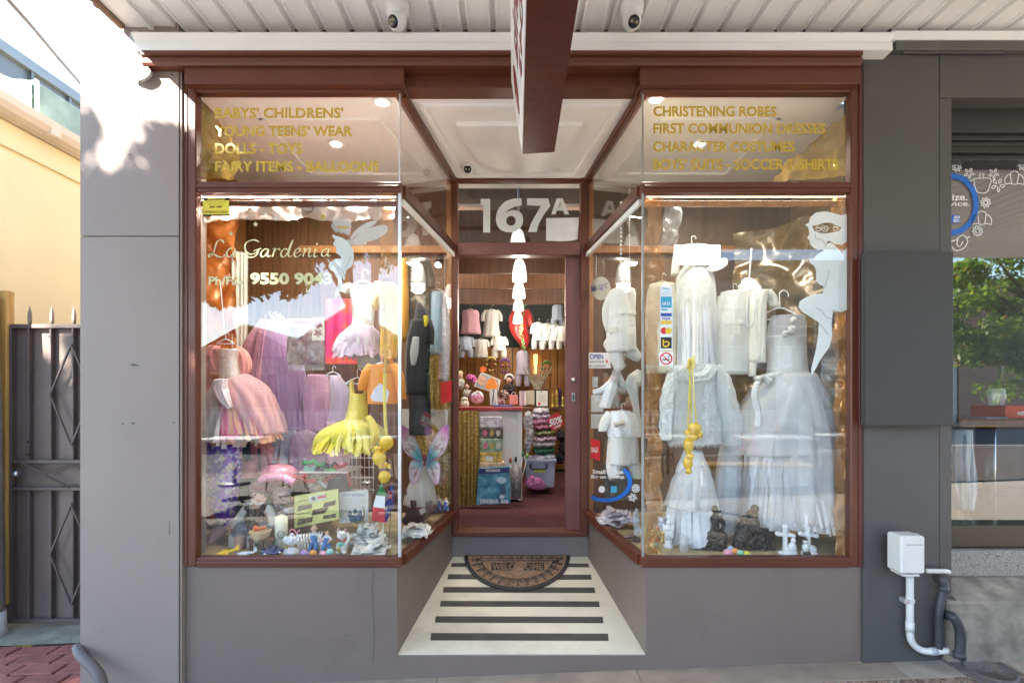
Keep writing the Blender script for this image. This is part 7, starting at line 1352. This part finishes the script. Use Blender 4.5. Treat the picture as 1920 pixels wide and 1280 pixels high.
CY = mat('cyan_print', (.05, .38, .60), .4, bump=None); VB = mat('navy_print', (.03, .08, .35), .4, bump=None); VY2 = mat('amber_print', (.80, .52, .03), .4, bump=None); RP = mat('signal_red_print', (.65, .02, .03), .4, bump=None); BKP2 = mat('black_print', (.02, .02, .02), .5, bump=None)
ps = thing('payment_stickers', 'column of card payment stickers on the corner of the right window', 'sticker', IN(1249, 655)); rect('backing', 1238, 537, 1261, 656, 0, WVY, ps)
rect('card_logo', 1239, 556, 1259.5, 577, 1, CY, ps); rect('card_logo', 1239, 587, 1259.5, 593, 1, VB, ps); rect('card_logo', 1239, 601, 1259.5, 607.5, 1, VY2, ps); text('lettering', 'VISA', (1241, 594.5, 1257, 599.8), k4(1), VB, ps, bold=.03, shear=.3)
text('lettering', 'Please', (1242, 539, 1256, 543), k4(1), CY, ps, bold=.02); text('lettering', 'credit', (1243, 545, 1255, 548.5), k4(1), CY, ps); text('lettering', 'welcome', (1240, 550, 1259, 553), k4(1), CY, ps); rect('print_line', 1240, 579, 1252, 582, 1, CY, ps); text('lettering', 'AM EX', (1241, 566, 1257, 572), k4(2), WVY, ps, bold=.02)
poly('card_logo', ell(1245, 620, 6.2, 6.2, 20), k4(1), RP, ps); poly('card_logo', ell(1253.5, 620, 6.2, 6.2, 20), k4(2), VY2, ps); rect('card_logo', 1239, 632, 1259.5, 653, 1, BKP2, ps)
strokes('card_logo', [[(1244, 636), (1244, 648), (1250, 649), (1254, 646), (1254, 642), (1250, 640.5), (1246, 641)]], 2.6, k4(2), VY2, ps, sm=2)
ns = thing('no_smoking_sticker', 'square no smoking sticker below the payment stickers', 'sticker', IN(1249, 685)); rect('backing', 1236, 659, 1262, 685, 0, WVY, ns); poly('prohibition_ring', ell(1249, 672, 11.8, 11.8, 32), k4(1), RP, ns, holes=[ell(1249, 672, 9.2, 9.2, 32)]); strokes('prohibition_bar', [[(1242, 665.5), (1256, 679)]], 2, k4(3), RP, ns, sm=0); rect('cigarette', 1242, 672.5, 1255, 675, 2, BKP2, ns); strokes('smoke', [[(1254, 671), (1253, 668), (1256, 667), (1254, 664)]], 1.2, k4(2), BKP2, ns)
# stickers on the right angled pane
kR = lambda a: spl('R', -.0055-a*.0004)
mg = thing('magic_disc', 'round white disc with the word MAGIC in the right angled window', 'sign', kR(0)(1126, 560)); poly('disc', ell(1126.5, 540.5, 18.5, 22, 36), spl('R', .03), WHC, mg)
pts_m = spl('R', .0285); 
for ch, x, y, r in (('M', 1111.5, 543, .35), ('A', 1117, 541.5, .28), ('G', 1125, 540, .2), ('I', 1131.5, 538.5, .12), ('C', 1136, 536.5, .05)):
    text('lettering', ch, (0, 0, 1, 1), (lambda X_, Y_, x=x, y=y, r=r, ch=ch: pts_m(x-3+X_*(2.2 if ch == 'I' else 7)*.85+Y_*0, y-6+Y_*11-X_*r*6)), VB, mg, bold=.05)
os_ = thing('open_sign', 'small white OPEN side door air conditioned sign in the right angled window', 'sign', kR(0)(1126, 690)); rect('card', 1104, 661, 1145, 690, 0, WVY, os_, kR); text('lettering', 'OPEN', (1106, 664, 1131, 673), kR(1), VB, os_, bold=.04); text('lettering', 'SLIDE DOOR', (1106, 676, 1133, 680), kR(1), BKP2, os_, bold=.02); text('lettering', 'AIR CONDITIONED', (1104.5, 684, 1136, 688), kR(1), BKP2, os_, bold=.02); poly('arrow', [(1133, 674), (1139, 677), (1137, 671), (1141, 678), (1135, 683), (1137, 679)], kR(1), RP, os_)
s2 = thing('sale_sign', 'red SALE card low in the right angled window', 'sign', kR(0)(1116, 863)); poly('card', [(1108, 822), (1125, 826), (1125, 864), (1108, 858)], kR(0), sal, s2); text('lettering', 'SALE', (1108.5, 838, 1121, 848), kR(1), WVY, s2, bold=.02)
q1 = thing('notice_sheets', 'white notice sheets stuck inside the right angled window', 'notice', spl('R', .006)(1122, 802)); 
for a in ((1108, 740, 1131, 772), (1108, 776, 1131, 803), (1110, 706, 1121, 726)): rect('sheet', *a, 0, WVY, q1, lambda z: spl('R', .006))
sm = thing('amex_sticker', 'blue ring decal with small in size slogan in the right angled window', 'sticker', kR(0)(1140, 940)); text('lettering', 'Small in size.', (1111, 880, 1170, 888), kR(1), WVY, sm, bold=.02); text('lettering', 'Big on quality.', (1108, 890, 1172, 898.5), kR(1), WVY, sm, bold=.02)
arc = ell(1136, 903, 49, 38, 40, -.75, 2.25); arc2 = ell(1136, 903, 41, 31, 40, -.75, 2.25); arc = [(max(x, 1108), y) for x, y in arc]; arc2 = [(max(x, 1108), y) for x, y in arc2]
poly('ring', arc+arc2[::-1], kR(0), mat('blue_vinyl', (.01, .14, .55), .4), sm); poly('badge', ell(1128, 917, 6, 6.5, 18), kR(1), WVY, sm); rect('card_logo', 1145, 911, 1156, 923, 1, CY, sm, kR)
L = []; flower(1192, 915, 8, 10, L); flower(1186, 932, 8, 6, L); strokes('line_art', L, 1.0, kR(1), WVY, sm, sm=2)
# ================================================================== SHOP INTERIOR STOCK
def smallgarment(cx, y0, y1, w, m, label, Y=6.4, legs=False, sl=True, cat='baby clothes'):
    h = y1-y0; t = thing('baby_garment', label, cat, at(cx, y0, Y), 'baby clothes hung inside the shop'); e = h*(.68 if legs else 1)
    loft('body', [(cx, y0+2, w*.34), (cx, y0+h*.15, w*.42), (cx, y0+h*.5, w*.42), (cx, y0+e, w*.5)], Y, .06, m, t, 7, .07, seed=cx)
    if sl:
        for s_ in (-1, 1): loft('sleeve', [(cx+s_*w*.3, y0+3, w*.13), (cx+s_*w*.48, y0+h*.22, w*.13), (cx+s_*w*.52, y0+h*.42, w*.11)], Y, .04, m, t, 4, .06)
    if legs:
        for s_ in (-1, 1): loft('leg', [(cx+s_*w*.25, y0+e-3, w*.24), (cx+s_*w*.3, y0+h*.85, w*.22), (cx+s_*w*.3, y1, w*.17)], Y, .05, m, t, 5, .07)
    hanger(t, cx, y0-1, w*.7, Y, HM); return t
smallgarment(882, 580, 626, 38, PNK, 'dusty pink pinafore dress high on the left of the shop wall', sl=False); smallgarment(922, 580, 632, 32, GRYF, 'stone coloured robe beside the pink pinafore')
smallgarment(1046, 571, 615, 26, BLU1, 'dusty blue romper high on the right of the shop wall', legs=True, sl=False); smallgarment(874, 630, 670, 27, BLU1, 'blue romper in the lower row of the shop wall', legs=True); smallgarment(902, 635, 671, 26, GRYF, 'beige romper in the middle of the lower row'); smallgarment(936, 630, 671, 27, WHC, 'white romper in the lower row nearest the red cape', legs=True)
for i, (x, l) in enumerate(((1009, 'white baby suit leftmost of the row right of the red cape'), (1026, 'white baby suit second in the row right of the red cape'), (1042, 'white baby suit third in the row right of the red cape'), (1056, 'white baby suit partly behind the door edge'))): smallgarment(x, 604+i*2, 655, 24, WHC if i % 2 else fab('grey_white_cotton', (.55, .55, .56)), l, 6.35-.05*i, legs=True)
smallgarment(980, 657, 724, 28, fab('pale_lavender_crepe', (.45, .40, .50)), 'pale lavender wide trousers hanging on the amber panelling', 6.5, legs=True, sl=False)
garment('red_cape', 'shiny red cape hanging at the end of the pendant lamps', 'cape', 6.45, (977, 580), [('cape', [(976, 580, 10), (974, 595, 16), (972, 615, 17), (978, 632, 14), (983, 645, 8), (984, 655, 3)], .07, 9, .2, REDF), ('shoulder', [(966, 584, 6), (959, 596, 5), (957, 604, 3)], .05, 5, .15, REDF), ('shoulder', [(986, 582, 6), (993, 596, 6), (995, 612, 5)], .05, 5, .15, REDF)])
t = thing('leaf_garland', 'green leaf and bead garland hanging in front of the red cape', 'garland', at(985, 573, 6.2)); bm = bmesh.new()
for i in range(60): y = 572+i*1.45; p = at(985-7*math.sin(i*.05)+2*sin(i*1.3), y, 6.2); d = Vector((random.uniform(-1, 1), random.uniform(-.5, .5), random.uniform(-.6, .6)))*.022; e = Vector((0, .004, .010)); v = [bm.verts.new(q) for q in (p-d, p+e, p+d, p-e)]; bm.faces.new(v)
stuff(finish('leaves', bm, mat('garland_green', (.05, .22, .05), .5), t))
for x, l in ((913, 'left small white dome camera on the dark back wall'), (1050, 'right small white dome camera on the dark back wall')): dome(x, 559, 6, 6.5, at(x, 552, 6.5).z, (0, -1, -.1), l, 'small cameras inside the shop')
tag(drape('gold_sequin_curtain', Vector((at(852, 0, 4.62).x, 4.62)), Vector((at(897, 0, 4.62).x, 4.66)), .432, at(0, 770, 4.62).z, SEQG, None, 6, .035, flare=.15), 'gold sequin cloth skirting the counter left of the white panel', 'cloth')
ct = thing('shop_counter', 'white panelled shop counter with a red rimmed top', 'counter', at(940, 945, 4.9)); pbox('counter_body', 850, 770, 976, 936, 4.92, 5.35, WHITE, ct, .004); pbox('counter_top', 846, 763, 980, 769.5, 4.86, 5.4, mat('counter_red', (.35, .04, .04), .4), ct, .003); pbox('side_panel', 971, 770, 979, 938, 4.88, 4.918, WHITE, ct, .002)
zb = lambda y, Y: CZ-(y-VY)*Y/F
PAL = [(.55, .30, .10), (.20, .35, .15), (.45, .50, .55), (.65, .50, .15)]
bx_ = [(900, 781, 941, 800, (.55, .52, .62), 'pale lilac shaped gift box on the counter front'), (900, 801, 943, 822, (.10, .08, .06), 'dark toy box with pink figures on the counter front'), (900, 823, 942, 847, (.22, .32, .20), 'green landscape puzzle box on the counter front'), (900, 848, 941, 866, (.50, .33, .06), 'yellow and green toy box on the counter front'), (899, 867, 945, 878, (.55, .38, .22), 'tan cardboard tray under the toy boxes')]
for i, (x0, y0, x1, y1, c, l) in enumerate(bx_):
    b1 = pbox('toy_box', x0, y0, x1, y1, 4.80-.012*i, 4.90, ramp_mat('box_print_%d' % i, [(0, tuple(v*.5 for v in c)), (.45, c), (.7, tuple(min(1, v*1.6+.1) for v in c))], 22, .4, tex='NOISE', detail=1), None, .003); tag(b1, l, 'toy box', 'toy boxes on the counter front')
    if i in (1, 2): 
        for k in range(3): poly('figure', ell(x0+10+k*12, (y0+y1)/2, 4, 6, 12), fr(4.797-.012*i), [mat('pink_toy', (.7, .15, .3), .4), mat('gold_toy', (.6, .45, .1), .4), WHC][k], b1)
    if i == 3: rect('label', x0+10, y0+7, x0+24, y1-2, 0, WVY, b1, lambda z: fr(4.762))
db_ = thing('dinosaur_game', 'blue boxed dinosaur game leaning against the counter', 'boxed toy', at(925, 945, 4.6)); dpt = ramp_mat('ocean_print', [(0, (.01, .05, .10)), (.4, (.03, .17, .26)), (.55, (.10, .36, .48)), (.75, (.45, .68, .78))], 10, .3, tex='NOISE', detail=4)
slab('box', [(897, 878), (956, 875), (957, 943), (893, 946)], 4.6, .06, dpt, db_); poly('band', [(899, 878), (955, 876), (955, 886), (898, 888)], fr(4.598), mat('navy_enamel', (.02, .02, .14), .3), db_); text('lettering', 'DINOSAUR', (911, 879, 938, 884), fr(4.596), WVY, db_, bold=.03); text('lettering', 'DINOSAUR', (901, 935, 935, 943), fr(4.597), WVY, db_, bold=.04)
poly('creature', [(931, 898), (938, 894), (948, 896), (950, 902), (942, 906), (934, 904)], fr(4.598), mat('pale_print_blue', (.5, .68, .75), .5), db_, sm=2); poly('creature', [(938, 910), (946, 908), (949, 920), (944, 928), (937, 922)], fr(4.598), mat('slate_print', (.06, .12, .18), .5), db_, sm=2); poly('emblem', ell(941, 931, 4.5, 4.5, 16), fr(4.597), WVY, db_); rect('print_block', 939, 937, 953, 943, 0, WVY, db_, lambda z: fr(4.597))
bkk = thing('wand_holder', 'clear and metal mesh holder full of toy wands beside the dinosaur game', 'holder', at(968, 933, 4.7)); plathe('mesh_tub', [(9, 933), (11.5, 876), (11, 876), (8.5, 930), (.1, 931)], 968, 4.72, mat('smoky_mesh', (.25, .23, .22), .3, alpha=.6, nz=(60, .5)), bkk, 20)
for i, (x0, x1, yt, c, l) in enumerate(((962, 957, 860, (.35, .12, .05), 'brown tipped toy wand'), (966, 967, 858, (.03, .03, .04), 'black tipped toy wand'), (970, 980, 848, (.05, .25, .15), 'dark green tipped toy wand'), (972, 988, 852, (.25, .5, .12), 'lime tipped toy wand'))):
    w3 = thing('toy_wand', l+' standing in the mesh holder', 'toy wand', at(x0, 925, 4.7), 'toy wands'); tube('stick', [at(x0, 925, 4.70+.02*i), at(x1, yt+6, 4.72)], .005, WHS, w3, 8); tube('tip', [at(x1, yt+7, 4.72), at(x1+(x1-x0)*.05, yt-2, 4.72)], .012, mat('tip_%d' % i, c, .3), w3, 10)
tb = thing('storage_tub', 'translucent blue grey plastic storage tub with dark handle and yellow label', 'storage tub', at(1012, 915, 5.3)); TBM = mat('tub_plastic', (.35, .38, .50), .3, bump=None)
bm = bmesh.new(); a = at(985, 864, 5.25); b = at(1042, 914, 5.25); vs = add_box(bm, a.x, b.x, 5.25, 5.6, b.z, a.z, .012)
for v in vs:
    if v.co.z < (a.z+b.z)/2: v.co.x = (v.co.x-(a.x+b.x)/2)*.9+(a.x+b.x)/2
finish('tub_body', bm, TBM, tb); pbox('tub_rim', 983, 861, 1044, 866, 5.235, 5.62, TBM, tb, .004); tube('handle', smooth_pts([at(995, 869, 5.24), at(996, 878, 5.23), at(1010, 879, 5.23), at(1023, 878, 5.23), at(1025, 869, 5.24)], 3), .009, BLACK, tb); rect('label', 1001, 880, 1022, 885.5, 0, mat('label_lime', (.6, .65, .08), .5), tb, lambda z: fr(5.245))
tag(blob('pink_packet', [('e', 1003, 905, 17, 13, 9, 0, -10), ('e', 1012, 912, 12, 7, 8)], 5.15, mat('pink_film', (.60, .20, .42), .15, nz=(12, .5), bump=(40, 1)), None, 1.1, 1, 4, 30), 'shiny pink plastic packet slumped in front of the storage tub', 'packet')
STK = [(1000, 1040, 856, 'silver foil packet on the storage tub', (.5, .5, .56)), (1001, 1040, 844, 'dark green garment packet in the stack', (.02, .12, .06)), (998, 1040, 832, 'silver grey garment packet in the stack', (.40, .38, .38)), (996, 1042, 822, 'dusty pink garment packet in the stack', (.45, .30, .36)), (1000, 1040, 811, 'olive garment packet in the stack', (.15, .15, .06)), (998, 1036, 800, 'maroon patterned packet in the stack', (.30, .10, .14)), (994, 1036, 790, 'pink patterned packet high in the stack', (.50, .20, .30)), (996, 1030, 780, 'mauve garment packet near the top', (.40, .34, .42)), (1000, 1028, 771, 'topmost grey garment packet', (.42, .40, .44))]
for x0, x1, y, l, c in STK: tag(blob('garment_packet', [('e', (x0+x1)/2, y, (x1-x0)/2+2, 6.5, 16), ('e', (x0+x1)/2-6, y+1, (x1-x0)/3, 6, 18)], 5.35, mat('packet_%s' % l.replace(' ', '_')[:12], c, .22, nz=(14, .4), bump=(50, 1)), None, 1.2, 1, 3, 40), l, 'packet', 'wrapped garments stacked on the tub')
tag(blob('plastic_bag', [('e', 992, 820, 8, 30, 10, 0, -8), ('e', 990, 790, 9, 20, 10)], 5.05, mat('clear_bag_plastic', (.55, .55, .56), .12, alpha=.65, nz=(15, .4), bump=(35, 1)), None, 1.3, 1, 3, 30), 'clear plastic bag hanging off the right edge of the counter', 'bag')
tgs = thing('discount_tag', 'red 50% OFF tag tilted on the garment stack', 'sign', at(1043, 805, 5.0)); slab('tag', [(1027, 785), (1044, 773), (1048, 774), (1059, 794), (1044, 805), (1035, 806)], 5.0, .004, sal, tgs); text('lettering', '50%', (1030, 782, 1054, 796), lambda x, y: fr(4.998)(x, y-(x-1042)*.35), WVY, tgs, bold=.04); text('lettering', 'OFF', (1038, 798, 1052, 803), lambda x, y: fr(4.998)(x, y-(x-1042)*.35), WVY, tgs, bold=.04)
tag(blob('dark_soft_toys', [('e', 1052, 815, 9, 12, 10), ('e', 1056, 838, 9, 14, 10), ('e', 1050, 858, 8, 12, 10)], 5.6, mat('black_plush', (.02, .018, .018), .9), None, 1.2, 1, 3, 40), 'dark soft toy heap beside the door edge', 'soft toy')
# back shelf items
sh = tag(pbox('back_shelf', 845, 764, 1066, 771, 6.0, 6.35, WOODD, None, .003), 'dark timber shelf along the back of the shop under the small goods', 'shelf')
bf = thing('baby_photo_card', 'tilted framed photo card of a baby wearing orange', 'picture', at(913, 715, 5.2)); qq = [(903, 697), (939, 712), (933, 738), (888, 724)]
slab('frame', qq, 5.2, .03, WHC, bf); ins = [(913+(x-914)*.86, 717+(y-717)*.84) for x, y in qq]; poly('photo', ins, fr(5.198), mat('photo_blue_grey', (.35, .40, .45), .6), bf); poly('shirt', [(911, 720), (920, 708), (930, 712), (934, 722), (926, 731), (912, 728)], fr(5.196), mat('shirt_orange', (.80, .25, .03), .6), bf, sm=2); poly('face', ell(904, 713, 8.5, 9, 20), fr(5.195), SKIN, bf); poly('arm', [(926, 712), (934, 718), (937, 724), (931, 722)], fr(5.195), SKIN, bf)
for x in (903, 908): poly('eye', ell(x, 713+(x-903)*.4, .9, .9, 8), fr(5.193), BLACK, bf)
tag(slab('checked_pouch', [(918, 729), (933, 729), (934, 759), (918, 759)], 5.15, .05, ramp_mat('checked_cloth', [(0, (.7, .7, .7)), (.5, (.6, .62, .64)), (.62, (.10, .18, .20))], 6, .7, tex='NOISE', stretch=(8, 1, 1), detail=0)), 'white and green checked cloth pouch below the baby photo', 'pouch')
rb_ = thing('rattan_ball', 'pink and white woven ball ornament on the counter', 'ornament', at(895, 750, 5.1)); bm = bmesh.new(); c = at(895, 745, 5.1)
for k in range(22):
    ax = Vector([random.gauss(0, 1) for _ in range(3)]).normalized(); u = ax.orthogonal().normalized(); v = ax.cross(u); tube_bm(bm, [c+(u*cos(a)+v*sin(a))*.062+ax*.01 for a in [2*pi*i/18 for i in range(19)]], .004, 5)
finish('woven_bands', bm, ramp_mat('pink_white_band', [(0, (.75, .72, .74)), (.55, (.72, .30, .50))], 30, .5), rb_, True)
def figure(x, y, h, hc, bc, label, Y=5.3, hood=None):
    t = thing('doll', label, 'doll', at(x, y, Y), 'small dolls on the counter'); s = h/40
    blob('head', [('e', x, y-32*s, 6*s, 7*s, 6*s), ('c', [(x, y-26*s, 3*s), (x, y-20*s, 3*s)])], Y, SKIN, t, .9); blob('hair', [('e', x+1*s, y-35*s, 6.6*s, 6*s, 6.6*s, 1.5), ('e', x+4*s, y-29*s, 3*s, 6*s, 4*s, 2)], Y, mat('hair_%d' % int(x), hc, .6), t, .9); blob('clothes', [('e', x, y-12*s, 10*s, 13*s, 8*s), ('e', x-7*s, y-16*s, 4*s, 8*s, 4*s), ('e', x+7*s, y-16*s, 4*s, 8*s, 4*s)], Y, mat('clothes_%d' % int(x), bc, .8, nz=(20, .3)), t, 1.1, 1, 2, 50)
    if hood: tube('hood_rim', [at(x+8*s*cos(a), y-33*s-9*s*sin(a), Y-.01) for a in [pi*i/12 for i in range(13)]], .012, mat('white_fluff', (.75, .72, .68), .95, bump=(100, 1)), t)
figure(955, 744, 40, (.02, .012, .01), (.03, .02, .02), 'dark haired doll in a white fur trimmed hood', hood=True); figure(876, 748, 30, (.06, .02, .01), (.35, .33, .30), 'dark haired doll in silvery lace on the left counter end'); figure(862, 730, 34, (.5, .4, .25), (.48, .46, .42), 'pale lace doll at the left edge of the doorway', 4.9)
tag(blob('mask_ornament', [('e', 871, 757, 9, 8, 6), ('e', 871, 748, 7, 4, 5)], 5.0, mat('mask_white', (.65, .62, .52), .3, nz=(20, .6)), None, .9), 'white and gold carnival mask on the gold sequin cloth', 'ornament')
tag(blob('sequin_ornament', [('e', 946, 740, 8, 10, 6, 0, 30), ('e', 938, 752, 12, 6, 6, 0, -20)], 5.25, ramp_mat('jewel_heap', [(0, (.08, .03, .03)), (.4, (.35, .18, .16)), (.7, (.6, .45, .4)), (.9, (.9, .8, .7))], 90, .3), None, .9, 1, 3, 60), 'heap of sparkly rosy ornaments left of the pink gift bag', 'ornament')
pgb = thing('pink_gift_bag', 'pink and orange gift bag on the counter top', 'gift bag', at(962, 762, 5.1)); pbox('bag', 955, 740, 971, 758, 5.1, 5.16, ramp_mat('sunset_print', [(0, (.6, .1, .3)), (.5, (.75, .25, .2)), (.8, (.7, .4, .5))], 16, .4, tex='NOISE'), pgb, .003); tube('handle', smooth_pts([at(958, 740, 5.1), at(963, 734, 5.1), at(968, 740, 5.1)], 3), .003, WHS, pgb)
tag(tube('cake_plate', [at(925, 761, 5.0), at(962, 761, 5.0)], .012, mat('blue_plate', (.05, .10, .35), .3), None), 'blue trimmed tray lying on the counter top', 'tray')
for i, x in enumerate((974, 978.5, 983)): tag(pbox('card_pack', x, 733, x+3.8, 760, 5.3, 5.4, mat('card_%d' % i, [(.7, .6, .65), (.5, .35, .45), (.75, .7, .7)][i], .5), None, .001), ['pale pink card pack left of the cream folder', 'mauve card pack in the middle of the three', 'white card pack touching the cream folder'][i], 'card pack', 'card packs standing on the counter')
tag(pbox('cream_folder', 987, 732, 1002, 758, 5.4, 5.42, mat('cream_paper', (.55, .48, .36), .7), None, .001), 'cream printed folder standing left of the framed certificate', 'folder')
ce = thing('certificate', 'framed white certificate with red seal on the back shelf', 'certificate', at(1016, 763, 5.5)); pbox('frame', 1003, 730, 1029, 763, 5.5, 5.52, BLACK, ce, .002); rect('paper', 1005.5, 732, 1027, 761, 0, WHC, ce, lambda z: fr(5.498)); poly('seal', ell(1011, 756.5, 2.6, 2.6, 14), fr(5.497), RP, ce); poly('crest', ell(1015, 735, 1.3, 1.3, 8), fr(5.497), BLACK, ce)
for k in range(6): rect('print_line', 1009, 739+k*2.4, 1024, 739.7+k*2.4, 0, mat('grey_line', (.4, .4, .38), .6), ce, lambda z: fr(5.497))
for i, (x, h, c, l) in enumerate(((1036, 26, (.45, .30, .06), 'gold trophy statuette right of the certificate'), (1044, 32, (.5, .36, .08), 'tall gold angel statuette on the back shelf'), (1055, 20, (.45, .34, .08), 'gold candlestick by the door edge'), (1050, 36, (.06, .02, .12), 'dark purple feathered ornament by the door edge'))): tag(plathe('statuette', [(5, 763), (4, 760), (2, 757), (3.6, 763-h*.45), (2.5, 763-h*.65), (3, 763-h*.8), (1.8, 763-h*.95), (.2, 763-h)], x, 5.9+.06*i, mat('statuette_%d' % i, c, .3, metal=.6), None, 12), l, 'statuette', 'statuettes on the back shelf')
gp_ = thing('pampas_spray', 'dry grey pampas spray standing before the amber panelling', 'dried plant', at(1010, 740, 5.8))
for k in range(9): a = -.45+k*.11; tube('stem', smooth_pts([at(1008, 738, 5.8), at(1008+a*30, 712, 5.8), at(1008+a*62, 680+abs(a)*20, 5.8)], 3), .014, mat('dry_grass', (.25, .21, .15), .9, nz=(30, .4)), gp_, 5, .004)
def mobile(x, y, c, top, label):
    t = thing('hanging_mobile', label, 'mobile', at(x, y, 6.2), 'hanging mobiles'); blob('canopy', [('c', [(x-8, y+5, 2), (x-4, y+1, 2.2), (x, y, 2.5), (x+4, y+1, 2.2), (x+8, y+5, 2)])], 6.2, mat('mobile_'+top, c, .7), t, .8)
    for dx in (-8, -3, 3, 8):
        tube('thread', [at(x+dx, y+5, 6.2), at(x+dx, y+26+dx*.3, 6.2)], .0015, BLACK, t, 4)
        for q in (13, 24): bm = bmesh.new(); bmesh.ops.create_icosphere(bm, subdivisions=2, radius=.015, matrix=Matrix.Translation(at(x+dx, y+q, 6.2))); finish('charm', bm, mat('mobile_'+top, c, .7) if (dx+q) % 2 else mat('charm_rust', (.25, .06, .03), .7), t, True)
mobile(1025, 678, (.04, .16, .03), 'green', 'green leaf mobile hanging on the right of the amber panelling'); mobile(947, 673, (.20, .08, .28), 'purple', 'purple and red mobile hanging left of the lavender trousers'); mobile(921, 670, (.50, .38, .10), 'yellow', 'yellow hat mobile hanging below the beige romper')
tag(poly('orange_star_card', [(906+8*(1 if i % 2 == 0 else .5)*sin(i*pi/6), 692-8*(1 if i % 2 == 0 else .5)*cos(i*pi/6)) for i in range(12)], fr(5.4), mat('neon_orange', (.85, .15, .02), .6)), 'neon orange starburst price card above the baby photo', 'price card')
tag(blob('pink_blossoms', [('e', 883, 708, 9, 6, 6), ('e', 889, 714, 6, 5, 5)], 5.3, mat('blossom_pink', (.50, .10, .30), .7, nz=(40, .5)), None, .9, 1, 3, 80), 'dusky pink artificial blossoms left of the baby photo', 'flowers')
tag(pbox('wall_light_strip', 1001, 664, 1008, 700, 6.80, 6.83, mat('warm_glow_strip', (1, .62, .15), .5, emit=.5, bump=None), None, .001), 'narrow glowing amber light strip on the back panelling', 'light')
# ================================================================== CAFE INTERIOR
ctb = thing('cafe_round_table', 'dark timber high table with thick black pedestal inside the cafe window', 'table', at(1845, 1000, 3.2)); pbox('table_top', 1800, 786, 1990, 797, 3.05, 3.6, WOODD, ctb, .006); pbox('table_edge', 1802, 797.3, 1985, 800, 3.06, 3.58, TIMB, ctb, .001); tube('pedestal', [at(1848, 797, 3.3), at(1848, 1010, 3.3)], .05, BLACK, ctb, 20); lathe('foot', [(.22, 0), (.22, .02), (.05, .05)], Vector((at(1848, 0, 3.3).x, 3.3, .421)), BLACK, ctb, 24)
for x, l in ((1862, 'wine glass standing left on the cafe table'), (1876, 'wine glass standing right on the cafe table')): tag(plathe('wine_glass', [(6, 786), (6, 785), (1, 784), (1, 766), (6, 758), (8, 745), (6.5, 728), (6, 728), (7.5, 745), (5.5, 757), (.1, 763)], x, 3.25, mat('clear_crystal', (.8, .82, .84), .05, alpha=.35, bump=None), None, 20), l, 'wine glass', 'wine glasses')
rt = thing('red_tin', 'red rectangular tin with white lettering on the cafe table', 'tin', at(1905, 786, 3.15)); pbox('tin', 1886, 760, 1945, 784, 3.15, 3.4, mat('tin_red', (.55, .06, .02), .3), rt, .004); text('lettering', 'METRO', (1908, 771, 1940, 778), fr(3.148), WVY, rt, bold=.03); tag(pbox('menu_stack', 1850, 782, 1890, 786, 3.12, 3.3, mat('menu_blue', (.18, .22, .33), .5), None, .001), 'slim stack of blue grey menus beside the red tin', 'menus')
cc = thing('striped_chair', 'timber cafe chair with a blue and white striped cloth over its back', 'chair', at(1800, 985, 3.2)); STR = ramp_mat('ticking_stripe', [(0, (.55, .58, .58)), (.5, (.50, .54, .55)), (.56, (.18, .26, .32))], 5, .8, tex='NOISE', stretch=(9, 9, .6), detail=0)
loft('striped_cloth', [(1800, 805, 14), (1798, 850, 17), (1804, 900, 16), (1806, 955, 9)], 3.1, .12, STR, cc, 6, .12); tube('leg', [at(1792, 880, 3.15), at(1792, 990, 3.15)], .02, WOODD, cc, 8); tube('leg', [at(1815, 880, 3.35), at(1815, 985, 3.35)], .02, WOODD, cc, 8); box('seat', at(1786, 0, 3.2).x, at(1822, 0, 3.2).x, 3.12, 3.5, .86, .90, WOODD, cc, .005)
S.collection.children.link(COL)
